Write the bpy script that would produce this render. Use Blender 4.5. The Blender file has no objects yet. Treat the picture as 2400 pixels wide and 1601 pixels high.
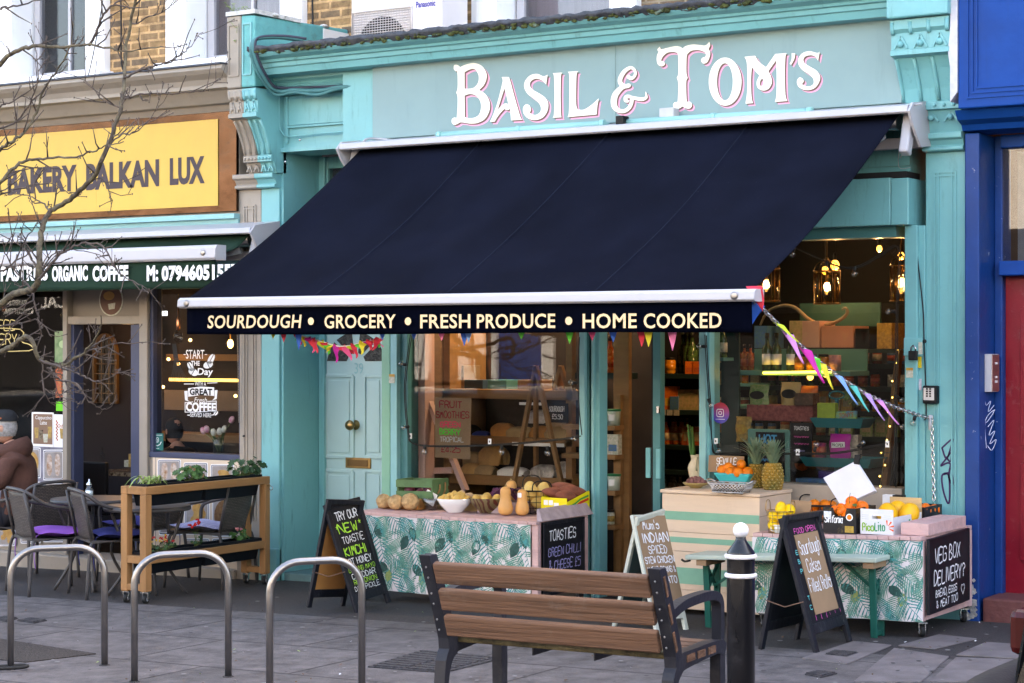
import bpy,bmesh,math,random
from math import*
from mathutils import Vector as V,Matrix,Euler
from mathutils.geometry import tessellate_polygon
rnd=random.Random(11)
sc=bpy.context.scene
COL=sc.collection
# ---------------------------------------------------------------- camera, light, exposure
F,TH=4594.0,math.atan(4594.0/7172.0)
SN,CS=sin(TH),cos(TH)
CX,CY,CH=8.470,-10.332,1.62
cd=bpy.data.cameras.new('camera');cam=bpy.data.objects.new('camera',cd);COL.objects.link(cam)
cam.location=(CX,CY,CH);cam.rotation_euler=(pi/2,0,TH)
cd.sensor_width=36;cd.lens=F/2400*36;cd.clip_start=.1;cd.clip_end=400
sc.camera=cam
SUN_EL,SUN_AZ=radians(45),radians(25)
w=bpy.data.worlds.new('World');sc.world=w;w.use_nodes=True
sky=w.node_tree.nodes.new('ShaderNodeTexSky');sky.sky_type='NISHITA';sky.sun_disc=False
sky.sun_elevation=SUN_EL;sky.sun_rotation=SUN_AZ;sky.dust_density=3.0;sky.ozone_density=.6
bg=w.node_tree.nodes['Background'];bg.inputs[1].default_value=.15
w.node_tree.links.new(sky.outputs[0],bg.inputs[0])
sd=bpy.data.lights.new('sun','SUN');sun=bpy.data.objects.new('sun',sd);COL.objects.link(sun)
sd.energy=4.5;sd.angle=radians(.5);sd.color=(1,.93,.82)
sdir=V((sin(SUN_AZ)*cos(SUN_EL),cos(SUN_AZ)*cos(SUN_EL),sin(SUN_EL)))
sun.rotation_euler=sdir.to_track_quat('Z','Y').to_euler()
vs=sc.view_settings
vs.view_transform='Standard';vs.look='None';vs.gamma=1;vs.use_curve_mapping=False
vs.exposure=3.2
vs.use_white_balance=True;vs.white_balance_temperature=7700;vs.white_balance_tint=13
sc.cycles.use_denoising=True;sc.cycles.max_bounces=8;sc.cycles.transparent_max_bounces=24
sc.cycles.caustics_reflective=False;sc.cycles.caustics_refractive=False
sc.cycles.sample_clamp_indirect=6
# ---------------------------------------------------------------- where a ray of the photograph meets a plane of the place
def ray(px,py):
 a=(px-1200)/F;b=-(py-800.5)/F
 return V((-SN+a*CS,CS+a*SN,b))
def Q(px,py,y=0.0):
 r=ray(px,py);t=(y-CY)/r.y
 return V((CX+r.x*t,y,CH+r.z*t))
def QX(px,py,x):
 r=ray(px,py);t=(x-CX)/r.x
 return V((x,CY+r.y*t,CH+r.z*t))
def gz(x):return.022*x
def G(px,py):
 r=ray(px,py);t=(.022*CX-CH)/(r.z-.022*r.x)
 return V((CX+r.x*t,CY+r.y*t,CH+r.z*t))
 # ---------------------------------------------------------------- mesh builder
def frame(d):
 d=d.normalized();u=V((0,0,1))if abs(d.z)<.95 else V((1,0,0))
 a=d.cross(u).normalized();return a,d.cross(a).normalized()
_gl={}
def glyph(s,bold,space):
 k=(s,bold,space)
 if k not in _gl:
  c=bpy.data.curves.new('t','FONT');c.body=s;c.offset=bold;c.space_character=space;c.resolution_u=3
  o=bpy.data.objects.new('t',c);COL.objects.link(o)
  me=o.to_mesh();vv=[tuple(v.co[:2])for v in me.vertices];ff=[tuple(p.vertices)for p in me.polygons]
  o.to_mesh_clear();bpy.data.objects.remove(o);bpy.data.curves.remove(c)
  x0=min(v[0]for v in vv);x1=max(v[0]for v in vv);y0=min(v[1]for v in vv);y1=max(v[1]for v in vv)
  _gl[k]=([((v[0]-x0)/(x1-x0),(v[1]-y0)/(y1-y0))for v in vv],ff)
 return _gl[k]
def smooth(pts,n=5,closed=True):
 out=[];N=len(pts)
 for i in range(N if closed else N-1):
  p1,p2=pts[i],pts[(i+1)%N]
  p0=pts[i-1]if(closed or i>0)and len(p1)<3 else p1
  p3=pts[(i+2)%N]if(closed or i+2<N)and len(p2)<3 else p2
  straight=len(p1)>2 and len(p2)>2
  for k in range(1 if straight else n):
   t=k/n
   out.append(tuple(.5*(2*p1[j]+(p2[j]-p0[j])*t+(2*p0[j]-5*p1[j]+4*p2[j]-p3[j])*t*t+(3*p1[j]-p0[j]-3*p2[j]+p3[j])*t**3)for j in(0,1)))
 if not closed:out.append(tuple(pts[-1][:2]))
 return out
def path3(pts,n=6):
 P=[V(p)for p in pts];out=[]
 for i in range(len(P)-1):
  a,b=P[i],P[i+1];p0=P[max(i-1,0)];p3=P[min(i+2,len(P)-1)]
  for k in range(n):
   t=k/n
   out.append(.5*(2*a+(b-p0)*t+(2*p0-5*a+4*b-p3)*t*t+(3*a-p0-3*b+p3)*t**3))
 out.append(P[-1]);return out
class M:
 def __init__(s):s.v=[];s.f=[];s.m=[];s.s=[];s.mi=0;s.T=None
 def add(s,vv,ff,sm=False):
  b=len(s.v)
  s.v+=[tuple(s.T@V(v))if s.T else tuple(v)for v in vv]
  for f in ff:s.f.append(tuple(b+i for i in f));s.m.append(s.mi);s.s.append(sm)
  return s
 def box(s,x0,x1,y0,y1,z0,z1):
  return s.add([(x,y,z)for x in(x0,x1)for y in(y0,y1)for z in(z0,z1)],[(0,1,3,2),(4,6,7,5),(0,4,5,1),(2,3,7,6),(0,2,6,4),(1,5,7,3)])
 def hexa(s,lo,hi):
  return s.add(list(lo)+list(hi),[(3,2,1,0),(4,5,6,7),(0,1,5,4),(1,2,6,5),(2,3,7,6),(3,0,4,7)])
 def obox(s,c,d,R=None):
  R=R or Matrix.Identity(3);c=V(c)
  pts=[c+R@V((d[0]*a/2,d[1]*b/2,d[2]*e/2))for a in(-1,1)for b in(-1,1)for e in(-1,1)]
  return s.add(pts,[(0,1,3,2),(4,6,7,5),(0,4,5,1),(2,3,7,6),(0,2,6,4),(1,5,7,3)])
 def bar(s,a,b,w,t,up=(0,0,1)):
  a,b,up=V(a),V(b),V(up);d=(b-a).normalized();x=d.cross(up).normalized();u=x.cross(d)
  q=lambda p:[p+x*i*w/2+u*j*t/2 for i,j in((-1,-1),(1,-1),(1,1),(-1,1))]
  return s.hexa(q(a),q(b))
 def tube(s,pts,r,n=8,closed=False,cap=True,sm=True,flat=1.0):
  P=[V(p)for p in pts];N=len(P);vv=[];ff=[];a=None
  for i,p in enumerate(P):
   if closed:d=P[(i+1)%N]-P[i-1]
   else:d=P[min(i+1,N-1)]-P[max(i-1,0)]
   if d.length<1e-9:d=V((0,0,1))
   d.normalize()
   if a is None:a=frame(d)[0]
   else:
    a=a-d*a.dot(d);a=a.normalized()if a.length>1e-6 else frame(d)[0]
   b=d.cross(a);rr=r[i]if isinstance(r,(list,tuple))else r
   for k in range(n):
    t=2*pi*k/n;vv.append(p+a*rr*cos(t)+b*rr*flat*sin(t))
  for i in range(N if closed else N-1):
   for k in range(n):
    j=(i+1)%N;ff.append((i*n+k,i*n+(k+1)%n,j*n+(k+1)%n,j*n+k))
  s.add(vv,ff,sm)
  if cap and not closed:
   b0=len(s.v)-N*n
   s.f.append(tuple(b0+k for k in reversed(range(n))));s.m.append(s.mi);s.s.append(False)
   s.f.append(tuple(b0+(N-1)*n+k for k in range(n)));s.m.append(s.mi);s.s.append(False)
  return s
 def lathe(s,prof,c=(0,0,0),n=20,R=None,wob=0,sx=1,sy=1):
  vv=[];ff=[];c=V(c)
  for r,z in prof:
   for k in range(n):
    t=2*pi*k/n;rr=r*(1+(rnd.uniform(-wob,wob)if wob else 0))
    p=V((rr*cos(t)*sx,rr*sin(t)*sy,z));vv.append(c+(R@p if R else p))
  for i in range(len(prof)-1):
   for k in range(n):ff.append((i*n+k,i*n+(k+1)%n,(i+1)*n+(k+1)%n,(i+1)*n+k))
  if prof[0][0]>1e-6:ff.append(tuple(reversed(range(n))))
  if prof[-1][0]>1e-6:ff.append(tuple((len(prof)-1)*n+k for k in range(n)))
  return s.add(vv,ff,True)
 def ball(s,c,r,n=12,sc3=(1,1,1),jit=0,R=None):
  vv=[];ff=[];m=max(4,n//2);c=V(c)
  for i in range(m+1):
   a=pi*i/m
   for k in range(n):
    t=2*pi*k/n;rr=r*(1+rnd.uniform(-jit,jit))
    p=V((sin(a)*cos(t)*sc3[0],sin(a)*sin(t)*sc3[1],-cos(a)*sc3[2]))*rr
    vv.append(c+(R@p if R else p))
  for i in range(m):
   for k in range(n):ff.append((i*n+k,i*n+(k+1)%n,(i+1)*n+(k+1)%n,(i+1)*n+k))
  return s.add(vv,ff,True)
 def poly(s,loops,fn,d0=0.0,d1=None):
  if not isinstance(loops[0][0],(tuple,list,V)):loops=[loops]
  L=[[V((p[0],p[1],0))for p in lp]for lp in loops];flatv=[p for lp in L for p in lp]
  tr=tessellate_polygon(L)
  s.add([fn(p.x,p.y,d0)for p in flatv],tr)
  if d1 is not None:
   s.add([fn(p.x,p.y,d1)for p in flatv],tr);b=0
   for lp in L:
    n=len(lp)
    s.add([fn(p.x,p.y,d0)for p in lp]+[fn(p.x,p.y,d1)for p in lp],[(i,(i+1)%n,n+(i+1)%n,n+i)for i in range(n)])
  return s
 def sweep(s,prof,x0,x1):
  n=len(prof)
  s.add([(x0,p[0],p[1])for p in prof]+[(x1,p[0],p[1])for p in prof],[(i,(i+1)%n,n+(i+1)%n,n+i)for i in range(n)])
  tr=tessellate_polygon([[V((p[0],p[1],0))for p in prof]])
  s.add([(x0,p[0],p[1])for p in prof],tr);s.add([(x1,p[0],p[1])for p in prof],tr);return s
 def grid(s,fn,nu,nv,sm=True):
  vv=[fn(i/nu,j/nv)for j in range(nv+1)for i in range(nu+1)]
  return s.add(vv,[(j*(nu+1)+i,j*(nu+1)+i+1,(j+1)*(nu+1)+i+1,(j+1)*(nu+1)+i)for j in range(nv)for i in range(nu)],sm)
 def text(s,t,O,U,W,w,h,bold=.0,shear=0.0,space=1.0,off=0.0,arc=0.0):
  vv,ff=glyph(t,bold,space);O,U,W=V(O),V(U).normalized(),V(W).normalized();N=U.cross(W)*off
  return s.add([O+N+U*(v[0]*w+shear*v[1]*h)+W*(v[1]*h+arc*(1-(2*v[0]-1)**2))for v in vv],ff)
 def rib(s,pts,fn,wd,off=0.0):
  P=[V((p[0],p[1]))for p in pts];n=len(P);vv=[]
  for i,p in enumerate(P):
   d=P[min(i+1,n-1)]-P[max(i-1,0)]
   d=d.normalized()if d.length>1e-9 else V((1,0));q=V((-d.y,d.x));ww=(wd[i]if isinstance(wd,(list,tuple))else wd)/2
   vv+=[fn(p.x+q.x*ww,p.y+q.y*ww,off),fn(p.x-q.x*ww,p.y-q.y*ww,off)]
  s.add(vv,[(2*i,2*i+1,2*i+3,2*i+2)for i in range(n-1)])
  for e in(0,n-1):
   ww=(wd[e]if isinstance(wd,(list,tuple))else wd)/2
   if ww>0:s.add([fn(P[e].x+ww*cos(k*pi/4),P[e].y+ww*sin(k*pi/4),off*1.02+1e-5)for k in range(8)],[tuple(range(8))])
  return s
 def build(s,name,mats,parent=None,bevel=0,kind=None,mod=None):
  me=bpy.data.meshes.new(name);vv=s.v;o=bpy.data.objects.new(name,me);COL.objects.link(o)
  if parent is not None:
   o.parent=parent
   if parent.get('_w')is not None or parent.name in WORLD:
    L=WORLD[parent.name];vv=[(v[0]-L[0],v[1]-L[1],v[2]-L[2])for v in vv]
   WORLD[o.name]=WORLD.get(parent.name,V((0,0,0)))
  elif vv:
   c=V(((min(v[0]for v in vv)+max(v[0]for v in vv))/2,(min(v[1]for v in vv)+max(v[1]for v in vv))/2,min(v[2]for v in vv)))
   vv=[(v[0]-c.x,v[1]-c.y,v[2]-c.z)for v in vv];o.location=c;WORLD[o.name]=c
  me.from_pydata(vv,[],s.f)
  for m in(mats if isinstance(mats,(list,tuple))else[mats]):me.materials.append(m)
  me.polygons.foreach_set('material_index',s.m);me.polygons.foreach_set('use_smooth',s.s);me.update()
  if bevel:
   b=o.modifiers.new('bevel','BEVEL');b.width=bevel;b.segments=2;b.limit_method='ANGLE';b.angle_limit=radians(40)
  if kind:o['kind']=kind
  return o
WORLD={}
def tag(o,label,cat,group=None,kind=None):
 o['label']=label;o['category']=cat
 if group:o['group']=group
 if kind:o['kind']=kind
 return o
def thing(name,label,cat,loc,rz=0.0,group=None,world=True):
 o=bpy.data.objects.new(name,None);COL.objects.link(o);o.location=loc;o.rotation_euler=(0,0,rz);o.empty_display_size=.1
 if world:WORLD[o.name]=V(loc)
 return tag(o,label,cat,group)
def dup(root,loc,rz,label,group=None):
 r=root.copy();COL.objects.link(r);r.location=loc;r.rotation_euler=(0,0,rz);r['label']=label
 if group:r['group']=group
 for ch in list(root.children):
  c=ch.copy();COL.objects.link(c);c.parent=r
  for g in list(ch.children):
   d=g.copy();COL.objects.link(d);d.parent=c
 return r
 # ---------------------------------------------------------------- materials
def nodes(name):
 m=bpy.data.materials.new(name);m.use_nodes=True;nt=m.node_tree
 return m,nt,nt.nodes['Principled BSDF'],nt.links.new
def mt(name,col,r=.5,metal=0,var=.12,vs=5,bump=.0,bs=60,stretch=None,col2=None,coat=0,spec=.3,det=4,dirt=0,dcol=(.03,.03,.025),dsc=2.5,dlo=.56,dstr=None,sss=0,trans=0):
 m,nt,b,L=nodes(name);N=nt.nodes.new
 tc=N('ShaderNodeTexCoord');vec=tc.outputs['Object']
 if stretch:
  mp=N('ShaderNodeMapping');mp.inputs['Scale'].default_value=stretch;L(vec,mp.inputs[0]);vec=mp.outputs[0]
 n1=N('ShaderNodeTexNoise');n1.inputs['Scale'].default_value=vs;n1.inputs['Detail'].default_value=det;n1.inputs['Roughness'].default_value=.6;L(vec,n1.inputs['Vector'])
 rp=N('ShaderNodeMapRange');rp.inputs[1].default_value=.3;rp.inputs[2].default_value=.7;L(n1.outputs['Fac'],rp.inputs[0])
 mx=N('ShaderNodeMix');mx.data_type='RGBA';L(rp.outputs[0],mx.inputs[0])
 c2=col2 or tuple(min(1,c*(1+var))for c in col);c1=col if col2 else tuple(c*(1-var)for c in col)
 mx.inputs[6].default_value=(*c1,1);mx.inputs[7].default_value=(*c2,1);out=mx.outputs[2]
 if dirt:
  n3=N('ShaderNodeTexNoise');n3.inputs['Scale'].default_value=dsc;n3.inputs['Detail'].default_value=8;n3.inputs['Roughness'].default_value=.7;dv=tc.outputs['Object']
  if dstr:m4=N('ShaderNodeMapping');m4.inputs['Scale'].default_value=dstr;L(dv,m4.inputs[0]);dv=m4.outputs[0]
  L(dv,n3.inputs['Vector'])
  r3=N('ShaderNodeMapRange');r3.inputs[1].default_value=dlo;r3.inputs[2].default_value=dlo+.18 if dlo<.6 else dlo+.05;r3.inputs[4].default_value=dirt;L(n3.outputs['Fac'],r3.inputs[0])
  m3=N('ShaderNodeMix');m3.data_type='RGBA';L(r3.outputs[0],m3.inputs[0]);L(out,m3.inputs[6]);m3.inputs[7].default_value=(*dcol,1);out=m3.outputs[2]
 L(out,b.inputs['Base Color'])
 rr=N('ShaderNodeMapRange');rr.inputs[3].default_value=max(0,r-.1);rr.inputs[4].default_value=min(1,r+.1);L(n1.outputs['Fac'],rr.inputs[0]);L(rr.outputs[0],b.inputs['Roughness'])
 b.inputs['Metallic'].default_value=metal;b.inputs['Coat Weight'].default_value=coat;b.inputs['Specular IOR Level'].default_value=spec
 if trans:b.inputs['Transmission Weight'].default_value=trans
 if sss:b.inputs['Subsurface Weight'].default_value=sss;b.inputs['Subsurface Radius'].default_value=(.01,.006,.004)
 if bump:
  n2=N('ShaderNodeTexNoise');n2.inputs['Scale'].default_value=bs;n2.inputs['Detail'].default_value=3;L(vec,n2.inputs['Vector'])
  bp=N('ShaderNodeBump');bp.inputs['Strength'].default_value=bump;bp.inputs['Distance'].default_value=.02;L(n2.outputs['Fac'],bp.inputs['Height']);L(bp.outputs[0],b.inputs['Normal'])
 return m
def emat(name,col,e):
 m,nt,b,L=nodes(name);b.inputs['Base Color'].default_value=(*col,1);b.inputs['Emission Color'].default_value=(*col,1);b.inputs['Emission Strength'].default_value=e;return m
def glassmat(name,tint=(.93,.95,.95),f0=.020,rough=0.0):
 m=bpy.data.materials.new(name);m.use_nodes=True;nt=m.node_tree;nt.nodes.clear();N=nt.nodes.new;L=nt.links.new
 g=N('ShaderNodeNewGeometry');d=N('ShaderNodeVectorMath');d.operation='DOT_PRODUCT';L(g.outputs['Normal'],d.inputs[0]);L(g.outputs['Incoming'],d.inputs[1])
 a=N('ShaderNodeMath');a.operation='ABSOLUTE';L(d.outputs['Value'],a.inputs[0])
 o=N('ShaderNodeMath');o.operation='SUBTRACT';o.inputs[0].default_value=1;L(a.outputs[0],o.inputs[1])
 p=N('ShaderNodeMath');p.operation='POWER';p.inputs[1].default_value=5;L(o.outputs[0],p.inputs[0])
 q=N('ShaderNodeMath');q.operation='MULTIPLY_ADD';q.inputs[1].default_value=1-f0;q.inputs[2].default_value=f0;L(p.outputs[0],q.inputs[0])
 t=N('ShaderNodeBsdfTransparent');t.inputs[0].default_value=(*tint,1);gl=N('ShaderNodeBsdfGlossy');gl.inputs['Roughness'].default_value=rough
 mx=N('ShaderNodeMixShader');L(q.outputs[0],mx.inputs[0]);L(t.outputs[0],mx.inputs[1]);L(gl.outputs[0],mx.inputs[2])
 ou=N('ShaderNodeOutputMaterial');L(mx.outputs[0],ou.inputs[0]);return m
def brickmat(name,c1,c2,mortar,xz=True,bw=.19,bh=.0625,ms=.006,off=.5,bump=.4,r=.85,var=.35,vs=4):
 m,nt,b,L=nodes(name);N=nt.nodes.new
 tc=N('ShaderNodeTexCoord');sp=N('ShaderNodeSeparateXYZ');L(tc.outputs['Object'],sp.inputs[0]);cb=N('ShaderNodeCombineXYZ')
 if xz:L(sp.outputs[0],cb.inputs[0]);L(sp.outputs[2],cb.inputs[1])
 else:L(sp.outputs[0],cb.inputs[0]);L(sp.outputs[1],cb.inputs[1])
 t=N('ShaderNodeTexBrick');L(cb.outputs[0],t.inputs['Vector']);t.inputs['Scale'].default_value=1;t.inputs['Brick Width'].default_value=bw;t.inputs['Row Height'].default_value=bh
 t.inputs['Mortar Size'].default_value=ms;t.inputs['Mortar Smooth'].default_value=.2;t.offset=off;t.inputs['Bias'].default_value=0
 t.inputs['Color1'].default_value=(*c1,1);t.inputs['Color2'].default_value=(*c2,1);t.inputs['Mortar'].default_value=(*mortar,1)
 n=N('ShaderNodeTexNoise');n.inputs['Scale'].default_value=vs;n.inputs['Detail'].default_value=8;n.inputs['Roughness'].default_value=.7;L(tc.outputs['Object'],n.inputs['Vector'])
 rp=N('ShaderNodeMapRange');rp.inputs[1].default_value=.3;rp.inputs[2].default_value=.7;rp.inputs[3].default_value=1-var;rp.inputs[4].default_value=1+var;L(n.outputs['Fac'],rp.inputs[0])
 mx=N('ShaderNodeMix');mx.data_type='RGBA';mx.blend_type='MULTIPLY';mx.inputs[0].default_value=1;L(t.outputs['Color'],mx.inputs[6]);L(rp.outputs[0],mx.inputs[7]);L(mx.outputs[2],b.inputs['Base Color'])
 b.inputs['Roughness'].default_value=r
 n2=N('ShaderNodeTexNoise');n2.inputs['Scale'].default_value=90;n2.inputs['Detail'].default_value=4;L(tc.outputs['Object'],n2.inputs['Vector'])
 ad=N('ShaderNodeMath');ad.operation='MULTIPLY_ADD';ad.inputs[1].default_value=-1.5;L(t.outputs['Fac'],ad.inputs[0]);L(n2.outputs['Fac'],ad.inputs[2])
 bp=N('ShaderNodeBump');bp.inputs['Strength'].default_value=bump;bp.inputs['Distance'].default_value=.01;L(ad.outputs[0],bp.inputs['Height']);L(bp.outputs[0],b.inputs['Normal'])
 return m
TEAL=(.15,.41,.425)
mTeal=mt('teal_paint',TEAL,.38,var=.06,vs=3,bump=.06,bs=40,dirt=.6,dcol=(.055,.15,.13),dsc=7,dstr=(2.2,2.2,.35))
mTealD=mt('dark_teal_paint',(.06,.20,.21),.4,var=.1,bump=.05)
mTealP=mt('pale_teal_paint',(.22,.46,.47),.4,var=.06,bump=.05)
mSign=mt('pale_blue_green_board',(.20,.315,.32),.5,var=.07,vs=1.5,dirt=.3,dcol=(.12,.21,.20),dsc=5,dstr=(2,2,.3))
mGreenP=mt('sage_green_paint',(.20,.42,.30),.45,var=.08,bump=.05)
mWhite=mt('white_paint',(.84,.84,.84),.45,var=.03,vs=2,dirt=.12,dcol=(.3,.3,.3),dsc=5)
mWhiteM=mt('white_powder_coated_metal',(.44,.43,.45),.35,var=.03)
mCream=mt('cream_sign_paint',(.86,.82,.72),.5,var=.02)
mBrownP=mt('brown_sign_paint',(.16,.085,.065),.5,var=.05)
mPinkP=mt('pink_sign_paint',(.80,.36,.52),.5,var=.04)
mLead=mt('weathered_lead',(.045,.05,.06),.6,var=.5,vs=14,bump=.5,bs=40,dirt=.7,dcol=(.10,.09,.03),dsc=8)
mMoss=mt('mossy_edge',(.06,.07,.02),.9,var=.6,vs=20,bump=.8,bs=50,dirt=.8,dcol=(.28,.42,.40),dsc=14)
mGrey=mt('taupe_grey_paint',(.31,.27,.225),.5,var=.08,vs=4,bump=.08,bs=40,dirt=.3,dcol=(.12,.10,.09),dsc=7)
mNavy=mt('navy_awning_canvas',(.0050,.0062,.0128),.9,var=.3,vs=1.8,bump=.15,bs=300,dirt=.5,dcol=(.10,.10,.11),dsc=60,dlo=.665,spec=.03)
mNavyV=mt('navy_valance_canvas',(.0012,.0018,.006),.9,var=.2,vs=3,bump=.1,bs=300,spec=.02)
mGold=mt('pale_gold_lettering',(.82,.58,.33),.5,var=.04)
mGreenC=mt('dark_green_canvas',(.010,.032,.019),.85,var=.2,vs=3,bump=.12,bs=250,spec=.2)
mBlue=mt('royal_blue_paint',(.0008,.05,.25),.45,var=.15,vs=3,bump=.08,bs=30,spec=.12,dirt=.35,dcol=(.01,.03,.10),dsc=6,dstr=(2,2,.3))
mBlueD=mt('chipped_blue_paint',(.0008,.04,.19),.45,var=.15,vs=4,bump=.08,bs=30,dirt=.9,dcol=(.45,.46,.48),dsc=16,dlo=.66,spec=.3)
mRed=mt('crimson_door_paint',(.21,.003,.014),.4,var=.12,vs=4,bump=.05,dirt=.25,dcol=(.4,.25,.25),dsc=9)
mGlass=glassmat('window_glass',(.82,.83,.83))
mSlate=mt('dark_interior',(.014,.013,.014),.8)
mBrass=mt('brass',(.35,.22,.09),.35,metal=1)
mBlackM=mt('black_metal',(.008,.008,.009),.5,var=.2,spec=.2)
mSteel=mt('brushed_steel',(.29,.275,.265),.34,metal=1,var=.08,vs=12,bump=.05,bs=120)
mChrome=mt('zinc_plated_steel',(.6,.6,.6),.25,metal=1)
mBlack=mt('black_rubber',(.015,.015,.015),.7)
UX,UZ,NY=V((1,0,0)),V((0,0,1)),V((0,-1,0))
def FN(y):
 return lambda px,py,d:Q(px,py,y)-V((0,d,0))
def XZ(y):return lambda u,v,d:V((u,y-d,v))
def panel(O,U,W):
 O,U,W=V(O),V(U).normalized(),V(W).normalized();N=U.cross(W)
 return lambda u,v,d:O+U*u+W*v+N*d
def circ(cx,cy,rx,ry=None,n=24,a0=0,a1=2*pi):return[(cx+rx*cos(a0+(a1-a0)*k/n),cy+(ry or rx)*sin(a0+(a1-a0)*k/n))for k in range(n)]
# ================================================================ ground
def ground(name,x0,x1,y0,y1,m,dz=0,thick=.3):
 b=M();b.hexa([(x,y,gz(x)-thick+dz)for x,y in((x0,y0),(x1,y0),(x1,y1),(x0,y1))],[(x,y,gz(x)+dz)for x,y in((x0,y0),(x1,y0),(x1,y1),(x0,y1))])
 o=b.build(name,m);o['kind']='structure';return o
mAsph=mt('worn_asphalt',(.050,.044,.043),.8,var=.35,vs=60,bump=.5,bs=220,dirt=.6,dcol=(.035,.034,.036),dsc=1.3)
mRoad=mt('road_asphalt',(.05,.05,.052),.85,var=.4,vs=70,bump=.5,bs=200,dirt=.4,dcol=(.03,.03,.03),dsc=.8)
mSlab=brickmat('concrete_paving',(.098,.086,.085),(.076,.067,.066),(.026,.022,.022),xz=False,bw=1.05,bh=.75,ms=.009,off=.5,bump=.7,r=.78,var=.55,vs=7.0)
mSlab2=mt('large_paving_slab',(.15,.13,.128),.75,var=.3,vs=5,bump=.3,bs=160,dirt=.45,dcol=(.10,.09,.09),dsc=3)
mKerb=mt('granite_kerb',(.22,.21,.21),.7,var=.25,vs=60,bump=.2)
ground('pavement_asphalt',-40,40,-1.41,1.2,mAsph,thick=1)
ground('pavement_slabs',-40,40,-4.9,-1.414,mSlab,dz=.003)
ground('kerb',-40,40,-5.08,-4.904,mKerb,dz=.004)
ground('road',-40,40,-14.9,-5.084,mRoad,dz=-.11)
ground('far_pavement',-40,40,-20,-14.904,mRoad,dz=.0)
b=M()
b.hexa([(x,y,-2.2)for x,y in((-150,-150),(150,-150),(150,150),(-150,150))],[(x,y,-1.4)for x,y in((-150,-150),(150,-150),(150,150),(-150,150))])
b.build('ground',mRoad,kind='structure')
for pts in([(2000,1601),(2160,1601),(2225,1542),(2095,1522)],[(2178,1601),(2330,1601),(2400,1550),(2240,1544)],[(1880,1545),(1985,1560),(2090,1515),(2000,1506)],[(2105,1516),(2190,1524),(2290,1500),(2200,1490)],[(2240,1538),(2420,1548),(2480,1520),(2310,1508)]):
 gp=[G(*p)for p in pts];b=M();b.hexa([p+V((0,0,.0))for p in gp],[p+V((0,0,.009))for p in gp]);b.build('paving_slab',mSlab2,bevel=.004,kind='structure')
mIron=mt('cast_iron_cover',(.075,.07,.075),.6,metal=.3,var=.4,vs=40,bump=1.0,bs=130)
def cover(pts,label,nbar):
 gp=[G(*p)for p in pts];b=M();up=V((0,0,1));b.hexa([p+up*.004 for p in gp],[p+up*.010 for p in gp])
 for k in range(nbar):
  t0,t1=(k+.2)/nbar,(k+.75)/nbar
  q=lambda s,t:gp[0].lerp(gp[1],s).lerp(gp[3].lerp(gp[2],s),t)
  for s0,s1 in((.05,.48),(.52,.95)):b.hexa([q(s0,t0)+up*.0105,q(s1,t0)+up*.0105,q(s1,t1)+up*.0105,q(s0,t1)+up*.0105],[q(s0,t0)+up*.016,q(s1,t0)+up*.016,q(s1,t1)+up*.016,q(s0,t1)+up*.016])
 tag(b.build('manhole_cover',mIron),label,'manhole cover')
cover([(862,1566),(1040,1580),(1180,1546),(985,1528)],'large rectangular iron cover in the paving behind the wooden bench',9)
cover([(1932,1538),(1985,1544),(2012,1534),(1955,1529)],'small iron cover in the asphalt beside the sourdough board',5)
cover([(1886,1584),(1925,1591),(1962,1582),(1915,1577)],'small dark metal plate in the paving right of the bollard',4)
cover([(40,1458),(80,1463),(110,1457),(70,1452)],'small ribbed cover in the slabs between the first hoop legs',6)
cover([(-14,1455),(14,1460),(42,1452),(10,1448)],'small ribbed cover cut by the left edge of the photo',6)
# ================================================================ buildings
mBrickY=brickmat('london_stock_brick',(.30,.175,.07),(.12,.085,.055),(.46,.28,.13),ms=.010,var=.55,vs=11)
mBrickD=brickmat('sooty_stock_brick',(.19,.12,.06),(.075,.055,.04),(.24,.19,.13),ms=.008,var=.5,vs=9)
mBrickR=brickmat('orange_brick',(.20,.065,.026),(.15,.05,.022),(.18,.14,.11),var=.2)
mCurt=mt('pale_pink_curtain',(.62,.50,.52),.8,var=.1,vs=9,stretch=(6,1,.3))
mDarkGl=glassmat('upper_window_glass',(.75,.76,.78),.05)
YB=.75
def xq(px,y=YB):return Q(px,100,y).x
def upwin(root,x0,x1,zb,zt,curtain=None,brown=False):
 j=.20
 b=M();b.box(x0,x0+j,YB-.07,YB+.3,zb,zt);b.box(x1-j,x1,YB-.07,YB+.3,zb,zt);b.box(x0+j,x1-j,YB-.03,YB+.3,zt-.25,zt-.002)
 b.box(x0+.05,x0+.12,YB-.09,YB-.068,zb,zt);b.box(x1-.12,x1-.05,YB-.09,YB-.068,zb,zt)
 wd=b.build('window',mWhite,root,bevel=.008)
 b=M();b.box(x0-.04,x1+.04,YB-.16,YB+.3,zb-.13,zb-.003);b.build('sill',mWhite,wd,bevel=.01)
 fx0,fx1=x0+j+.02,x1-j-.02;b=M();yf=YB+.16
 for a in(fx0,fx1-.06):b.box(a,a+.06,yf,yf+.06,zb,zt-.26)
 b.box(fx0+.06,fx1-.06,yf,yf+.06,zb,zb+.07);b.box(fx0+.06,fx1-.06,yf,yf+.06,(zb+zt)/2,(zb+zt)/2+.05)
 if not brown:xm=(fx0+fx1)/2;b.box(xm-.014,xm+.014,yf+.005,yf+.05,zb+.07,(zb+zt)/2)
 b.build('sash',mWhiteM,wd,bevel=.004)
 b=M();b.box(fx0+.05,fx1-.05,yf+.025,yf+.032,zb+.05,zt-.3);b.build('pane',mDarkGl,wd)
 b=M();b.box(x0,x1,YB+.42,YB+.46,zb-.1,zt);b.build('blind',curtain or mSlate,wd)
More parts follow.
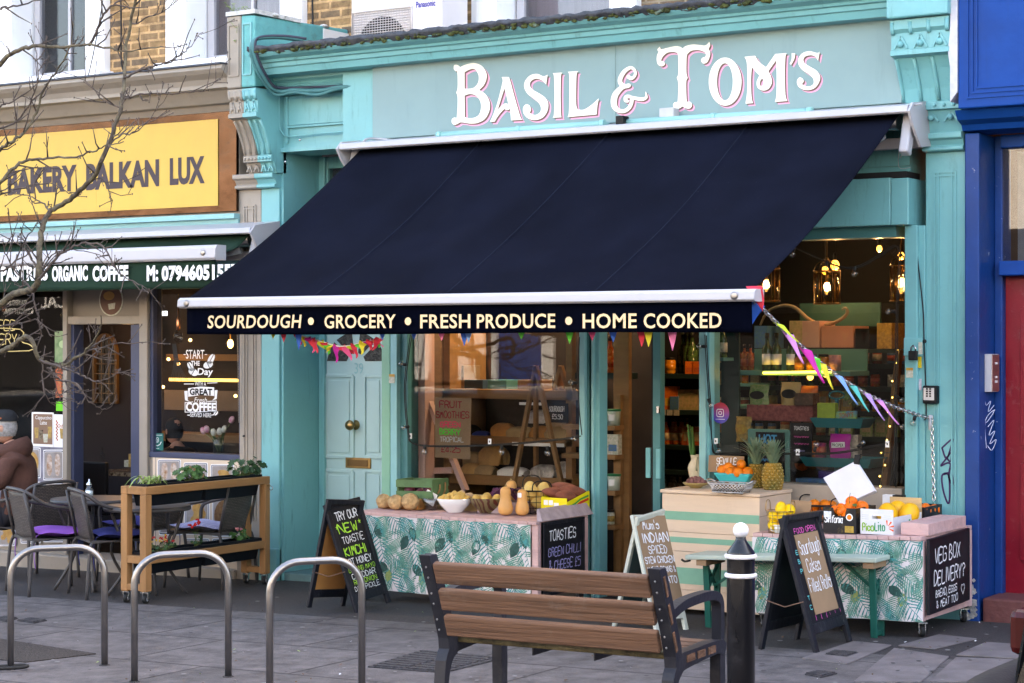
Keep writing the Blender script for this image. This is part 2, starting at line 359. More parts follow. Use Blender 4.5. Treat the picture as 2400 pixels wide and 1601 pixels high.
def blocker(root,x0,x1,zt=9.2):
 b=M();b.box(x0,x1,YB+.3,8.5,zt-.2,zt);b.box(x0,x1,8.2,8.5,-1,zt-.2);b.build('roof',mSlate,root)
 # ---- bakery (left)
bak=thing('bakery_shop','bakery with taupe cornice, brown metal fascia and open doorway, left of the turquoise shop','building',(-4,0,gz(-4)))
gro=thing('grocery_shop','turquoise shopfront with fluted corbels under a stock brick upper storey','building',(2.3,0,gz(2.3)))
blu=thing('blue_shop','royal blue painted shopfront with a crimson door at the right edge','building',(6,0,gz(6)))
ws=[xq(0),xq(258),xq(402),xq(720),xq(1117),xq(1503),xq(1713),xq(2090)]
zs1,zs2=Q(255,168,YB).z,Q(1210,62,YB).z
def wallpc(root,x0,x1,m,z0=3.0,z1=9.0):b=M();b.box(x0,x1,YB,YB+.3,z0,z1);b.build('brick_wall',m,root)
wallpc(bak,-9,ws[0]-.001,mBrickY);wallpc(bak,ws[1],ws[2],mBrickY);wallpc(bak,ws[0],ws[1],mBrickY,z1=zs1-.13);wallpc(bak,ws[2],-.06,mBrickY,z1=zs1-.13)
wallpc(gro,ws[3],ws[4],mBrickY);wallpc(gro,ws[5],ws[6],mBrickD);wallpc(gro,-.058,4.8,mBrickD,z1=zs2-.6);wallpc(gro,ws[7],4.8,mBrickD);wallpc(blu,4.802,12,mBrickD)
wallpc(bak,ws[0],ws[1],mBrickY,z0=5.5);wallpc(bak,ws[2],ws[3],mBrickY,z0=5.5);wallpc(gro,ws[4],ws[5],mBrickD,z0=5.5);wallpc(gro,ws[6],ws[7],mBrickD,z0=5.5)
upwin(bak,ws[0],ws[1],zs1,5.5);upwin(bak,ws[2],ws[3],zs1,5.5,mCurt);upwin(gro,ws[4],ws[5],zs2,5.5,mCurt,True);upwin(gro,ws[6],ws[7],zs2,5.5)
blocker(bak,-16,-.06);blocker(gro,-.056,4.8);blocker(blu,4.804,30)
# cornice of the bakery
b=M();b.sweep([(.74,3.52),(-.34,3.475),(-.345,3.45),(-.32,3.425),(-.27,3.395),(-.25,3.36),(-.25,3.335),(-.20,3.325),(-.16,3.29),(-.12,3.25),(-.07,3.245),(-.04,3.205),(.2,3.2),(.74,3.2)],-9,-.235)
b.build('cornice',mGrey,bak)
b=M();b.sweep([(.72,3.535),(-.35,3.49),(-.355,3.477),(.72,3.522)],-9,-.24);b.build('flashing',mLead,bak)
b=M();b.box(-9,-.372,.0,.3,2.50,3.199);b.build('fascia_backing',mGrey,bak)
b=M();b.box(-9,-.37,-.06,.1,2.465,2.499);b.box(-9,-.37,-.02,.3,2.0,2.464);b.build('lintel',mTealP,bak)
# bakery shopfront frame
def fx(px,y):return Q(px,900,y).x
mNavyF=mt('navy_door_frame',(.05,.062,.115),.35,var=.1)
mTaupeP=mt('taupe_panel',(.21,.185,.16),.5,var=.06)
y0=.05;xa,xb,xc,xd=fx(158,y0),fx(168,y0),fx(337,y0),fx(356,y0)
zh0,zh1,zt1=Q(250,760,y0).z,Q(250,741,y0).z,2.0
b=M();b.box(xa,xb,0,.16,-.4,2.0);b.box(xc,xd,0,.16,-.4,2.0);b.box(xb,xc,.01,.15,zh0,zh1)
b.build('shopfront_frame',mGrey,bak,bevel=.006)
b=M();b.box(xb+.001,xc-.001,.06,.1,zh1+.001,2.0);b.build('transom_panel',mTaupeP,bak)
b=M();xn0,xn1=fx(187,.1),fx(320,.1);b.box(xb+.001,xn0,.04,.14,-.4,zh0-.001);b.box(xn1,xc-.001,.04,.14,-.4,zh0-.001);b.build('door_frame',mNavyF,bak,bevel=.004)
zb1=Q(358,1058,.05).z
for x0,x1 in((-9,xa),(xd,-.372)):
 b=M();b.box(x0,x1,.02,.16,zb1-.04,zb1);b.box(x0,x0+.03,.03,.12,zb1,2.0);b.box(x1-.03,x1,.03,.12,zb1,2.0)
 wd=b.build('shop_window',mNavyF,bak,bevel=.004)
 b=M();b.box(x0+.03,x1-.03,.07,.076,zb1,2.0);b.build('pane',mGlass,wd)
 b=M();b.box(x0,x1,.03,.16,-.4,zb1-.041);b.build('stall_riser',mGrey,bak)
b=M();b.box(-9,-.37,-.06,.3,-.4,.085-.03);b.build('plinth',mGrey,bak,bevel=.01)
# bakery interior
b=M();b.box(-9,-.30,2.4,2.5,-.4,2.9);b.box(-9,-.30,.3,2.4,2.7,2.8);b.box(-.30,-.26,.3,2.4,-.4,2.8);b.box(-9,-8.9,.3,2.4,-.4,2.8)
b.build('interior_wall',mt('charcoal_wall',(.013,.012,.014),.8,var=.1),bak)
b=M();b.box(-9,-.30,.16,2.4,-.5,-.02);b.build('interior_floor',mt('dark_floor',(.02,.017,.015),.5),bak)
# shared pilaster: grey half
def corbel(root,x0,x1,m,ztop=3.31,zbot=2.76,nfl=3):
 b=M();H_=ztop-zbot
 prof=[(.05,ztop),(-.27,ztop),(-.27,ztop-.05),(-.25,ztop-.07),(-.25,ztop-.16),(-.265,ztop-.165),(-.265,ztop-.19),(-.21,ztop-.20),(-.17,ztop-.26),(-.12,ztop-.36),(-.10,ztop-.43),(-.11,ztop-.435),(-.11,ztop-.475),(-.08,ztop-.48),(-.05,zbot+.0),(.05,zbot)]
 b.sweep(prof,x0,x1)
 n=nfl;wd=(x1-x0)
 for k in range(n+1):
  xx=x0+.012+(wd-.024)*k/n
  b.tube([(xx,-.212,ztop-.205),(xx,-.172,ztop-.26),(xx,-.122,ztop-.36),(xx,-.104,ztop-.425)],.011,6)
  b.tube([(xx,-.268,ztop-.012),(xx,-.262,ztop-.06),(xx,-.253,ztop-.075)],.012,6)
 for k in range(n):
  xx=x0+wd*(k+.5)/n;r=wd/n*.26
  b.ball((xx,-.258,ztop-.132),r*.7,8);b.ball((xx,-.088,ztop-.52),r*.6,8)
  for s in(-1,1):b.bar((xx+s*r*1.35,-.254,ztop-.155),(xx,-.254,ztop-.085),.012,.008,(0,-1,0));b.bar((xx+s*r*1.35,-.08,ztop-.54),(xx,-.08,ztop-.49),.01,.008,(0,-1,0))
 for k in range(2*n):b.ball((x0+wd*(k+.5)/(2*n),-.112,ztop-.455),.011,6)
 return b.build('corbel',m,root)
def pilaster(root,x0,x1,m,inner=True):
 b=M();b.box(x0,x1,0,.28,-.5,2.66);b.box(x0-.0,x1+.0,-.03,.28,-.5,gz(x0)+.22)
 b.sweep([(.28,2.76),(-.075,2.76),(-.075,2.73),(-.05,2.72),(-.03,2.69),(-.05,2.685),(-.05,2.665),(-.01,2.66),(.28,2.66)],x0,x1)
 p=b.build('pilaster',m,root,bevel=.006)
 if inner:
  b=M();a=(x1-x0)*.24
  for xx in(x0+a,x0+a+.022,x1-a,x1-a-.022):b.box(xx-.005,xx+.005,-.008,.001,gz(x0)+.40,2.55)
  for zz in(2.55,2.53):b.box(x0+a,x1-a,-.0075,.0012,zz-.005,zz+.005)
  b.build('beading',m,p)
 return p
pilaster(bak,-.372,-.181,mGrey);pilaster(gro,-.179,-.02,mTeal,False)
b=M();b.box(-.019,.0,.02,.44,-.4,2.93);b.build('door_reveal',mTeal,gro)
corbel(bak,-.245,-.121,mGrey,nfl=2);corbel(gro,-.119,.0,mTeal,nfl=2);corbel(gro,4.46,4.79,mTeal,ztop=3.36,nfl=3)
b=M();b.box(-.245,-.121,-.28,.70,3.315,3.80);b.build('corbel_block',mGrey,bak,bevel=.01)
b=M()
b.hexa([(-.119,-.28,3.315),(.0,-.28,3.315),(.0,.74,3.45),(-.119,.74,3.45)],[(-.119,-.28,3.80),(.0,-.28,3.79),(.0,.74,3.83),(-.119,.74,3.84)])
b.build('party_wall',mt('peeling_teal_render',(.10,.36,.36),.6,var=.15,vs=6,bump=.3,bs=30,dirt=.75,dcol=(.10,.11,.07),dsc=5),gro,bevel=.012)
b=M();b.box(-.245,.01,-.29,.2,3.802,3.83)
for k in range(14):b.ball((rnd.uniform(-.24,0),rnd.uniform(-.27,.7),3.82),rnd.uniform(.015,.035),6,(1.4,1.4,.5),.2)
b.build('coping',mt('flaking_white_coping',(.55,.55,.53),.8,var=.3,vs=14,bump=.5,bs=40,dirt=.8,dcol=(.09,.085,.05),dsc=8),gro)
b=M();b.box(.0,.004,.45,.74,3.46,3.80);b.build('white_patch',mWhite,gro)
b=M()
for x0,x1 in((-.225,-.14),):
 for xx in(x0,x1):b.box(xx-.006,xx+.006,-.288,-.279,3.40,3.74)
 for zz in(3.40,3.74):b.box(x0,x1,-.2875,-.2795,zz-.006,zz+.006)
b.build('beading',mGrey,bak)
b=M()
for xx in(-.10,-.03):b.box(xx-.006,xx+.006,-.288,-.279,3.40,3.74)
for zz in(3.40,3.74):b.box(-.10,-.03,-.2875,-.2795,zz-.006,zz+.006)
b.build('beading',mTeal,gro)
b=M();b.box(4.452,4.80,-.31,.70,3.365,3.9);b.build('corbel_block',mTeal,gro,bevel=.01)
pilaster(gro,4.56,4.79,mTeal)
# grocery cornice
b=M();b.sweep([(.74,3.60),(-.33,3.55),(-.35,3.52),(-.33,3.50),(-.28,3.485),(-.275,3.47),(-.255,3.465),(-.25,3.44),(-.235,3.435),(-.22,3.395),(-.09,3.392),(-.09,3.375),(-.06,3.36),(-.05,3.345),(-.06,3.34),(-.03,3.30),(-.02,3.285),(.2,3.28),(.74,3.28)],.003,4.45)
b.build('cornice',mTeal,gro)
b=M()
rr_=random.Random(3);n=150
vv=[];ff=[]
for i in range(n+1):
 x=.01+4.44*i/n;j=lambda a:rr_.uniform(-a,a)
 for y,z in((.70,3.61),(.1,3.60),(-.30,3.575),(-.365,3.565),(-.372,3.545),(-.355,3.530),(-.345,3.515)):vv.append((x,y+j(.008),z+j(.008)))
for i in range(n):
 for k in range(6):ff.append((i*7+k,i*7+k+1,i*7+k+8,i*7+k+7))
b.add(vv,ff,True);b.mi=1
for i in range(240):
 b.ball((rr_.uniform(.03,4.4),-.352+rr_.uniform(-.01,.006),3.528+rr_.uniform(-.014,.012)),rr_.uniform(.006,.016),5,(1.6,.8,.8),.3)
b.build('flashing',[mLead,mMoss],gro)
# wall between cornice and shopfront
b=M();b.box(-.018,4.46,.02,.3,2.93,3.28);b.build('frieze',mTeal,gro)
b=M();b.box(.03,.05,.0,.018,2.96,3.27);b.box(.05,.62,.0,.0185,3.06,3.075);b.box(.052,.62,.008,.0188,3.078,3.26);b.build('panel_moulding',mTeal,gro,bevel=.003)
b=M();b.box(-.018,.95,-.01,.30,2.90,2.929);b.build('lintel',mTeal,gro)
# right part above the window
b=M();b.box(.95,4.45,.06,.3,2.53,2.929);b.build('transom_board',mTeal,gro)
b=M();b.box(4.0,4.45,.045,.0595,2.60,2.80);b.box(3.9,4.45,.03,.059,2.535,2.57);b.build('panel_moulding',mTeal,gro)
b=M();b.box(.95,4.395,-.10,.2,2.262,2.525);b.box(4.397,4.50,-.10,.2,2.262,2.52);b.build('shutter_box',mTeal,gro,bevel=.006)
b=M();b.box(3.0,4.47,-.06,.15,2.5255,2.56);b.build('shutter_gap',mSlate,gro)
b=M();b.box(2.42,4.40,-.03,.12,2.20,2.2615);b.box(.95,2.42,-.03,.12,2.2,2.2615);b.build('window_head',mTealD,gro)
# frames of the shopfront
yf=.05
def post(name,p0,p1,m,ya=0.0,yb=.16,zb=-.4,zt=2.2,bev=.005):
 b=M();b.box(fx(p0,ya),fx(p1,ya),ya,yb,zb,zt);return b.build(name,m,gro,bevel=bev)
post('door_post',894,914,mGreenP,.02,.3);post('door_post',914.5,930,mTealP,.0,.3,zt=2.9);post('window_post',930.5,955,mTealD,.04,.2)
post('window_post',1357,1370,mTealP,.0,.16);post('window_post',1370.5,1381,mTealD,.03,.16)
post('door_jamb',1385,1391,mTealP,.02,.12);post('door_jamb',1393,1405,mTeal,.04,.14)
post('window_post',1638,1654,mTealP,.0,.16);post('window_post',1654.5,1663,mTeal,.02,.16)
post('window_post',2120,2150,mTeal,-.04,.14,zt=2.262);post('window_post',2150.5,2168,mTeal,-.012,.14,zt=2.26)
xw0,xw1,xw2,xw3=fx(955,.06),fx(1357,.06),fx(1663,.06),fx(2120,.06)
zs=.80
mBeige=mt('beige_boards',(.36,.30,.24),.6,var=.1);b=M();b.box(xw0,xw1,.02,.2,-.4,.56);b.build('stall_riser',mBeige,gro,bevel=.004);b=M();b.box(xw2,xw3,.02,.2,-.4,zs);b.build('stall_riser',mBeige,gro,bevel=.004)
b=M();b.box(xw0,xw1,.08,.086,.56,2.2);b.build('pane',mGlass,gro)
b=M();b.box(xw2,xw3,.08,.086,zs,2.2);b.build('pane',mGlass,gro)
# front door in its recess
yd=.43
xd0,xd1=0.0,fx(900,.3);zd=Q(800,770,yd).z
b=M();b.box(xd0,xd1+.2,yd,yd+.06,-.3,2.05);dr=b.build('door',mt('door_teal_gloss',(.38,.56,.56),.32,var=.05,vs=3,bump=.04,bs=30),gro)
b=M()
def dpanel(b,p0,q0,p1,q1):
 A,B=Q(p0,q1,yd),Q(p1,q0,yd);x0,x1,z0,z1=A.x,B.x,A.z,B.z
 for a in(x0,x1):b.box(a-.012,a+.012,yd-.012,yd+.001,z0,z1)
 for a in(z0,z1):b.box(x0,x1,yd-.0115,yd+.0011,a-.012,a+.012)
 b.box(x0+.03,x1-.03,yd-.008,yd+.001,z0+.03,z1-.03)
dpanel(b,764,881,828,1070);dpanel(b,855,881,899,1070);dpanel(b,764,1105,828,1330);dpanel(b,855,1105,899,1330)
b.box(xd0,xd1+.2,yd-.015,yd,-.3,gz(.4)+.10)
b.build('door_moulding',dr.data.materials[0],dr,bevel=.004)
b=M()
fn=FN(yd);c=(835,850)
for a0,a1 in((183,222),(228,262),(278,312),(318,357)):
 lp=[(c[0]+r_*cos(radians(a)),c[1]+r_*1.05*sin(radians(a)))for r_,a in[(22,a0+5),(68,a0),(68,(a0+a1)/2),(68,a1),(22,a1-5)]]
 b.poly(lp,fn,.002,.004)
b.build('fanlight',mt('obscure_leaded_glass',(.06,.055,.05),.15,var=.5,vs=40,bump=1,bs=60),dr)
b=M();k0=Q(834,996,yd);b.lathe([(.001,-.001),(.034,0),(.034,.006),(.014,.01),(.013,.045),(.030,.055),(.036,.07),(.030,.085),(.001,.09)],k0,16,R=Matrix.Rotation(pi/2,3,'X'));b.build('knob',mBrass,dr)
b=M();A=Q(812,1096,yd);B=Q(870,1074,yd);b.box(A.x,B.x,yd-.012,yd+.001,A.z,B.z);b.mi=1;b.box(A.x+.02,B.x-.02,yd-.018,yd-.0121,A.z+.014,B.z-.014);b.build('letter_plate',[mBrass,mt('tarnished_brass',(.16,.10,.05),.4,metal=1)],dr,bevel=.002)
b=M();b.text('39',Q(831,876,yd-.002),UX,UZ,.075,.075,.0,off=.001);b.build('house_number',mTealP,dr)
b=M();b.box(.0,.95,yd+.0,yd+.06,2.051,2.12);b.box(.0,.06,yd,yd+.06,2.12,2.9);b.box(.85,1.0,yd,yd+.06,2.12,2.9);b.box(.06,.85,yd,yd+.06,2.82,2.9);b.box(.0,.05,yd-.03,yd,-.3,2.9)
tr=b.build('transom_frame',mTeal,gro,bevel=.006)
b=M();b.box(.06,.85,yd+.02,yd+.026,2.12,2.82);b.build('pane',mDarkGl,tr)
b=M();b.box(.06,.85,yd+.2,yd+.22,2.12,2.82);b.build('blind',mt('warm_blind',(.5,.33,.2),.8),tr)
b=M();b.box(-.018,.9,.03,.5,-.5,gz(.4)+.045);b.build('doorstep',mt('worn_step',(.11,.20,.20),.6,var=.3,dirt=.5),gro,bevel=.01)
# grocery interior
mWarm=mt('rust_orange_wall',(.10,.030,.009),.85,var=.15)
b=M();b.box(.96,4.6,4.2,4.3,-.4,3.1);b.box(4.5,4.6,.2,4.2,-.4,3.1);b.box(.96,4.5,.3,4.2,2.92,3.02);b.build('interior_wall',mWarm,gro)
b=M();b.box(.96,1.0,.3,4.2,-.4,2.92);b.build('interior_wall',mt('plank_wall',(.10,.06,.033),.7,var=.25,vs=4,stretch=(1,1,8)),gro)
b=M();b.box(.96,4.5,.16,4.2,-.5,.06);b.build('interior_floor',mt('shop_floor',(.12,.09,.07),.6,var=.2),gro)
# ---- blue shop
b=M();b.box(4.835,12,-.25,.3,2.86,4.2);b.build('fascia',mBlue,blu,bevel=.008)
b=M()
for d in(.05,.075,.1):
 b.box(4.835+d,4.845+d,-.258,-.2495,2.86+d,4.2);b.box(4.845+d,12,-.2575,-.2496,2.86+d,2.87+d)
b.build('beading',mBlue,blu)
b=M();b.sweep([(.1,2.86),(-.20,2.86),(-.16,2.81),(-.10,2.79),(-.08,2.76),(.1,2.75)],4.80,12);b.build('lower_moulding',mBlue,blu)
b=M();b.box(4.80,4.883,-.05,.25,-.4,2.75);b.build('pilaster',mBlueD,blu,bevel=.008)
b=M();xr=fx(2356,.25)
b.box(4.8835,4.93,.19,.34,-.4,2.75);b.build('door_frame',mBlueD,blu,bevel=.006)
b=M();b.box(4.931,6.1,.12,.30,1.98,2.06);b.box(4.931,6.1,.15,.3,2.68,2.75);b.box(6.1,12,.0,.3,-.4,2.75);b.build('door_surround',mBlue,blu,bevel=.006)
b=M();b.box(4.932,6.1,.24,.29,.22,1.979);rd=b.build('door',mRed,blu)
b=M()
for zz0,zz1 in((.42,.95),(1.05,1.8)):
 for a in(5.03,5.4):b.box(a-.014,a+.014,.228,.241,zz0,zz1)
 for a in(zz0,zz1):b.box(5.03,5.4,.2285,.2405,a-.014,a+.014)
b.build('door_moulding',mRed,rd,bevel=.003)
b=M();b.box(4.931,6.1,.2,.206,2.061,2.68);b.build('pane',mDarkGl,blu)
b=M();b.box(4.931,6.1,.45,.47,2.06,2.68);b.build('blind',mt('grey_blind',(.35,.35,.36),.8,var=.2),blu)
b=M();b.box(4.90,6.2,-.05,.3,-.4,gz(5.5)+.115);b.build('doorstep',mt('red_painted_step',(.16,.055,.05),.7,var=.3,bump=.3,bs=30,dirt=.5),blu,bevel=.012)
b=M();rp_=random.Random(2)
for k in range(34):
 cx,cz,r_=rp_.uniform(4.815,4.868),gz(4.8)+.02+abs(rp_.gauss(0,.13)),rp_.uniform(.006,.02);b.poly([(min(4.882,max(4.801,cx+r_*rp_.uniform(.5,1.2)*cos(a))),cz+r_*rp_.uniform(.6,1.8)*sin(a))for a in[2*pi*j/9 for j in range(9)]],XZ(-.0502),.0003+k*.00005)
b.build('flaking_render',mt('flaking_render',(.42,.40,.38),.9,var=.35,vs=14,bump=.5),blu)
b=M();pts=[(4.79+rnd.uniform(-.012,.012),z)for z in[2.9+.09*k for k in range(8)]]
b.poly(pts+[(4.835,3.6),(4.835,2.95)],XZ(-.10),0,.16);b.build('lead_flap',mt('grey_flashing',(.5,.5,.54),.6,var=.2,vs=12),blu)
# ---- across the road: what the shop windows mirror
opp=thing('terrace_house','orange brick house with white windows and blue door across the road, mirrored in glass','building',(-10,-20,gz(-10)))
b=M();b.box(-40,30,-20.6,-20,-1.2,3.4);b.build('brick_wall',mBrickR,opp);b=M();b.box(-40,30,-20.6,-20,3.402,6.8);b.build('upper_wall',mt('pale_stucco',(.62,.58,.52),.9,var=.1),opp)
xr_=lambda px:CX+(fx(px,.08)-CX)*(20.08+10.41)/10.41
b=M()
def oppwin(x0,x1,z0,z1):
 b.box(x0,x0+.22,-19.99,-19.88,z0,z1);b.box(x1-.22,x1,-19.99,-19.88,z0,z1)
 for zz in(z0,z0+.85,z1-.15):b.box(x0,x1,-19.985,-19.885,zz,zz+.13)
oppwin(xr_(1082),xr_(1142),.9,3.0);oppwin(xr_(965),xr_(1012),.9,3.0)
for k in range(16):oppwin(-36+k*3.9,-34.2+k*3.9,4.0,6.2)
b.box(xr_(1160),xr_(1172),-19.98,-19.87,-.5,3);b.box(xr_(1282),xr_(1310),-19.98,-19.8,-.5,3.2);b.build('window_surround',mWhite,opp)
b=M();b.box(xr_(1172),xr_(1282),-19.99,-19.95,-.5,3);b.build('door',mBlue,opp)
b=M();b.poly([(a,c)for a,c in circ((xr_(1172)+xr_(1282))/2,1.72,.75,.55,16,0,pi)],XZ(-19.945),0,.02);b.build('fanlight',mt('fan_window',(.35,.27,.18),.3),opp)
b=M();b.box(-37,xr_(215),-19.99,-19.6,-.6,3.4);os_=b.build('shopfront',mSlate,opp);b=M();b.box(xr_(1330),30,-19.99,-19.6,-.6,3.4);b.box(xr_(215)+.01,xr_(900),-19.99,-19.7,-.6,3.4);b.build('shopfront',mSlate,opp)
b=M()
def osign(t,px0,px1,q0,q1):
 k=(19.6+.07+10.40)/10.40;y=-19.59;f=lambda px,py:V((CX+(Q(px,py,.07).x-CX)*k,y,CH+(Q(px,py,.07).z-CH)*k))
 A,B=f(px1,q1),f(px0,q0);b.text(t,A,(-1,0,0),UZ,abs(A.x-B.x),B.z-A.z,.02)
osign('CAL',95,158,690,722);osign('PAYPOINT',8,63,703,716);osign('KEY CUTTING',8,78,723,736)
b.build('sign_lettering',mWhite,opp)
# ================================================================ shop signs
def Q2(px,py):return px,py
YS=-.125
A_,B_=Q(828,325,YS),Q(2113,45,YS)
sg=thing('shop_sign','pale blue green fascia board lettered in cream with pink shadows above the navy awning','sign',(2.5,YS,2.95))
b=M();b.box(.60,4.41,-.105,.019,2.80,3.38);b.build('backing_board',mTeal,sg,bevel=.003)
xl,xr2,xm=Q(873,200,YS).x,Q(2113,200,YS).x,Q(1443,200,YS).x
b=M();b.box(xl,xm-.001,YS,-.106,2.93,3.395);b.box(xm+.001,xr2,YS,-.106,2.93,3.395);b.build('board',mSign,sg,bevel=.002)
K='k'
def za(pts):return[(1020+p[0]/4.521,80+p[1]/4.521)+tuple(p[2:])for p in pts]
def zb(pts):return[(1520+p[0]/5.343,80+p[1]/5.343)+tuple(p[2:])for p in pts]
GL=[[za([(205,330),(240,328),(270,350,K),(330,322),(420,308),(500,340),(545,410),(548,470),(520,540),(470,592,K),(540,640),(580,720),(578,810),(530,900),(450,942),(370,948),(310,938),(265,935,K),(240,952),(205,962),(180,940),(180,905),(205,885),(232,890,K),(240,780),(240,660),(225,620,K),(240,580),(242,480),(238,395,K),(218,393),(200,370)]),za([(315,405,K),(360,380),(405,368),(440,390),(465,450),(455,520),(410,570),(350,580),(315,578,K)]),za([(315,652,K),(370,636),(430,650),(475,700),(490,770),(470,850),(420,885),(360,892),(318,880,K)])],[za([(708,455,K),(785,455,K),(803,510),(835,630),(880,790),(908,880),(928,908,K),(808,915,K),(802,850),(795,790,K),(775,806),(750,802),(735,795),(700,830),(662,880),(634,928,K),(583,930,K),(620,850),(670,700),(712,530),(718,485)]),za([(737,575,K),(665,803,K),(705,760),(745,735),(778,742,K),(758,650)])],[za([(1195,430,K),(1150,447),(1085,422),(1010,438),(955,500),(948,570),(985,637),(1050,687),(1105,737),(1125,790),(1108,835),(1060,857),(1003,836,K),(1018,800),(1003,757),(965,745),(935,780),(940,840),(985,892),(1060,912),(1140,887),(1190,820),(1202,740),(1175,680),(1120,637),(1040,590),(1008,545),(1018,500),(1065,474),(1110,480),(1150,505),(1180,537,K)])],[za([(1247,415,K),(1352,408,K),(1336,445),(1332,640),(1336,850),(1347,882,K),(1245,887,K),(1262,850),(1267,640),(1262,450)])],[za([(1408,400,K),(1522,393,K),(1502,430),(1496,600),(1498,750),(1515,800,K),(1580,800),(1660,750),(1737,680,K),(1722,760),(1714,852,K),(1405,880,K),(1420,830),(1425,640),(1424,440)])],[zb([(145,158,K),(165,190),(230,175),(340,152),(400,160),(430,182,K),(470,150),(560,130),(650,138),(720,140),(765,97,K),(777,140),(755,190,K),(777,230),(765,300),(735,355),(690,370),(662,335),(675,300),(715,285,K),(722,250),(690,220),(620,200),(540,210),(490,250,K),(480,300),(478,480),(495,550,K),(475,600),(478,780),(485,850,K),(530,850),(548,890),(525,930),(470,930),(430,905,K),(390,930),(340,938),(312,900),(325,860),(368,850,K),(376,720),(374,600),(358,550,K),(376,500),(377,400),(374,270),(360,235,K),(310,225),(240,235),(185,280),(158,335,K),(195,345),(208,380),(170,405),(125,385),(106,330),(110,270),(130,220,K),(113,195)])],[zb(circ(963,596,205,301,26)),zb(circ(960,598,99,232,26))],[zb([(1205,285,K),(1340,272,K),(1385,345),(1475,415,K),(1590,250,K),(1737,238,K),(1718,285),(1710,500),(1718,760),(1742,838,K),(1586,850,K),(1605,760),(1608,500),(1600,330,K),(1505,465,K),(1540,540),(1545,620),(1500,690),(1430,707),(1370,670),(1357,600),(1392,518,K),(1340,465),(1298,415,K),(1288,560),(1293,780),(1312,865,K),(1218,872,K),(1240,700),(1240,450),(1230,340)]),zb([(1430,560),(1402,590),(1400,640),(1425,648),(1445,610)])],[zb([(1795,240,K),(1840,240,K),(1830,310),(1790,385,K),(1772,375,K),(1795,315)])],[zb([(2147,220,K),(2115,236),(2020,215),(1930,240),(1880,310),(1882,380),(1930,450),(2020,510),(2065,560),(2070,620),(2030,652),(1970,652),(1923,627,K),(1947,592),(1930,555),(1890,545),(1862,590),(1875,650),(1930,692),(2010,702),(2090,672),(2140,600),(2152,530),(2110,460),(2020,405),(1955,360),(1945,310),(1980,275),(2050,267),(2100,293),(2127,337,K)])],]
amp=[[(2050,452,42),(2078,470,38),(2110,452,30),(2125,412,30),(2105,370,32),(2065,358,34),(2005,400,44),(1965,470,46),(1968,522,46),(2010,552,46),(2055,545,44)],[(2045,547,40),(1985,565,48),(1920,630,62),(1897,700,66),(1905,770,60),(1950,812,46),(2010,814,40),(2060,778,38),(2085,720,38),(2085,680,32),(2060,662,36),(2025,668,42),(2022,702,40),(2045,712,30)],[(2085,672,34),(2140,684,38),(2200,690,38),(2240,668,30),(2234,612,5)]]
for nm,mm,sh,off in(('pink_shadow',mPinkP,6.0,.0012),('brown_shadow',mBrownP,3.0,.0026),('lettering',mCream,0,.004)):
 b=M();fn=FN(YS);g=lambda u,v,d:fn(u+sh,v+sh,d);e=0
 for loops in GL:b.poly([smooth(l)for l in loops],g,off)
 for st in amp:
  e+=.0002;pt=smooth([(1020+p[0]/4.521,80+p[1]/4.521)for p in st],5,False);wd=[]
  for i in range(len(st)-1):wd+=[(st[i][2]+(st[i+1][2]-st[i][2])*k/5)/4.521 for k in range(5)]
  b.rib(pt,g,wd+[st[-1][2]/4.521],off+e)
 b.build(nm,mm,sg)
 # tube lights and cabling below the lettering
mTubeP=mt('tube_light_paint',(.25,.52,.50),.4,var=.06)
for(p0,p1,lab)in(((1030,317),(1412,290),'turquoise tube light fixed below the cream lettering, left half'),((1460,287),(1898,261),'turquoise tube light fixed below the cream lettering, right half')):
 A,B=Q(*p0,-.19),Q(*p1,-.19);t=thing('tube_light',lab,'light',(A+B)/2)
 b=M();b.tube([A,B],.020,10);b.build('tube',mTubeP,t);b=M()
 for q in(A,B,(A+B)/2):b=M();b.tube([q-V((.015,0,0)),q+V((.015,0,0))],.024,10);b.box(q.x-.012,q.x+.012,q.y,YS,q.z-.008,q.z+.008);b.build('bracket',mTubeP,t)
b=M();A=Q(1462,290,-.20);b.box(A.x-.035,A.x+.02,-.24,-.17,A.z-.05,A.z+.045);tag(b.build('floodlight',mBlackM,bevel=.006),'small black floodlight between the two tube lights on the sign','light')
b=M();A=Q(1568,268,-.16);b.box(A.x-.045,A.x+.05,-.20,-.125,A.z-.02,A.z+.035);tag(b.build('junction_box',mt('grey_plastic',(.45,.46,.47),.5),bevel=.005),'grey plastic junction box under the big letter T','junction box')
b=M();b.tube(path3([Q(852,333,-.30),Q(860,326,-.25),Q(885,325,-.16),Q(935,330,-.15),Q(985,328,-.15),Q(1030,318,-.18)]),.008,6);tag(b.build('cable',mWhiteM),'white cable curling onto the left end of the awning box','cable')
b=M();b.tube(path3([Q(1905,264,-.18),Q(1950,263,-.2),Q(2050,252,-.22),Q(2120,248,-.25),Q(2160,243,-.3)]),.006,6);tag(b.build('cable',mWhiteM),'white cable running along the top of the awning box to its right end','cable')
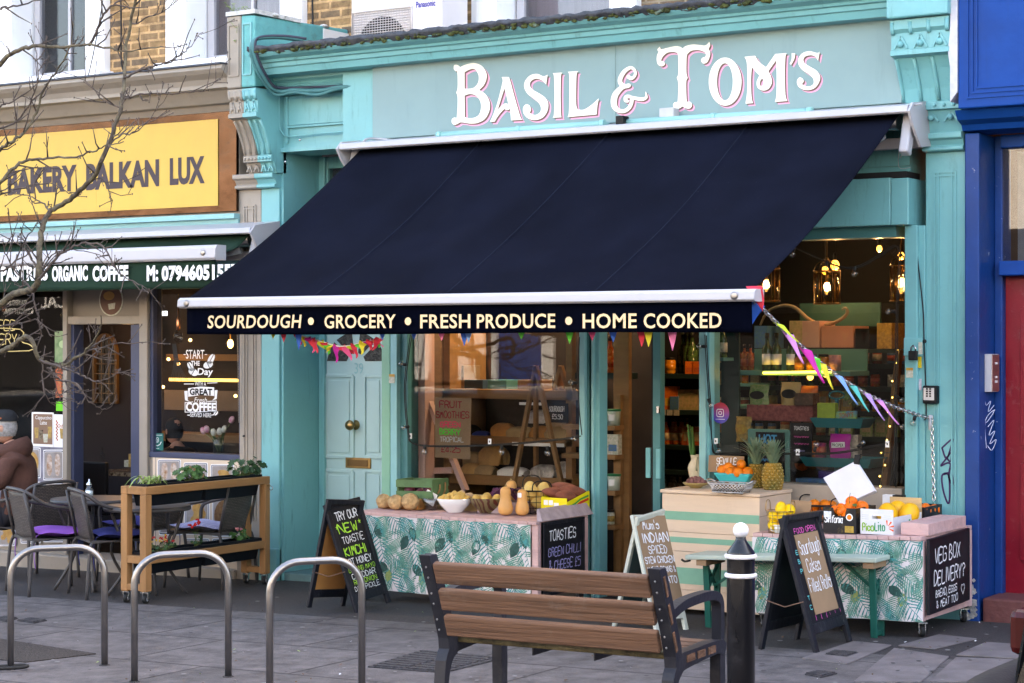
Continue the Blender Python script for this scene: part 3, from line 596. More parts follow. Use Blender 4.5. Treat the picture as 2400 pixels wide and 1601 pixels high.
# ---- bakery sign
mCop=mt('dented_bronze_sheet',(.05,.026,.015),.2,metal=.9,var=.5,vs=2.5,bump=.35,bs=5)
bs_=thing('bakery_sign','yellow bakery name panel on dented bronze sheet metal','sign',(-1.8,-.02,2.52))
b=M();b.box(-6,-.375,-.03,-.002,2.515,3.225);b.build('metal_backing',mCop,bs_,bevel=.002)
A,B=Q(0,507,-.034),Q(511,279,-.034)
b=M();xq1=Q(226,300,-.034).x;b.box(-6,xq1,-.036,-.031,A.z,B.z);b.box(xq1+.001,B.x,-.036,-.031,A.z,B.z);b.build('yellow_panel',mt('signal_yellow',(.60,.385,.07),.4,var=.04),bs_)
mPlum=mt('dark_plum_lettering',(.055,.04,.048),.6)
for t,p0,p1,q0,q1 in(('BAKERY',18,180,374,445),('BALKAN',202,373,352,430),('LUX',398,480,348,421)):
 zz0,zz1=Q((p0+p1)/2,q1,-.037).z,Q((p0+p1)/2,q0,-.037).z
 b=M();b.text(t,V((Q(p0,400,-.037).x,-.037,2.715)),UX,UZ,Q(p1,400,-.037).x-Q(p0,400,-.037).x,.192,.046,off=.001);b.build('word',mPlum,bs_)
 # ================================================================ awnings
mSeam=mt('stitched_seam_thread',(.010,.013,.024),.9,var=.3,vs=30,spec=.05)
def awning(nm,label,xa,xb,yc,zc,yb,zb_,mfab,mval,valh,txts,tmat,seams,xs=None,xe=None,hex_=.095):
 t=thing(nm,label,'awning',((xa+xb)/2,0,zc-.2));xs=xa if xs is None else xs;xe=xb if xe is None else xe
 b=M()
 b.sweep([(-.005,zc+.10),(yc-.06,zc+.055),(yc-.13,zc+.045),(yc-.14,zc+.01),(yc-.125,zc+.0),(yc-.12,zc+.02),(-.005,zc+.075)],xa-.09,xb+.09)
 b.sweep([(-.005,zc-.10),(-.06,zc-.10),(-.06,zc-.16),(-.005,zc-.16)],xa-.05,xb+.05)
 b.build('hood',mWhiteM,t,bevel=.003)
 b=M();b.tube([(xa+.01,yc,zc-.03),(xb-.01,yc,zc-.03)],.045,14);b.build('roller',mSteel,t)
 for s,x in((-1,xa-.02),(1,xb+.02)):
  b=M();b.poly([(-.005,zc+.1),(yc-.10,zc+.06),(yc-.15,zc+.01),(yc-.10,zc-.06),(yc+.02,zc-.17),(-.005,zc-.15)],lambda u,v,d:V((x+s*(.075+d),u,v)),0,.014);b.build('end_plate',mWhiteM,t,bevel=.003)
  b=M();b.obox((x+s*.03,yc-.03,zc-.10),(.055,.07,.24),Matrix.Rotation(-.35,3,'X'));b.build('arm_bracket',mWhiteM,t,bevel=.012)
 r_0=hex_*.15
 def fab(u,v):
  x=(xa+(xb-xa)*u)*(1-v)+(xs+(xe-xs)*u)*v;y=yc-.03+(yb+.01-yc)*v;z=zc+.005+(zb_+r_0-zc)*v
  z-=.05*sin(pi*v)*(1+.3*sin(u*9));z+=.012*sin(u*37+v*5)*v*(1-v)+.004*sin(u*61+2*v)*v
  for sx in seams:z+=.007*max(0,1-abs(u-sx)/.004)
  return V((x,y,z))
 us=sorted(set([i/90 for i in range(91)]+[sx+d for sx in seams for d in(-.004,0,.004)]));nv=22
 b=M();vv=[fab(u,j/nv)for j in range(nv+1)for u in us];nu=len(us)
 b.add(vv,[(j*nu+i,j*nu+i+1,(j+1)*nu+i+1,(j+1)*nu+i)for j in range(nv)for i in range(nu-1)],True)
 o=b.build('fabric',mfab,t);sl=o.modifiers.new('solid','SOLIDIFY');sl.thickness=.003;sl.offset=-1
 for sx in seams:b=M();b.tube([fab(sx,j/nv)+V((0,-.001,.0015))for j in range(nv+1)],.0042,6,flat=.5);b.build('seam',mSeam,o)
 b=M();r_=hex_/2
 prof=[(yb+.05,zb_+r_),(yb-.035,zb_+r_),(yb-.055,zb_+r_*.55),(yb-.06,zb_-r_*.7),(yb-.045,zb_-r_),(yb+.05,zb_-r_)]
 b.sweep(prof,xs-.035,xe+.035);b.build('front_bar',mWhiteM,t,bevel=.004)
 for x in(xs+.035,xe-.07):b=M();b.lathe([(.020,0),(.020,.004),(.012,.006),(.001,.006)],(x,yb-.058,zb_-.002),14,Matrix.Rotation(pi/2,3,'X'));b.build('bar_bolt',mSteel,t)
 def val(u,v):return V((xs+(xe-xs)*u,yb-.012-.014*sin(u*11)*v+.006*sin(u*23)*v,zb_-r_-valh*v-.004*sin(u*6)*v))
 b=M();b.grid(val,60,6);vo=b.build('valance',mval,t);sl=vo.modifiers.new('solid','SOLIDIFY');sl.thickness=.003;sl.offset=-1
 yv=yb-.034
 for w_ in txts:
  b=M()
  if w_[0]=='.':c_=Q(w_[1],w_[2],yv);b.poly(circ(c_.x,c_.z,.021,.021,20),XZ(yv),.001)
  else:A=Q(w_[1],w_[4],yv);B=Q(w_[2],w_[3],yv);b.text(w_[0],A,UX,UZ,B.x-A.x,w_[5],w_[6],shear=w_[7]if len(w_)>7 else 0,space=1.06,off=.001)
  b.build('word' if w_[0]!='.' else 'dot',tmat,vo)
 for s,x in((1,xa+.10),(-1,xb-.10)):
  b=M();el=V((x+s*.55,(yc+yb)/2-.0,(zc+zb_)/2-.13));b.tube([(x,yc,zc-.10),el,((xs+.1 if s>0 else xe-.1),yb+.03,zb_)],.022,8);b.build('folding_arm',mWhiteM,t)
 return t
W_=[]
for s_,a,c in(('SOURDOUGH',476,690),('GROCERY',745,909),('FRESH',965,1080),('PRODUCE',1095,1275),('HOME',1338,1462),('COOKED',1478,1657)):W_.append((s_,a*1.0208,c*1.0208,737,770,.075,.018,.12 if a<500 else 0))
W_+=[('.',714*1.0208,753),('.',937*1.0208,753),('.',1306*1.0208,752)]
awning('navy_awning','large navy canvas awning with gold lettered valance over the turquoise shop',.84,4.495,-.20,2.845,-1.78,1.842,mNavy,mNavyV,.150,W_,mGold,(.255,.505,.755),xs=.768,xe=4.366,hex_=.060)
zc_=Q(300,545,-.2).z
W2=[]
for s_,a,c in(('DE',-38,-8),('PASTRIES',2,112),('ORGANIC',122,206),('COFFEE',217,301),('M:',344,371),('07946051557',379,560)):W2.append((s_,a,c,625,660,.108,.05))
awning('green_awning','dark green awning with white lettered valance over the bakery',-5.2,-.12,-.16,zc_-.05,-.52,2.205,mGreenC,mGreenC,.185,W2,mWhite,(.3,.6),hex_=.10)
# ================================================================ hand lettering: a single-line brush alphabet on a 4 x 6 grid
SF={'A':'00 26 40|12 32','B':'00 06 26 35 24 03|23 42 41 20 00','C':'45 36 16 05 01 10 30 41','D':'00 06 26 44 42 20 00','E':'46 06 00 40|03 33','F':'46 06 00|03 33','G':'45 36 16 05 01 10 30 41 43 23','H':'00 06|40 46|03 43','I':'20 26','J':'36 31 20 10 01','K':'00 06|46 03 40','L':'06 00 40','M':'00 16 23 36 40','N':'00 06 40 46','O':'16 04 02 10 30 42 44 36 16','P':'00 06 36 45 44 33 03','Q':'16 04 02 10 30 42 44 36 16|31 50','R':'00 06 36 45 44 33 03|23 40','S':'45 36 16 05 04 13 33 42 41 30 10 01','T':'06 46|26 20','U':'06 01 10 30 41 46','V':'06 20 46','W':'06 10 24 30 46','X':'00 46|06 40','Y':'06 23 46|23 20','Z':'06 46 00 40','0':'16 04 02 10 30 42 44 36 16','2':'05 16 36 45 44 00 40','3':'06 46 23 42 41 30 10 01','4':'30 36 01 41','5':'46 06 04 34 43 41 30 00','9':'44 33 13 04 05 16 36 45 42 30','£':'45 36 26 15 11 00 40|03 33','&':'40 05 16 25 13 01 10 20 42','!':'26 22|20 21',"'":'27 25','?':'05 16 36 45 44 23 22|20 21',',':'21 20 1a',':':'24 23|21 20','.':'20 21','/':'00 46','~':'02 14 21 33 42 44 31','*':'15 31|35 11|03 43','+':'03 43|21 25','a':'34 14 03 01 10 30|34 30 40','c':'43 34 14 03 01 10 30 41','d':'34 14 03 01 10 30|36 30 40','e':'02 42 43 34 14 03 01 10 30 41','f':'46 36 25 20|14 34','g':'34 14 03 01 10 30|34 3a 1b 0a','h':'06 00|03 14 34 43 40','i':'24 20|26 26','k':'06 00|44 02 40','l':'26 20','m':'04 00|03 14 23 20|23 34 43 40','n':'04 00|03 14 34 43 40','o':'14 03 01 10 30 41 43 34 14','r':'04 00|02 14 34','s':'43 34 14 03 33 41 30 10 01','u':'04 01 10 30 41|44 40','v':'04 20 44','p':'0a 04|03 14 34 43 41 30 10 01','t':'25 21 30|14 34','x':'00 44|04 40','y':'04 20|44 0a'}
SV={'a':-1,'b':-2,'9':9}
def hand(b,text,fn,u0,v0,w,h,th,off=.0015,jit=.25,slant=.0,rg=None):
 rg=rg or rnd;x=0;lines=[]
 for ch in text:
  if ch==' ':x+=3.2;continue
  g=SF.get(ch)
  if not g:x+=4;continue
  dy=rg.uniform(-jit,jit);sc_=1+rg.uniform(-.06,.06)
  nar=ch in "I'!.:,il"
  for st in g.split('|'):
   pts=[]
   for tk in st.split(' '):
    yy=tk[1];yy={'a':-1,'b':-2}.get(yy,None)if yy in 'ab' else int(yy)
    px=int(tk[0])*sc_+rg.uniform(-jit,jit)*.5-(1.2 if nar else 0)
    pts.append((x+px+slant*yy,yy*sc_+dy+rg.uniform(-jit,jit)*.5))
   lines.append(pts)
  x+=2.6 if nar else 5.3
 W=max(p[0]for l in lines for p in l);Hh=6.0;k=0
 for l in lines:
  q=[(u0+p[0]/W*w,v0+p[1]/Hh*h)for p in l]
  if len(q)>1 and(q[0]==q[-1]and len(set(q))==1):q[-1]=(q[0][0],q[0][1]+th*.3)
  if len(q)>2:q=smooth([(a,c)for a,c in q],4,False)
  k+=1;b.rib(q,fn,[th*rg.uniform(.8,1.15)for _ in q],off+.00012*(k%5))
mChalkW=mt('white_chalk_paint',(.78,.78,.80),.8,var=.12,vs=60)
mChalkG=mt('lime_chalk_paint',(.38,.72,.06),.8,var=.12,vs=60)
mChalkP=mt('pink_chalk',(.75,.12,.42),.8,var=.15,vs=60)
mBoard=mt('blackboard',(.006,.0065,.010),.6,var=.4,vs=4,dirt=.12,dcol=(.12,.12,.13),dsc=3)
mBoardF=mt('black_painted_wood',(.007,.008,.013),.5,var=.4,vs=10,bump=.15,bs=30,stretch=(1,1,.15),dirt=.25,dcol=(.18,.17,.17),dsc=14)
mPly=mt('varnished_hardboard',(.38,.17,.05),.5,var=.18,vs=3)
mCard=mt('brown_card',(.30,.19,.11),.85,var=.08,vs=6)
# ================================================================ bicycle hoops
def hoop(L,R_,H_,label):
 L,R_=G(*L),G(*R_);t=thing('bike_stand',label,'bike stand',(L+R_)/2,group='steel cycle hoops');u=(R_-L).normalized();wd=(R_-L).length;r=.135;up=V((0,0,1))
 pts=[L-up*.05]
 for k in range(9):a=pi-k*pi/16;pts.append(L+u*(r+r*cos(a))+up*(H_-r+r*sin(a)))
 for k in range(9):a=pi/2-k*pi/16;pts.append(L+u*(wd-r+r*cos(a))+up*(H_-r+r*sin(a)))
 pts.append(R_-up*.05);b=M();b.tube(pts,.0165,14);b.build('hoop_tube',mSteel,t)
 for p in(L,R_):b=M();b.lathe([(.026,.0),(.026,.004),(.017,.006)],p+up*.002,14);b.build('base_collar',mAsph,t)
hoop((25,1571),(245,1561),.585,'steel cycle hoop at the left edge with a black lock round its foot')
hoop((315,1600),(535,1588),.585,'middle steel cycle hoop, in front of the wooden planter trolley')
hoop((632,1632),(848,1618),.585,'rightmost steel cycle hoop, in front of the kimchi toastie board')
lk=thing('bike_lock','black shackle lock with a yellow ended bar lying round the hoop foot','bike lock',G(40,1575))
c0=G(20,1574);b=M();U=(G(93,1572)-G(-20,1578)).normalized();W=V((-U.y,U.x,0))
o=c0+V((0,0,.022));b.tube([o-U*.12-W*.035]+[o+U*.055+W*.035*sin(a)+U*.035*cos(a)for a in[-pi/2+k*pi/10 for k in range(11)]]+[o-U*.12+W*.035],.0085,8);b.build('shackle',mBlack,lk)
b=M();b.tube([o-U*.125-W*.06,o-U*.125+W*.06],.015,10);b.mi=1;b.tube([o-U*.125-W*.085,o-U*.125-W*.06],.0155,10);b.build('crossbar',[mBlack,mt('yellow_plastic',(.8,.5,.02),.4)],lk)
# ================================================================ bench
mBenchW=mt('weathered_bench_slat',(.135,.072,.044),.75,var=.4,vs=9,bump=.35,bs=26,stretch=(.16,1.5,4),dirt=.4,dcol=(.20,.165,.135),dsc=9)
mBenchE=mt('graphite_cast_iron',(.016,.017,.023),.45,var=.2,vs=8,bump=.08,bs=60,dirt=.2,dcol=(.10,.10,.10),dsc=10)
mMossW=mt('mossy_seat_edge',(.10,.085,.045),.85,var=.5,vs=16,bump=.5,bs=40,dirt=.6,dcol=(.06,.075,.02),dsc=9)
bl=V((4.335,-4.40,gz(4.33)-.01));BL=.955
bn=thing('park_bench','slatted wooden bench with graphite cast iron ends, seen from behind','bench',bl,radians(4.3),world=False)
def yz(y0,z0,y1,z1,z):return y0+(y1-y0)*(z-z0)/(z1-z0)
def backy(z):return.045-(.13/.33)*max(0,z-.40)
slz=[(.655,.735),(.555,.635),(.455,.535)]
for i,(z0,z1)in enumerate(slz):
 b=M();Rm=Matrix.Rotation(atan(.13/.33),3,'X');zc=(z0+z1)/2;b.obox((BL/2,backy(zc)-.012,zc+.0),(BL-.10,.028,(z1-z0)*1.03),Rm);b.build('back_slat',mBenchW,bn,bevel=.006)
for i in range(4):
 b=M();b.box(.04,BL-.04,.09+i*.088,.165+i*.088,.418,.445);b.build('seat_slat',mMossW if i==0 else mBenchW,bn,bevel=.005)
for x in(0,BL-.045):
 b=M();fnx=lambda u,v,d:V((x+d,u,v));wd_=.045
 po=[(-.045,0),(.0,0),(.01,.2),(.035,.33),(.075,.375),(.13,.388),(.40,.40),(.46,.385),(.455,.445),(.09,.448),(.07,.47),(backy(.72)+.03,.735),(backy(.75)+.012,.757),(backy(.75)-.02,.757),(backy(.72)-.026,.73),(.02,.44),(.0,.36),(-.02,.2)]
 b.poly(smooth(po,3),fnx,0,wd_)
 b.poly(smooth([(.43,.40),(.475,.39),(.475,.1),(.47,0),(.43,0),(.435,.1)],3),fnx,.002,wd_-.002)
 arm=[(backy(.58)+.02,.585),(.12,.612),(.30,.618),(.40,.610),(.448,.585),(.458,.53),(.455,.43)]
 ap=[(a,c)for a,c in smooth(arm,5,False)]
 for k in range(len(ap)-1):
  p,q=V((x+wd_/2,*ap[k])),V((x+wd_/2,*ap[k+1]));e=(q-p).normalized()*.004;b.bar(p-e,q+e,wd_-.004-.0001*k,.034,(1,0,0))if False else b.bar(p-e,q+e,.034,wd_-.004-.00015*k,(1,0,0))
 be=b.build('bench_end',mBenchE,bn,bevel=.006)
 xx=x+wd_ if x>0 else x
 for z0,z1 in slz:b=M();p,q=V((xx,backy(z0)+.004,z0+.005)),V((xx,backy(z1)+.004,z1-.005));b.bar(p,q,.016,.006,(1,0,0));b.build('slat_end',mBenchW,be)
 for k in range(3):b=M();b.obox((xx,.15+k*.095,.422),(.006,.07,.026));b.build('slat_end',mBenchW,be)
 b=M()
 for z0,z1 in slz:
  for zz in(z0+.02,z1-.02):b.ball((x+wd_/2,backy(zz)-.026,zz),.0045,6)
 b.build('screw_head',mSteel,be)
b=M();b.obox((.085,backy(.70)-.0275,.708),(.045,.003,.022),Matrix.Rotation(atan(.13/.33),3,'X'));b.build('plate',mt('engraved_plate',(.5,.48,.44),.5,var=.25,vs=60),bn)
b=M();b.box(.35,.355,.1,.45,.39,.417);b.box(.60,.605,.1,.45,.39,.417);b.build('cross_strap',mBenchE,bn)
# ================================================================ bollard
bo=thing('bollard','black bollard with two white rings and a white ball finial, right of the bench','bollard',(5.559,-4.359,gz(5.56)-.1))
mBol=mt('scuffed_black_gloss',(.007,.007,.009),.3,var=.3,vs=8,bump=.12,bs=22,stretch=(1,1,.2),coat=.3,dirt=.18,dcol=(.16,.16,.17),dsc=9)
mBolW=mt('scuffed_white_gloss',(.75,.75,.78),.4,var=.06,dirt=.5,dcol=(.12,.12,.13),dsc=22)
Rb=.0475;bx=V((5.559,-4.359,0));b=M();b.lathe([(Rb,gz(5.56)-.1),(Rb,.838),(Rb*.985,.845),(Rb*.985,.885),(Rb*1.0,.89),(Rb*1.0,.905),(Rb*.98,.912),(Rb*.42,.949),(Rb*.36,.956),(Rb*.36,.962)],bx,40);b.build('post',mBol,bo)
for z in(.8335,.8975):b=M();b.lathe([(Rb,z-.008),(Rb*1.13,z-.006),(Rb*1.16,z),(Rb*1.13,z+.006),(Rb,z+.008)],bx,40);b.build('ring',mBolW,bo)
b=M();b.ball(bx+V((0,0,.984)),.0265,24);b.build('ball_finial',mBolW,bo)
# ================================================================ pavement boards
def aboard(nm,label,FL,FR,RL,RR,z_top,shift,mF,mB,foot=.13,railw=.035,inner=None,back=None):
 FL,FR,RL,RR=[V(p)for p in(FL,FR,RL,RR)];up=V((0,0,1));s=V((*shift,0))
 TL=(FL+RL)/2+s;TL.z=z_top[0];TR=(FR+RR)/2+s;TR.z=z_top[1]
 t=thing(nm,label,'sign',(FL+RR)/2)
 res=None
 for(A,B,C,D,front)in((FL,FR,TR,TL,True),(RR,RL,TL,TR,False)):
  W=((D-A)+(C-B)).normalized();U=(B-A);U=(U-W*U.dot(W)).normalized();N=U.cross(W);wd=((B-A).dot(U)+(C-D).dot(U))/2;hh=(D-A).length;e=-.004 if front else-.004
  f=lambda u,v,d=0,A=A,U=U,W=W,N=N:A+U*u+W*v+N*d
  b=M()
  for u in(railw/2,wd-railw/2):b.bar(f(u,0,e-.010),f(u,hh,e-.010),.02,railw,U)
  b.bar(f(railw,hh-.014,e-.010),f(wd-railw,hh-.014,e-.010),.018,.028,W);b.bar(f(railw,hh*foot,e-.010),f(wd-railw,hh*foot,e-.010),.018,.05,W)
  b.build('frame',mF,t,bevel=.003)
  tp=hh-.025 if front else hh-.11
  b=M();b.hexa([f(railw-.002,hh*foot+.02,e-.014),f(wd-railw+.002,hh*foot+.02,e-.014),f(wd-railw+.002,tp,e-.014),f(railw-.002,tp,e-.014)],[f(railw-.002,hh*foot+.02,e-.006),f(wd-railw+.002,hh*foot+.02,e-.006),f(wd-railw+.002,tp,e-.006),f(railw-.002,tp,e-.006)])
  if back:b.mi=1;b.hexa([f(railw-.002,hh*foot+.02,e-.0172),f(wd-railw+.002,hh*foot+.02,e-.0172),f(wd-railw+.002,tp,e-.0172),f(railw-.002,tp,e-.0172)],[f(railw-.002,hh*foot+.02,e-.0142),f(wd-railw+.002,hh*foot+.02,e-.0142),f(wd-railw+.002,tp,e-.0142),f(railw-.002,tp,e-.0142)])
  o=b.build('board',[mB,back or mB],t)
  if front:res=(f,wd,hh,t,o)
 b=M();m1,m2=FL.lerp(TL,.38),RL.lerp(TL,.38);b.tube([m1,(m1+m2)/2-up*.03,m2],.003,5);m1,m2=FR.lerp(TR,.2),RR.lerp(TR,.2);b.tube([m1,(m1+m2)/2-up*.05,m2],.003,5);b.build('stay_chain',mt('rusty_chain',(.16,.09,.06),.7),t)
 return res
f,wd,hh,t,bo_=aboard('pavement_board','black pavement board chalked with a kimchi toastie in white and lime',(1.536,-1.178,.034),(1.54,-.826,.034),(1.215,-1.273,.027),(1.235,-.932,.028),(.660,.668),(-.045,0),mBoardF,mBoard,back=mPly)
fb=lambda u,v,d:f(u,v,-.010+d)
def vline(y_top,hh_):return y_top
rows=[('TRY OUR','w',.50,.855,.60,.085,.30),('NEW','g',.44,.735,.52,.10,.30),('TOASTIE','w',.50,.64,.60,.075,.22),('KIMCHI','g',.46,.525,.58,.09,.32),('HOT HONEY','w',.47,.44,.72,.07,.28),('GUYANG MAYO','g',.5,.378,.74,.048,.26),('CHEDDAR','w',.5,.315,.66,.055,.28),('RED ONION','g',.5,.262,.64,.048,.26),('DILL PICKLE','w',.5,.205,.70,.050,.24)]
for col,mm in(('w',mChalkW),('g',mChalkG)):
 b=M()
 for tx,cc,cu,v,w_,h_,th in rows:
  if cc==col:hand(b,tx,fb,wd*(cu-w_/2),hh*(v-.02),wd*w_,hh*h_*.82,hh*h_*th*.42,jit=.2)
 if col=='g':
  for u,v in((.16,.775),(.80,.785)):b.poly([(wd*u+.016*(1 if k%2==0 else.45)*cos(k*pi/5+.3),hh*v+.016*(1 if k%2==0 else.45)*sin(k*pi/5+.3))for k in range(10)],fb,.0015)
 b.build('lettering',mm,bo_)
mGreyW=mt('grey_green_painted_wood',(.52,.54,.46),.55,var=.12,vs=9,bump=.12,dirt=.35,dcol=(.25,.22,.17),dsc=12)
f2,wd2,hh2,t2,bo2=aboard('pavement_board','pale framed pavement board with a stew chicken card, behind the bench',(3.577,-1.271,.079),(3.612,-.985,.079),(3.224,-1.163,.071),(3.226,-.87,.071),(.702,.712),(0,0),mGreyW,mt('deep_teal_board',(.012,.06,.075),.5,var=.2),foot=.16,railw=.028)
b=M();fc=lambda u,v,d:f2(u,v,d-.003);b.poly([(.012,hh2*.21),(wd2-.004,hh2*.205),(wd2-.004,hh2*.985),(.012,hh2*.985)],fc,.001,.004);cd2=b.build('card',mCard,t2)
b=M();fc2=lambda u,v,d:f2(u,v,.0015+d)
for tx,cu,v,w_,h_,th in(("Mum's",.46,.875,.50,.08,.012),('INDIAN',.52,.765,.80,.095,.017),('SPICED',.52,.67,.56,.08,.011),('STEW CHICKEN',.52,.59,.90,.065,.011),('W/RED BEANS &',.52,.51,.86,.06,.009),('& POTATO',.50,.42,.84,.07,.013)):hand(b,tx,fc2,wd2*(cu-w_/2),hh2*v,wd2*w_,hh2*h_*.78,th*.5,off=.001,jit=.2)
b.build('lettering',mChalkW,cd2)
f3,wd3,hh3,t3,bo3=aboard('pavement_board','tall scuffed black pavement board with a sourdough card pinned on it',(4.576,-1.495,.101),(4.581,-1.06,.101),(4.261,-1.519,.094),(4.268,-1.07,.094),(.752,.762),(-.03,0),mBoardF,mBoard,foot=.17,railw=.04)
b=M();tl=lambda u,v,d:f3(u,v,-.009+d);b.poly([(wd3*.235,hh3*.265),(wd3*.86,hh3*.262),(wd3*.845,hh3*.855),(wd3*.215,hh3*.86)],tl,.001,.004);cd3=b.build('card',mCard,bo3)
b=M();t3f=lambda u,v,d:f3(u,v,-.0045+d)
for tx,cu,v,w_,h_ in(('Sourdough',.53,.71,.54,.10),('Cakes',.50,.575,.34,.09),('Filled Rolls',.55,.43,.58,.095)):hand(b,tx,t3f,wd3*(cu-w_/2),hh3*v,wd3*w_,hh3*h_,.0054,off=.001,jit=.15)
b.build('lettering',mChalkW,cd3)
b=M();hand(b,'FOOD OPEN',tl,wd3*.25,hh3*.868,wd3*.56,hh3*.035,.004);hand(b,'I I I',tl,wd3*.22,hh3*.225,wd3*.3,hh3*.04,.004);hand(b,'I I I',tl,wd3*.6,hh3*.235,wd3*.3,hh3*.02,.003);b.build('lettering',mChalkP,bo3)
b=M()
for v,tx in((.72,'E'),(.65,'B'),(.58,'P'),(.38,'T'),(.31,'C')):hand(b,tx,tl,wd3*.155,hh3*v,wd3*.05,hh3*.03,.004)
b.build('lettering',mt('turquoise_chalk',(.1,.5,.5),.8),bo3)
# ================================================================ planter trolley
mPine=mt('oiled_pine',(.33,.165,.064),.6,var=.22,vs=7,bump=.12,bs=30,stretch=(2,.2,2),dirt=.2,dcol=(.22,.11,.04),dsc=9)
mPineV=mt('oiled_pine_post',(.33,.165,.064),.6,var=.22,vs=7,bump=.12,bs=30,stretch=(2,2,.2),dirt=.2,dcol=(.22,.11,.04),dsc=9)
mTrough=mt('black_plastic_trough',(.006,.008,.012),.5,var=.2,spec=.15)
pl=thing('planter_trolley','pine planter trolley on castors with two tiers of black troughs','planter',(-.02,-.79,0))
px0,px1,py0,py1=-.150,.062,-1.385,-.195;zt=.722;ps=.052
for x in(px0,px1-ps):
 for y in(py0,py1-ps):b=M();b.box(x,x+ps,y,y+ps,gz(x)+.075,zt-.05);b.build('post',mPineV,pl,bevel=.004)
for z0,z1 in((zt-.0495,zt),(.245,.295)):
 o_=0 if z0>.5 else.003
 for x in(px0,px1-ps):b=M();b.box(x+o_,x+ps-o_,py0+(0 if z0>.5 else ps),py1-(0 if z0>.5 else ps),z0,z1);b.build('long_rail',mPine,pl,bevel=.004)
 for y in(py0,py1-ps):b=M();b.box(px0+ps,px1-ps,y+.002,y+ps-.002,z0+.001,z1-.001);b.build('cross_rail',mPine,pl,bevel=.004)
for y in(py0,py1-ps):b=M();b.box(px0+ps,px1-ps,y+.002,y+ps-.002,.078,.118);b.build('cross_rail',mPine,pl,bevel=.004)
mSoil=mt('potting_soil',(.035,.024,.016),.95,var=.5,vs=40,bump=.8,bs=80)
for z,nm in((zt,0),(.300,1)):
 for y0,y1 in((py0+.055,-.80),(-.79,py1-.055)):
  b=M();x0,x1=px0+.04,px1-.04
  b.hexa([(x0+.02,y0+.015,z-.125),(x1-.02,y0+.015,z-.125),(x1-.02,y1-.015,z-.125),(x0+.02,y1-.015,z-.125)],[(x0,y0,z-.012),(x1,y0,z-.012),(x1,y1,z-.012),(x0,y1,z-.012)])
  b.box(x0-.012,x1+.012,y0-.01,y1+.01,z+.002,z+.014)if False else None
  for a0,a1,c0_,c1_ in((x0-.012,x0+.006,y0-.008,y1+.008),(x1-.006,x1+.012,y0-.008,y1+.008),(x0+.006,x1-.006,y0-.008,y0+.008),(x0+.006,x1-.006,y1-.008,y1+.008)):b.box(a0,a1,c0_,c1_,z-.011,z+.014)
  tr_=b.build('trough',mTrough,pl,bevel=.003)
  b=M();b.box(x0+.008,x1-.008,y0+.01,y1-.01,z-.011,z-.002);b.build('soil',mSoil,tr_)
def caster(root,x,y,zb,r=.028,yaw=.3):
 c=V((x,y,zb+r));b=M();Rz=Matrix.Rotation(yaw,3,'Z');Rm=Rz@Matrix.Rotation(pi/2,3,'Y')
 b.lathe([(r*.55,-.012),(r,-.010),(r,.010),(r*.55,.012)],c,18,Rm);b.mi=1;b.lathe([(.001,-.0135),(r*.5,-.013),(r*.5,.013),(.001,.0135)],c,14,Rm)
 b.mi=2;up=V((0,0,1));ax=Rm@V((0,0,1));b.bar(c+ax*.017,c+ax*.017+up*(r+.012),.004,r*.9,Rz@V((0,1,0)));b.bar(c-ax*.017,c-ax*.017+up*(r+.012),.004,r*.9,Rz@V((0,1,0)))
 b.obox(c+up*(r+.014),(.05,.05,.006),Rz);return b.build('castor',[mBlack,mt_wheel,mChrome],root)
mt_wheel=mt('grey_wheel_hub',(.35,.36,.4),.5)
for x in(px0+ps/2,px1-ps/2):
 for y in(py0+ps/2,py1-ps/2):caster(pl,x,y,gz(x))
b=M();hk=Q(640,1132,py1+.01);b.tube([V((px1,py1-.03,.66)),V((px1+.02,py1-.03,.66))]+[V((px1+.032+.014*sin(a),py1-.03,.660-.014+.014*cos(a)))for a in[k*pi/5 for k in range(8)]],.003,6);b.build('hook',mChrome,pl)
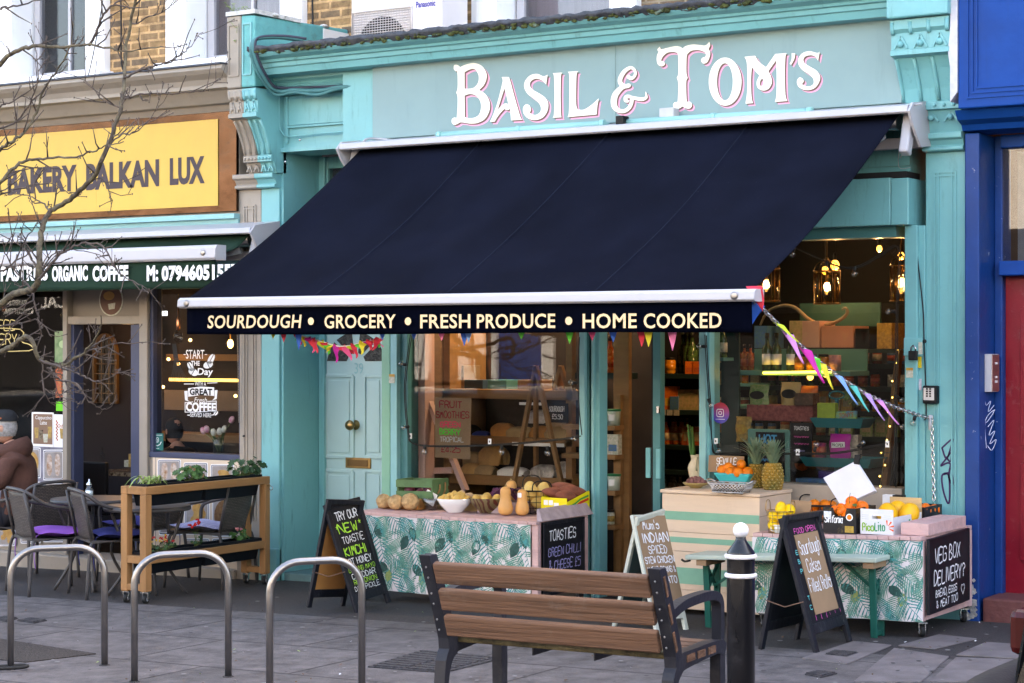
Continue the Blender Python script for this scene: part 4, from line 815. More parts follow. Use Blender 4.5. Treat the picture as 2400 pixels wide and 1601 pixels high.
# ---- plants
def leafmat(nm,c):return mt(nm,c,.5,var=.45,vs=30)
mLeafG=leafmat('geranium_leaf',(.045,.11,.025));mLeafD=leafmat('dark_leaf',(.022,.06,.018));mLeafS=leafmat('spider_plant_leaf',(.26,.36,.10));mStem=leafmat('plant_stem',(.10,.14,.04))
def leaf(b,c,n,r,lobes=7,cup=.3):
 n=n.normalized();a,d=frame(n);vv=[c];k=14
 for i in range(k):t=2*pi*i/k;rr=r*(.82+.18*cos(lobes*t));vv.append(c+a*rr*cos(t)+d*rr*sin(t)+n*cup*r*(.5+.25*cos(3*t)))
 b.add(vv,[(0,1+i,1+(i+1)%k)for i in range(k)])
def bushy(nm,label,c,rx,ry,h,nleaf,r,mleaf,rg,flowers=None,lean=(0,0)):
 t=thing(nm,label,'plant',c);b=M();s=M();fl=M()
 for i in range(nleaf):
  a=rg.uniform(0,2*pi);q=sqrt(rg.random());z=h*rg.uniform(.2,1)*(1-.35*q);p=V(c)+V((rx*q*cos(a)+lean[0]*z,ry*q*sin(a)+lean[1]*z,z))
  leaf(b,p,V((cos(a)*q+rg.uniform(-.4,.4)+.2,sin(a)*q+rg.uniform(-.4,.4)-.4,.9)),r*rg.uniform(.6,1.15));s.tube([V(c)+V((0,rg.uniform(-ry,ry)*.4,0)),V(c).lerp(p,.6)+V((0,0,z*.2)),p],.0022,4)
 b.build('foliage',mleaf,t);s.build('stem',mStem,t)
 if flowers:
  for k,(mm,n,fr)in enumerate(flowers):
   fl=M()
   for i in range(n):
    a=rg.uniform(0,2*pi);q=rg.uniform(.1,1);p=V(c)+V((rx*q*cos(a),ry*q*sin(a),h*rg.uniform(.7,1.25)))
    for j in range(5):fl.ball(p+V((rg.uniform(-1,1),rg.uniform(-1,1),rg.uniform(-.7,.7)))*fr,fr*.7,6,(1,1,.7),.2)
   fl.build('flower',mm,t)
 return t
rg=random.Random(5);mxp=(px0+px1)/2
bushy('geranium','broad leaved geranium in the middle of the upper trough',(mxp,-.86,zt),.075,.13,.10,34,.032,mLeafG,rg)
bushy('geranium','tall straggling geranium at the wall end of the upper trough',(mxp+.01,-.36,zt),.08,.16,.15,44,.030,mLeafD,rg,lean=(.1,.5))
bushy('bedding_plant','red and yellow flowering plant at the front of the lower trough',(mxp+.04,-1.16,.30),.06,.13,.085,30,.016,mLeafD,rg,[(mt('red_petal',(.5,.01,.015),.5),7,.008),(mt('yellow_petal',(.75,.45,.02),.5),5,.007)])
bushy('bedding_plant','red flowered plant with bare stems in the middle of the lower trough',(mxp+.05,-.87,.30),.03,.05,.15,10,.015,mLeafD,rg,[(mt('scarlet_petal',(.6,.015,.01),.5),5,.011)])
bushy('bedding_plant','small pink flowered plant at the wall end of the lower trough',(mxp+.03,-.42,.30),.05,.08,.085,22,.022,mLeafG,rg,[(mt('pink_petal',(.65,.25,.28),.5),5,.009)])
sp=thing('spider_plant','pale striped spider plant trailing over the front of the upper trough','plant',(mxp,-1.24,zt));b=M()
for i in range(26):
 a=rg.uniform(0,2*pi);L=rg.uniform(.07,.16);p0=V((mxp+rg.uniform(-.03,.03),-1.24+rg.uniform(-.05,.05),zt));d=V((cos(a)*.7,sin(a),0));pp=[p0,p0+d*L*.4+V((0,0,L*.38)),p0+d*L*.8+V((0,0,L*.30)),p0+d*L*1.15+V((0,0,-L*.05))]
 sd_=d.cross(V((0,0,1))).normalized();pp=path3(pp,3);vv=[]
 for k,p in enumerate(pp):w_=.006*sin(pi*min(.97,(k+.6)/len(pp)))+.0008;vv+=[p-sd_*w_,p+sd_*w_]
 b.add(vv,[(2*k,2*k+1,2*k+3,2*k+2)for k in range(len(pp)-1)])
b.build('foliage',mLeafS,sp)
# ================================================================ cafe furniture
mRat=None
def wovenmat():
 m,nt,bs,L=nodes('brown_woven_rattan');N=nt.nodes.new;tc=N('ShaderNodeTexCoord');sp_=N('ShaderNodeSeparateXYZ');L(tc.outputs['Object'],sp_.inputs[0]);cb=N('ShaderNodeCombineXYZ');L(sp_.outputs[1],cb.inputs[0]);L(sp_.outputs[2],cb.inputs[1])
 t=N('ShaderNodeTexBrick');L(cb.outputs[0],t.inputs[0]);t.inputs['Scale'].default_value=1;t.inputs['Brick Width'].default_value=.028;t.inputs['Row Height'].default_value=.0105;t.inputs['Mortar Size'].default_value=.0022;t.inputs['Mortar Smooth'].default_value=.6
 t.inputs['Color1'].default_value=(.15,.12,.105,1);t.inputs['Color2'].default_value=(.10,.08,.07,1);t.inputs['Mortar'].default_value=(.006,.005,.005,1);L(t.outputs[0],bs.inputs['Base Color']);bs.inputs['Roughness'].default_value=.5
 iv=N('ShaderNodeMath');iv.operation='MULTIPLY';iv.inputs[1].default_value=-1;L(t.outputs['Fac'],iv.inputs[0]);bp=N('ShaderNodeBump');bp.inputs['Strength'].default_value=1;bp.inputs['Distance'].default_value=.006;L(iv.outputs[0],bp.inputs['Height']);L(bp.outputs[0],bs.inputs['Normal']);return m
mRat=wovenmat();mTubeG=mt('dark_grey_tube',(.06,.055,.055),.4,var=.15)
def chair(loc,rz,label):
 t=thing('cafe_chair',label,'chair',loc,rz,'woven cafe chairs',world=False);hw=.20
 b=M();b.grid(lambda u,v:V((-.18-.06*v-.03*cos((u-.5)*2.4)+.03,-hw*(1-.0*v)*.88+2*hw*.88*u,.37+.30*v)),10,10)
 o=b.build('backrest',mRat,t);s_=o.modifiers.new('s','SOLIDIFY');s_.thickness=.008
 b=M();b.grid(lambda u,v:V((-.17+.36*u,-hw*.9+2*hw*.9*v,.37-.012*sin(pi*u)*sin(pi*v))),8,8);o=b.build('seat',mRat,t);s_=o.modifiers.new('s','SOLIDIFY');s_.thickness=.008
 b=M()
 b.tube(path3([(.20,-hw,.36),(.20,-hw-.01,.50),(.12,-hw-.02,.545),(-.10,-hw-.01,.59),(-.21,-hw+.01,.66),(-.25,-hw*.6,.685),(-.262,0,.69),(-.25,hw*.6,.685),(-.21,hw-.01,.66),(-.10,hw+.01,.59),(.12,hw+.02,.545),(.20,hw+.01,.50),(.20,hw,.36)],5),.0125,8);b.build('arm_rail',mTubeG,t)
 b=M();b.tube([(-.18,-hw,.365),(.19,-hw,.365),(.19,hw,.365),(-.18,hw,.365)],.011,8,closed=True);b.build('seat_frame',mTubeG,t)
 for sx,sy in((1,1),(1,-1),(-1,1),(-1,-1)):
  b=M();b.tube(path3([(sx*.17,sy*hw*.9,.36),(sx*.20,sy*(hw+.005),.31),(sx*.225,sy*(hw+.02),.0)],4),.011,8);b.build('leg',mTubeG,t)
 for sy in(-1,1):b=M();b.tube([(-.18,sy*hw*.93,.36),(-.245,sy*hw*.93,.672)],.010,8);b.build('back_post',mTubeG,t)
 return t
ch0=chair((-1.01,-1.14,gz(-1.01)),radians(66),'woven chair with a violet cushion, nearest the left edge')
chs=[dup(ch0,(-.50,-1.10,gz(-.50)),radians(60),'woven chair with a dark blue cushion, in front of the round glass table'),dup(ch0,(-.26,-.42,gz(-.26)),radians(190),'woven chair with a lilac grid cushion, behind the planter trolley'),dup(ch0,(-.95,-.34,gz(-.95)),radians(185),'woven chair with a blue cushion on the wall side of the round glass table'),dup(ch0,(-1.74,-.60,gz(-1.74)),radians(176),'woven chair the man in the brown hoodie sits on')]
def cushion(loc,rz,m,label,hang=0.0):
 t=thing('seat_cushion',label,'cushion',loc,rz,world=False);b=M()
 def f_(u,v,s):x=(u-.5)*.37;y=(v-.5)*.37;e=(1-(2*u-1)**4)*(1-(2*v-1)**4);return V((x+.02,y,s*.022*e**.6+.008*sin(9*u+5*v)-hang*max(0,u-.75)*.35))
 b.grid(lambda u,v:f_(u,v,1),12,12);b.grid(lambda u,v:f_(1-u,v,-1),12,12);b.build('pad',m,t)
 b=M()
 for y in(-.15,.15):b.tube(path3([(-.15,y,.0),(-.19,y*1.15,-.03),(-.2,y*1.2,-.14),(-.19,y*1.2,-.22)],3),.003,4)
 b.build('tie',m,t)
 return t
cushion((-1.00,-1.12,gz(-1)+.40),radians(66),mt('violet_cotton',(.30,.10,.48),.85,var=.12,bump=.1,bs=300),'violet seat cushion on the woven chair nearest the left edge',.6)
cushion((-.49,-1.07,gz(-.5)+.40),radians(60),mt('dark_blue_cotton',(.03,.035,.16),.85,var=.15,bump=.1,bs=300),'dark blue seat cushion spilling off the chair in front of the table',1.1)
cushion((-.28,-.42,gz(-.26)+.405),radians(190),brickmat('lilac_grid_cotton',(.36,.35,.55),(.36,.35,.55),(.52,.52,.68),xz=False,bw=.05,bh=.05,ms=.003,off=0,bump=.1,var=.08),'lilac seat cushion with a white grid, on the chair behind the planter')
cushion((-.97,-.34,gz(-.95)+.40),radians(185),mt('royal_blue_cotton',(.035,.04,.20),.85,var=.15),'blue seat cushion on the chair at the wall side of the table')
def cafe_table(c,label):
 t=thing('cafe_table',label,'table',(c.x,c.y,gz(c.x)));z=c.z
 b=M();b.lathe([(.0,-.004),(.262,-.004),(.262,.004),(.0,.004)],(c.x,c.y,z),48);b.build('glass_top',mt('tinted_table_glass',(.07,.075,.08),.08,var=.1,spec=.8),t)
 b=M();b.lathe([(.264,-.022),(.276,-.022),(.28,-.010),(.276,.006),(.264,.006)],(c.x,c.y,z),48);b.build('rim',mTubeG,t)
 for k in range(4):a=pi/4+k*pi/2;b=M();b.tube(path3([(c.x+.23*cos(a),c.y+.23*sin(a),z-.02),(c.x+.17*cos(a),c.y+.17*sin(a),z-.2),(c.x+.12*cos(a),c.y+.12*sin(a),z-.36),(c.x+.25*cos(a),c.y+.25*sin(a),gz(c.x))],4),.0105,8);b.build('leg',mTubeG,t)
def Zp(px,py,z):r=ray(px,py);k=(z-CH)/r.z;return V((CX+r.x*k,CY+r.y*k,z))
tc1=Zp(218,1170,.575);cafe_table(tc1,'round glass topped table with a sugar pourer on it')
tc2=Zp(345,1187,.56);cafe_table(tc2,'second round glass table, mostly hidden behind the planter trolley')
sg_=Zp(209,1164,.58);st=thing('sugar_pourer','glass sugar pourer with a metal spout on the round table','sugar pourer',sg_)
b=M();b.lathe([(.026,0),(.028,.01),(.027,.05),(.018,.058),(.018,.075)],sg_,18);b.build('jar',glassmat('jar_glass',(.85,.9,.9),.1),st)
b=M();b.lathe([(.001,.004),(.024,.004),(.025,.038),(.001,.044)],sg_,14);b.build('sugar',mWhite,st)
b=M();b.lathe([(.019,.072),(.020,.085),(.008,.098),(.005,.118),(.004,.118)],sg_,14);b.build('spout',mChrome,st)
# ================================================================ palm print cloth
mClothP=mt('pale_pink_oilcloth',(.66,.60,.60),.55,var=.04,vs=3)
mLeafs=[mt('teal_leaf_print',(.035,.22,.22),.55,var=.5,vs=35),mt('bottle_green_leaf_print',(.020,.075,.065),.55,var=.4,vs=35),mt('soft_green_leaf_print',(.10,.26,.20),.55,var=.35,vs=35),mt('olive_leaf_print',(.26,.32,.10),.55,var=.3,vs=35)]
def palmcloth(name,fn,w,h,root,seed):
 rg=random.Random(seed);b=M();nu=60;b.grid(lambda u,v:fn(u*w,v*h,0),nu,10);cnt=[0]
 def stroke(pts,wd,mi):
  cnt[0]+=1;b.mi=mi;P=[]
  for p in pts:P.append((min(max(p[0],.001),w-.001),min(max(p[1],.001),h-.001)))
  if sum(1 for p,q in zip(P,pts)if p!=tuple(q))>len(pts)*.4:return
  b.rib(P,fn,wd,.0006+.00001*(cnt[0]%60))
 def frond(x,y,a,L,mi,nl=11,sw=.5,spread=1.15):
  d=(cos(a),sin(a));n=(-d[1],d[0]);mid=[(x+d[0]*L*t+n[0]*.12*L*t*t,y+d[1]*L*t+n[1]*.12*L*t*t)for t in(0,.25,.5,.75,1)]
  stroke(mid,[.004,.004,.0035,.003,.001],mi)
  for k in range(nl):
   t=.08+.9*k/nl;px=x+d[0]*L*t+n[0]*.12*L*t*t;py=y+d[1]*L*t+n[1]*.12*L*t*t;ll=L*sw*sin(pi*(.18+.78*t))*rg.uniform(.85,1.05)
   for s in(-1,1):
    aa=a+s*spread*(1-.45*t);e=(cos(aa),sin(aa));q=[(px,py),(px+e[0]*ll*.5+d[0]*ll*.08,py+e[1]*ll*.5+d[1]*ll*.08),(px+e[0]*ll+d[0]*ll*.30,py+e[1]*ll+d[1]*ll*.30)]
    stroke(q,[.004,L*.044,.0008],mi)
 def oval(x,y,a,L,mi):
  d=(cos(a),sin(a));n=(-d[1],d[0]);pts=[(x+d[0]*L*t,y+d[1]*L*t)for t in(0,.15,.35,.6,.85,1)]
  stroke(pts,[.002,L*.42,L*.60,L*.55,L*.26,.001],mi)
  for t in(.2,.38,.56,.74):
   for s in(-1,1):stroke([(x+d[0]*L*t,y+d[1]*L*t),(x+d[0]*L*(t+.12)+n[0]*s*L*.20,y+d[1]*L*(t+.12)+n[1]*s*L*.20)],[.0016,.0012],3)
 TW,THh=.262,.40;e=0
 for i in range(-1,int(w/TW)+2):
  for j in range(-1,int(h/THh)+2):
   ox,oy=i*TW+(seed%7)*.03,h-(j+1)*THh+.03
   for xx,yy,a,L,mi,k in((.045,.345,-72,.20,1,0),(.135,.365,-112,.19,3,0),(.215,.35,-60,.19,1,1),(.10,.27,-70,.09,2,2),(.225,.235,205,.19,3,0),(.03,.215,-120,.105,2,2),(.115,.175,-82,.21,1,1),(.20,.13,-55,.19,3,0),(.04,.11,245,.20,3,0),(.135,.055,-40,.10,2,2),(.235,.045,35,.18,1,1),(.17,.005,-100,.085,4,2)):
    aa=radians(a);xx-=cos(aa)*L*.5;yy-=sin(aa)*L*.5
    if k==0:frond(ox+xx,oy+yy,aa,L,mi,12,.62,1.0)
    elif k==1:frond(ox+xx,oy+yy,aa,L,mi,8,.52,1.25)
    else:oval(ox+xx,oy+yy,aa,L,mi)
 b.mi=0;return b.build(name,[mClothP]+mLeafs,root)
mPinkW=mt('pink_painted_planks',(.56,.36,.34),.6,var=.15,vs=9,bump=.2,bs=30,stretch=(.3,2,2),dirt=.4,dcol=(.20,.14,.12),dsc=9)
mPinkG=mt('worn_pink_grey_planks',(.40,.31,.32),.65,var=.2,vs=9,bump=.2,bs=30,stretch=(.3,2,2),dirt=.4,dcol=(.2,.17,.16),dsc=9)
# ---------------------------------------------------------------- left display table
T1=thing('display_table','display table in palm leaf cloth left of the shop door, heaped with vegetables','table',(1.82,-.42,gz(1.82)));x0,x1,y0,y1,z1=1.14,2.477,-.70,-.12,.577
b=M();n=22
for k in range(n):a=x0+(x1-x0)*k/n;b.box(a,a+(x1-x0)/n-.003,y0-.012,y1,z1-.02,z1-rnd.uniform(0,.002))
b.build('table_top',mPinkW,T1,bevel=.002)
for x in(x0,x1-.045):
 for y in(y0,y1-.045):b=M();b.box(x+.001,x+.044,y+.003,y+.044,.10,z1-.021);b.build('leg',mPinkW,T1,bevel=.003)
b=M();b.box(x0,x1-.046,y0+.004,y0+.02,z1-.06,z1-.021);b.box(x1-.03,x1-.001,y0+.05,y1-.05,.13,.19);b.build('apron',mPinkW,T1)
palmcloth('palm_cloth',lambda u,v,d:V((x0+.01+u,y0-.010-d-.009*sin(u*14+2*v)*(1-v)-.003*sin(u*41+5*v),.105+v)),x1-x0-.055,z1-.105-.02,T1,3)
for x in(x0+.03,x1-.03):
 for y in(y0+.05,y1-.05):caster(T1,x,y,gz(x),.026,1.0)
b=M();b.hexa([(x1-.02,y0+.02,z1-.005),(x1+.02,y0+.02,z1-.0),(x1+.02,y1+.03,z1+.0),(x1-.02,y1+.03,z1-.005)],[(x1-.045,y0+.06,z1+.065),(x1-.032,y0+.06,z1+.07),(x1-.032,y1+.02,z1+.075),(x1-.045,y1+.02,z1+.07)]);b.build('end_flap',mPinkG,T1,bevel=.002)
def chalkboard(label,O,U,w,h,rows,mF=mBoardF,fw=.018):
 t=thing('chalkboard',label,'chalkboard',V(O));f=panel(O,U,UZ)
 b=M();b.poly([(0,0),(w,0),(w,h),(0,h)],f,.0,.012);bd=b.build('board',mBoard,t)
 b=M()
 for a,c in(((0,fw/2),(w,fw/2)),((0,h-fw/2),(w,h-fw/2))):b.bar(f(*a,.008),f(*c,.008),fw,.018,f(0,0,1)-f(0,0,0))
 for a,c in(((fw/2,fw),(fw/2,h-fw)),((w-fw/2,fw),(w-fw/2,h-fw))):b.bar(f(*a,.008),f(*c,.008),fw,.018,f(0,0,1)-f(0,0,0))
 b.build('frame',mF,t,bevel=.002)
 for mm in sorted(set(r[6]for r in rows),key=lambda m:m.name):
  b=M()
  for tx,u,v,w_,h_,th,m_ in rows:
   if m_ is mm:hand(b,tx,lambda p,q,d:f(p,q,.0125+d),u*w,v*h,w_*w,h_*h*.8,th*.75,jit=.3,slant=.08)
  b.build('lettering',mm,bd)
 return t
mChalkB=mt('violet_chalk',(.35,.33,.62),.85,var=.2,vs=60)
chalkboard('black chalkboard for toasties hung on the right end of the left display table',(x1+.006,y0+.03,.14),(0,1,0),.47,.43,[('TOASTIES',.14,.74,.64,.17,.009,mChalkW),('GREEN CHILLI',.12,.53,.78,.14,.007,mChalkB),('& CHEESE £5',.14,.34,.76,.15,.008,mChalkB),('KIMCHI HONEY',.2,.22,.7,.05,.004,mChalkG)])
# ---------------------------------------------------------------- produce builders
def pz(px,py,z):return Zp(px,py,z)
def item(nm,label,cat,b,m,pos=None,group=None,sub=1):
 o=b.build(nm,m);tag(o,label,cat,group)
 if sub:s_=o.modifiers.new('s','SUBSURF');s_.levels=1;s_.render_levels=1
 return o
def scatter(proto,pts,rg,sc=(.9,1.1),label=None):
 out=[]
 for k,p in enumerate(pts):
  o=proto if k==0 else proto.copy()
  if k:COL.objects.link(o)
  o.location=p;o.rotation_euler=(rg.uniform(-3,3),rg.uniform(-3,3),rg.uniform(-3,3))if not proto.get('_up')else(rg.uniform(-.1,.1),rg.uniform(-.1,.1),rg.uniform(-3,3));s_=rg.uniform(*sc);o.scale=(s_,s_,s_);out.append(o)
 return out
def fruit(nm,label,cat,group,r,m,pts,rg,sc3=(1,1,1),jit=.03,sc=(.93,1.07),calyx=None):
 b=M();b.ball((0,0,0),r,14,sc3,jit)
 if calyx:b.mi=1;b.ball((0,0,r*.97),r*.13,6,(1,1,.5))
 o=item(nm,label,cat,b,[m,calyx]if calyx else m,group=group);o.location=(0,0,0)
 c=V((0,0,0));me=o.data
 for v in me.vertices:v.co.z-=r*sc3[2]
 return scatter(o,pts,rg,sc)
mOrange=mt('orange_peel',(.80,.20,.008),.42,var=.12,vs=8,bump=.25,bs=220,sss=.1);mClem=mt('clementine_peel',(.82,.16,.006),.4,var=.12,vs=8,bump=.25,bs=220,sss=.1);mCalyx=mt('green_calyx',(.06,.12,.03),.7)
mLemon=mt('lemon_peel',(.85,.55,.01),.4,var=.1,vs=8,bump=.25,bs=220);mPotato=mt('potato_skin',(.60,.38,.10),.6,var=.2,vs=14,dirt=.2,dcol=(.2,.1,.03),dsc=30)
mSweet=mt('sweet_potato_skin',(.24,.075,.045),.7,var=.35,vs=12,bump=.25,bs=60);mSquash=mt('butternut_skin',(.66,.34,.11),.4,var=.12,vs=6,dirt=.15,dcol=(.35,.2,.07),dsc=20)
mCeler=mt('celeriac_skin',(.50,.32,.15),.85,var=.45,vs=16,bump=1.0,bs=34,dirt=.6,dcol=(.14,.08,.04),dsc=22);mPurple=mt('red_onion_skin',(.10,.012,.04),.35,var=.4,vs=8)
mKraft=mt('pale_crate_wood',(.52,.36,.18),.7,var=.2,vs=8,stretch=(.4,2,3));mGreenCr=mt('green_stained_crate',(.085,.16,.065),.65,var=.25,vs=8,bump=.15)
rg=random.Random(21);zt1=.5785
# wooden tray and green onion crate
A=pz(818,1196,zt1);tr0=thing('wooden_tray','shallow raw wood tray under the green onion crate','tray',(1.27,-.30,zt1));b=M();tx0,tx1,ty0,ty1=1.15,1.46,-.46,-.14
b.box(tx0,tx1,ty0,ty0+.012,zt1,zt1+.065);b.box(tx0,tx1,ty1-.012,ty1,zt1,zt1+.065);b.box(tx0,tx0+.012,ty0+.012,ty1-.012,zt1,zt1+.065);b.box(tx1-.012,tx1,ty0+.012,ty1-.012,zt1,zt1+.065);b.build('side',mPly,tr0,bevel=.002)
b=M();b.box(tx0+.012,tx1-.012,ty0+.012,ty1-.012,zt1,zt1+.01);b.build('base',mPly,tr0)
def slatcrate(nm,label,c,w,d,h,m,rz,tilt,ns=2,group=None,gap=.5):
 t=thing(nm,label,'crate',c,rz,group,world=False);t.rotation_euler=(tilt[0],tilt[1],rz)
 b=M();sh=h/(ns+gap*(ns-1))
 for k in range(ns):
  z=k*sh*(1+gap)
  for y in(-d/2,d/2-.008):b.box(-w/2,w/2,y,y+.008,z,z+sh)
 b.build('side_slats',m,t,bevel=.001)
 for x in(-w/2+.001,w/2-.013):b=M();b.box(x,x+.012,-d/2+.0085,d/2-.0085,0,h+.004);b.build('end_panel',m,t,bevel=.001)
 b=M();b.box(-w/2+.012,w/2-.012,-d/2+.009,d/2-.009,.001,.008);b.build('base',m,t)
 return t
gc=V((1.40,-.33,zt1+.068));cr=slatcrate('onion_crate','green slatted crate of red onions at the left of the vegetable display',gc,.27,.19,.115,mGreenCr,radians(2),(.0,-.02))
b=M();b.tube(path3([(.136,-.035,.03),(.15,-.035,.05),(.15,-.03,.085)],3),.005,6);b.tube(path3([(.136,.03,.02),(.15,.03,.05),(.148,.035,.095)],3),.005,6);b.build('rope_handle',mt('rope',(.30,.17,.07),.8),cr)
fruit('red_onion','red onion lying inside the green slatted crate','onion','red onions in the green crate',.036,mPurple,[gc+V(p)for p in((-.07,-.04,.045),(-.06,.03,.055),(.02,-.05,.03),(.07,-.04,.035),(.0,.04,.04),(.07,.04,.04))],rg,(1,1,.9))
for(px,py,r,lab)in((893,1193,.049,'celeriac root left behind the other two, beside the wooden tray'),(921,1196,.050,'celeriac root in the middle of the three'),(955,1197,.056,'largest celeriac root, right of the other two')):
 b=M();p=pz(px,py,zt1)+V((0,.03,0));b.ball((0,0,r),r,26,(1.05,1,.92),.045);o=item('celeriac',lab,'celeriac',b,mCeler,group='celeriac roots on the display');o.location=p
vc=V((1.66,-.22,zt1));vcr=slatcrate('veg_crate','pale thin wood crate behind the bowls of potatoes',vc,.34,.20,.085,mKraft,radians(-6),(0,0),1)
fruit('sweetheart_beet','dark purple beetroot in the pale wood crate','beetroot','beetroots in the pale crate',.028,mt('beetroot_skin',(.05,.008,.022),.6,var=.4),[vc+V((-.1+.05*k,.02*(k%3)-.02,.045))for k in range(5)],rg)
gb=pz(998,1197,zt1)+V((0,.06,0));t=thing('glass_bowl','clear glass bowl with a blank white card leaning in it','bowl',gb);b=M();b.lathe([(.022,0),(.03,.004),(.062,.075),(.064,.075),(.033,.0),(.022,-.001)],gb,20);b.build('bowl',glassmat('thick_glass',(.85,.9,.92),.12),t)
b=M();b.obox(gb+V((-.005,-.005,.075)),(.075,.003,.09),Euler((.4,.5,.3)).to_matrix());tag(b.build('price_card',mWhite),'blank white card leaning in the clear glass bowl','card')
def bowl(label,c,r,h,m,nm='bowl',rim=None):
 t=thing(nm,label,'bowl',c);b=M();b.lathe([(.0,.0),(r*.42,0),(r*.45,.006),(r*.8,h*.55),(r,h),(r*.985,h+.004),(r*.95,h),(r*.72,h*.5),(.0,.012)],c,36);b.build('shell',m,t);return t
wb=pz(1047,1203,zt1)+V((0,.085,0));bowl('white china bowl of small yellow potatoes',wb,.112,.082,mt('white_glazed_china',(.80,.80,.80),.12,var=.02,coat=.5))
pts=[wb+V((.085*sqrt(k/22)*cos(k*2.4),.085*sqrt(k/22)*sin(k*2.4),.075+.03*(1-k/22)+rg.uniform(-.004,.006)))for k in range(22)]
fruit('potato','small yellow potato heaped in the white bowl','potato','potatoes in the white bowl',.019,mPotato,pts,rg,(1.2,1,.95),.06,(.8,1.35))
def patmat():
 m,nt,bs,L=nodes('patterned_glaze');N=nt.nodes.new;tc=N('ShaderNodeTexCoord');wv=N('ShaderNodeTexWave');wv.inputs['Scale'].default_value=9;wv.inputs['Distortion'].default_value=9;wv.inputs['Detail'].default_value=2;L(tc.outputs['Object'],wv.inputs[0])
 cr_=N('ShaderNodeValToRGB');cr_.color_ramp.elements[0].color=(.08,.015,.01,1);cr_.color_ramp.elements[1].color=(.16,.13,.06,1);cr_.color_ramp.elements[0].position=.25;cr_.color_ramp.elements[1].position=.4;L(wv.outputs[0],cr_.inputs[0]);L(cr_.outputs[0],bs.inputs[0]);bs.inputs['Roughness'].default_value=.35;return m
pb=pz(1125,1204,zt1)+V((0,.09,0));bowl('brown and rust patterned bowl of large potatoes',pb,.122,.088,patmat())
fruit('potato','large pale potato heaped in the patterned bowl','potato','potatoes in the patterned bowl',.034,mPotato,[pb+V(p)for p in((-.06,-.05,.075),(.03,-.07,.078),(.07,-.02,.078),(-.03,.03,.082),(.04,.05,.08),(-.08,.02,.07),(0,-.02,.088))],rg,(1.25,1,.85),.05)
b=M();p0=Q(1090,1162,-.32)
for k in range(9):b.ball(p0+V((rg.uniform(-.055,.055),rg.uniform(-.02,.02),rg.uniform(-.02,.022))),rg.uniform(.014,.024),8,(1.4,1,.9),.12)
item('ginger_root','knobbly ginger root behind the white bowl','ginger',b,mt('ginger_skin',(.55,.36,.20),.75,var=.25,vs=20))
b=M();rr2=random.Random(8);p0=V((2.0,-.30,zt1+.10))
for k in range(60):
 p=p0+V((rr2.uniform(-.12,.12),rr2.uniform(-.06,.06),rr2.uniform(-.03,.045)));leaf(b,p,V((rr2.uniform(-1,1),rr2.uniform(-1,0),1)),rr2.uniform(.015,.03),5)
tag(b.build('purple_sprouts',mt('purple_leaves',(.075,.014,.05),.6,var=.5,vs=30)),'heap of dark purple sprouting leaves behind the patterned bowl','vegetables',kind='stuff')
pcr=slatcrate('veg_crate','low pinkish crate holding the purple sprouts',V((2.0,-.30,zt1)),.30,.18,.07,mPinkG,radians(4),(0,0),1)
def wirebasket(nm,label,c,r0,r1,h,m,nv=18,nr=4,wr=.0022,rimr=.005,handles=(),sx=1,sy=1,bot=True):
 t=thing(nm,label,'basket',c);b=M();c=V(c)
 for k in range(nv):a=2*pi*k/nv;b.tube([c+V((r0*cos(a)*sx,r0*sin(a)*sy,0)),c+V((r1*cos(a)*sx,r1*sin(a)*sy,h))],wr,4)
 for j in range(nr):q=j/nr;r=r0+(r1-r0)*q;b.tube([c+V((r*cos(a)*sx,r*sin(a)*sy,h*q))for a in[2*pi*k/24 for k in range(24)]],wr,4,closed=True)
 for k in range(5):x=(k-2)*r0*.4;b.tube([c+V((x*sx,-r0*.8*sy,.001)),c+V((x*sx,r0*.8*sy,.001))],wr,4)
 b.build('wire_mesh',m,t)
 b=M();b.tube([c+V((r1*cos(a)*sx,r1*sin(a)*sy,h))for a in[2*pi*k/32 for k in range(32)]],rimr,6,closed=True,flat=1.0);b.build('rim',m,t)
 for ang,hh_,ww in handles:
  o=c+V((r1*cos(ang)*sx,r1*sin(ang)*sy,h));tn=V((-sin(ang),cos(ang),0));b=M();b.tube(path3([o-tn*ww,o-tn*ww*.9+V((0,0,hh_*.7)),o-tn*ww*.4+V((0,0,hh_)),o+tn*ww*.4+V((0,0,hh_)),o+tn*ww*.9+V((0,0,hh_*.7)),o+tn*ww],4),wr*1.7,6);b.build('handle',m,t)
 return t
bk=V((2.16,-.20,zt1));wirebasket('wire_basket','black wire basket of yellow squashes behind the butternuts',bk,.10,.135,.14,mBlackM,handles=((pi*.75,.075,.06),(-pi*.25,.06,.06)))
fruit('squash','pale yellow squash in the black wire basket','squash','squashes in the black wire basket',.048,mt('yellow_squash',(.72,.50,.16),.45,var=.1),[bk+V(p)+V((0,0,.035))for p in((-.05,-.04,.03),(.05,-.05,.03),(0,.06,.03),(-.05,.0,.10),(.05,-.01,.10),(.0,-.07,.09))],rg,(1.15,1,.8))
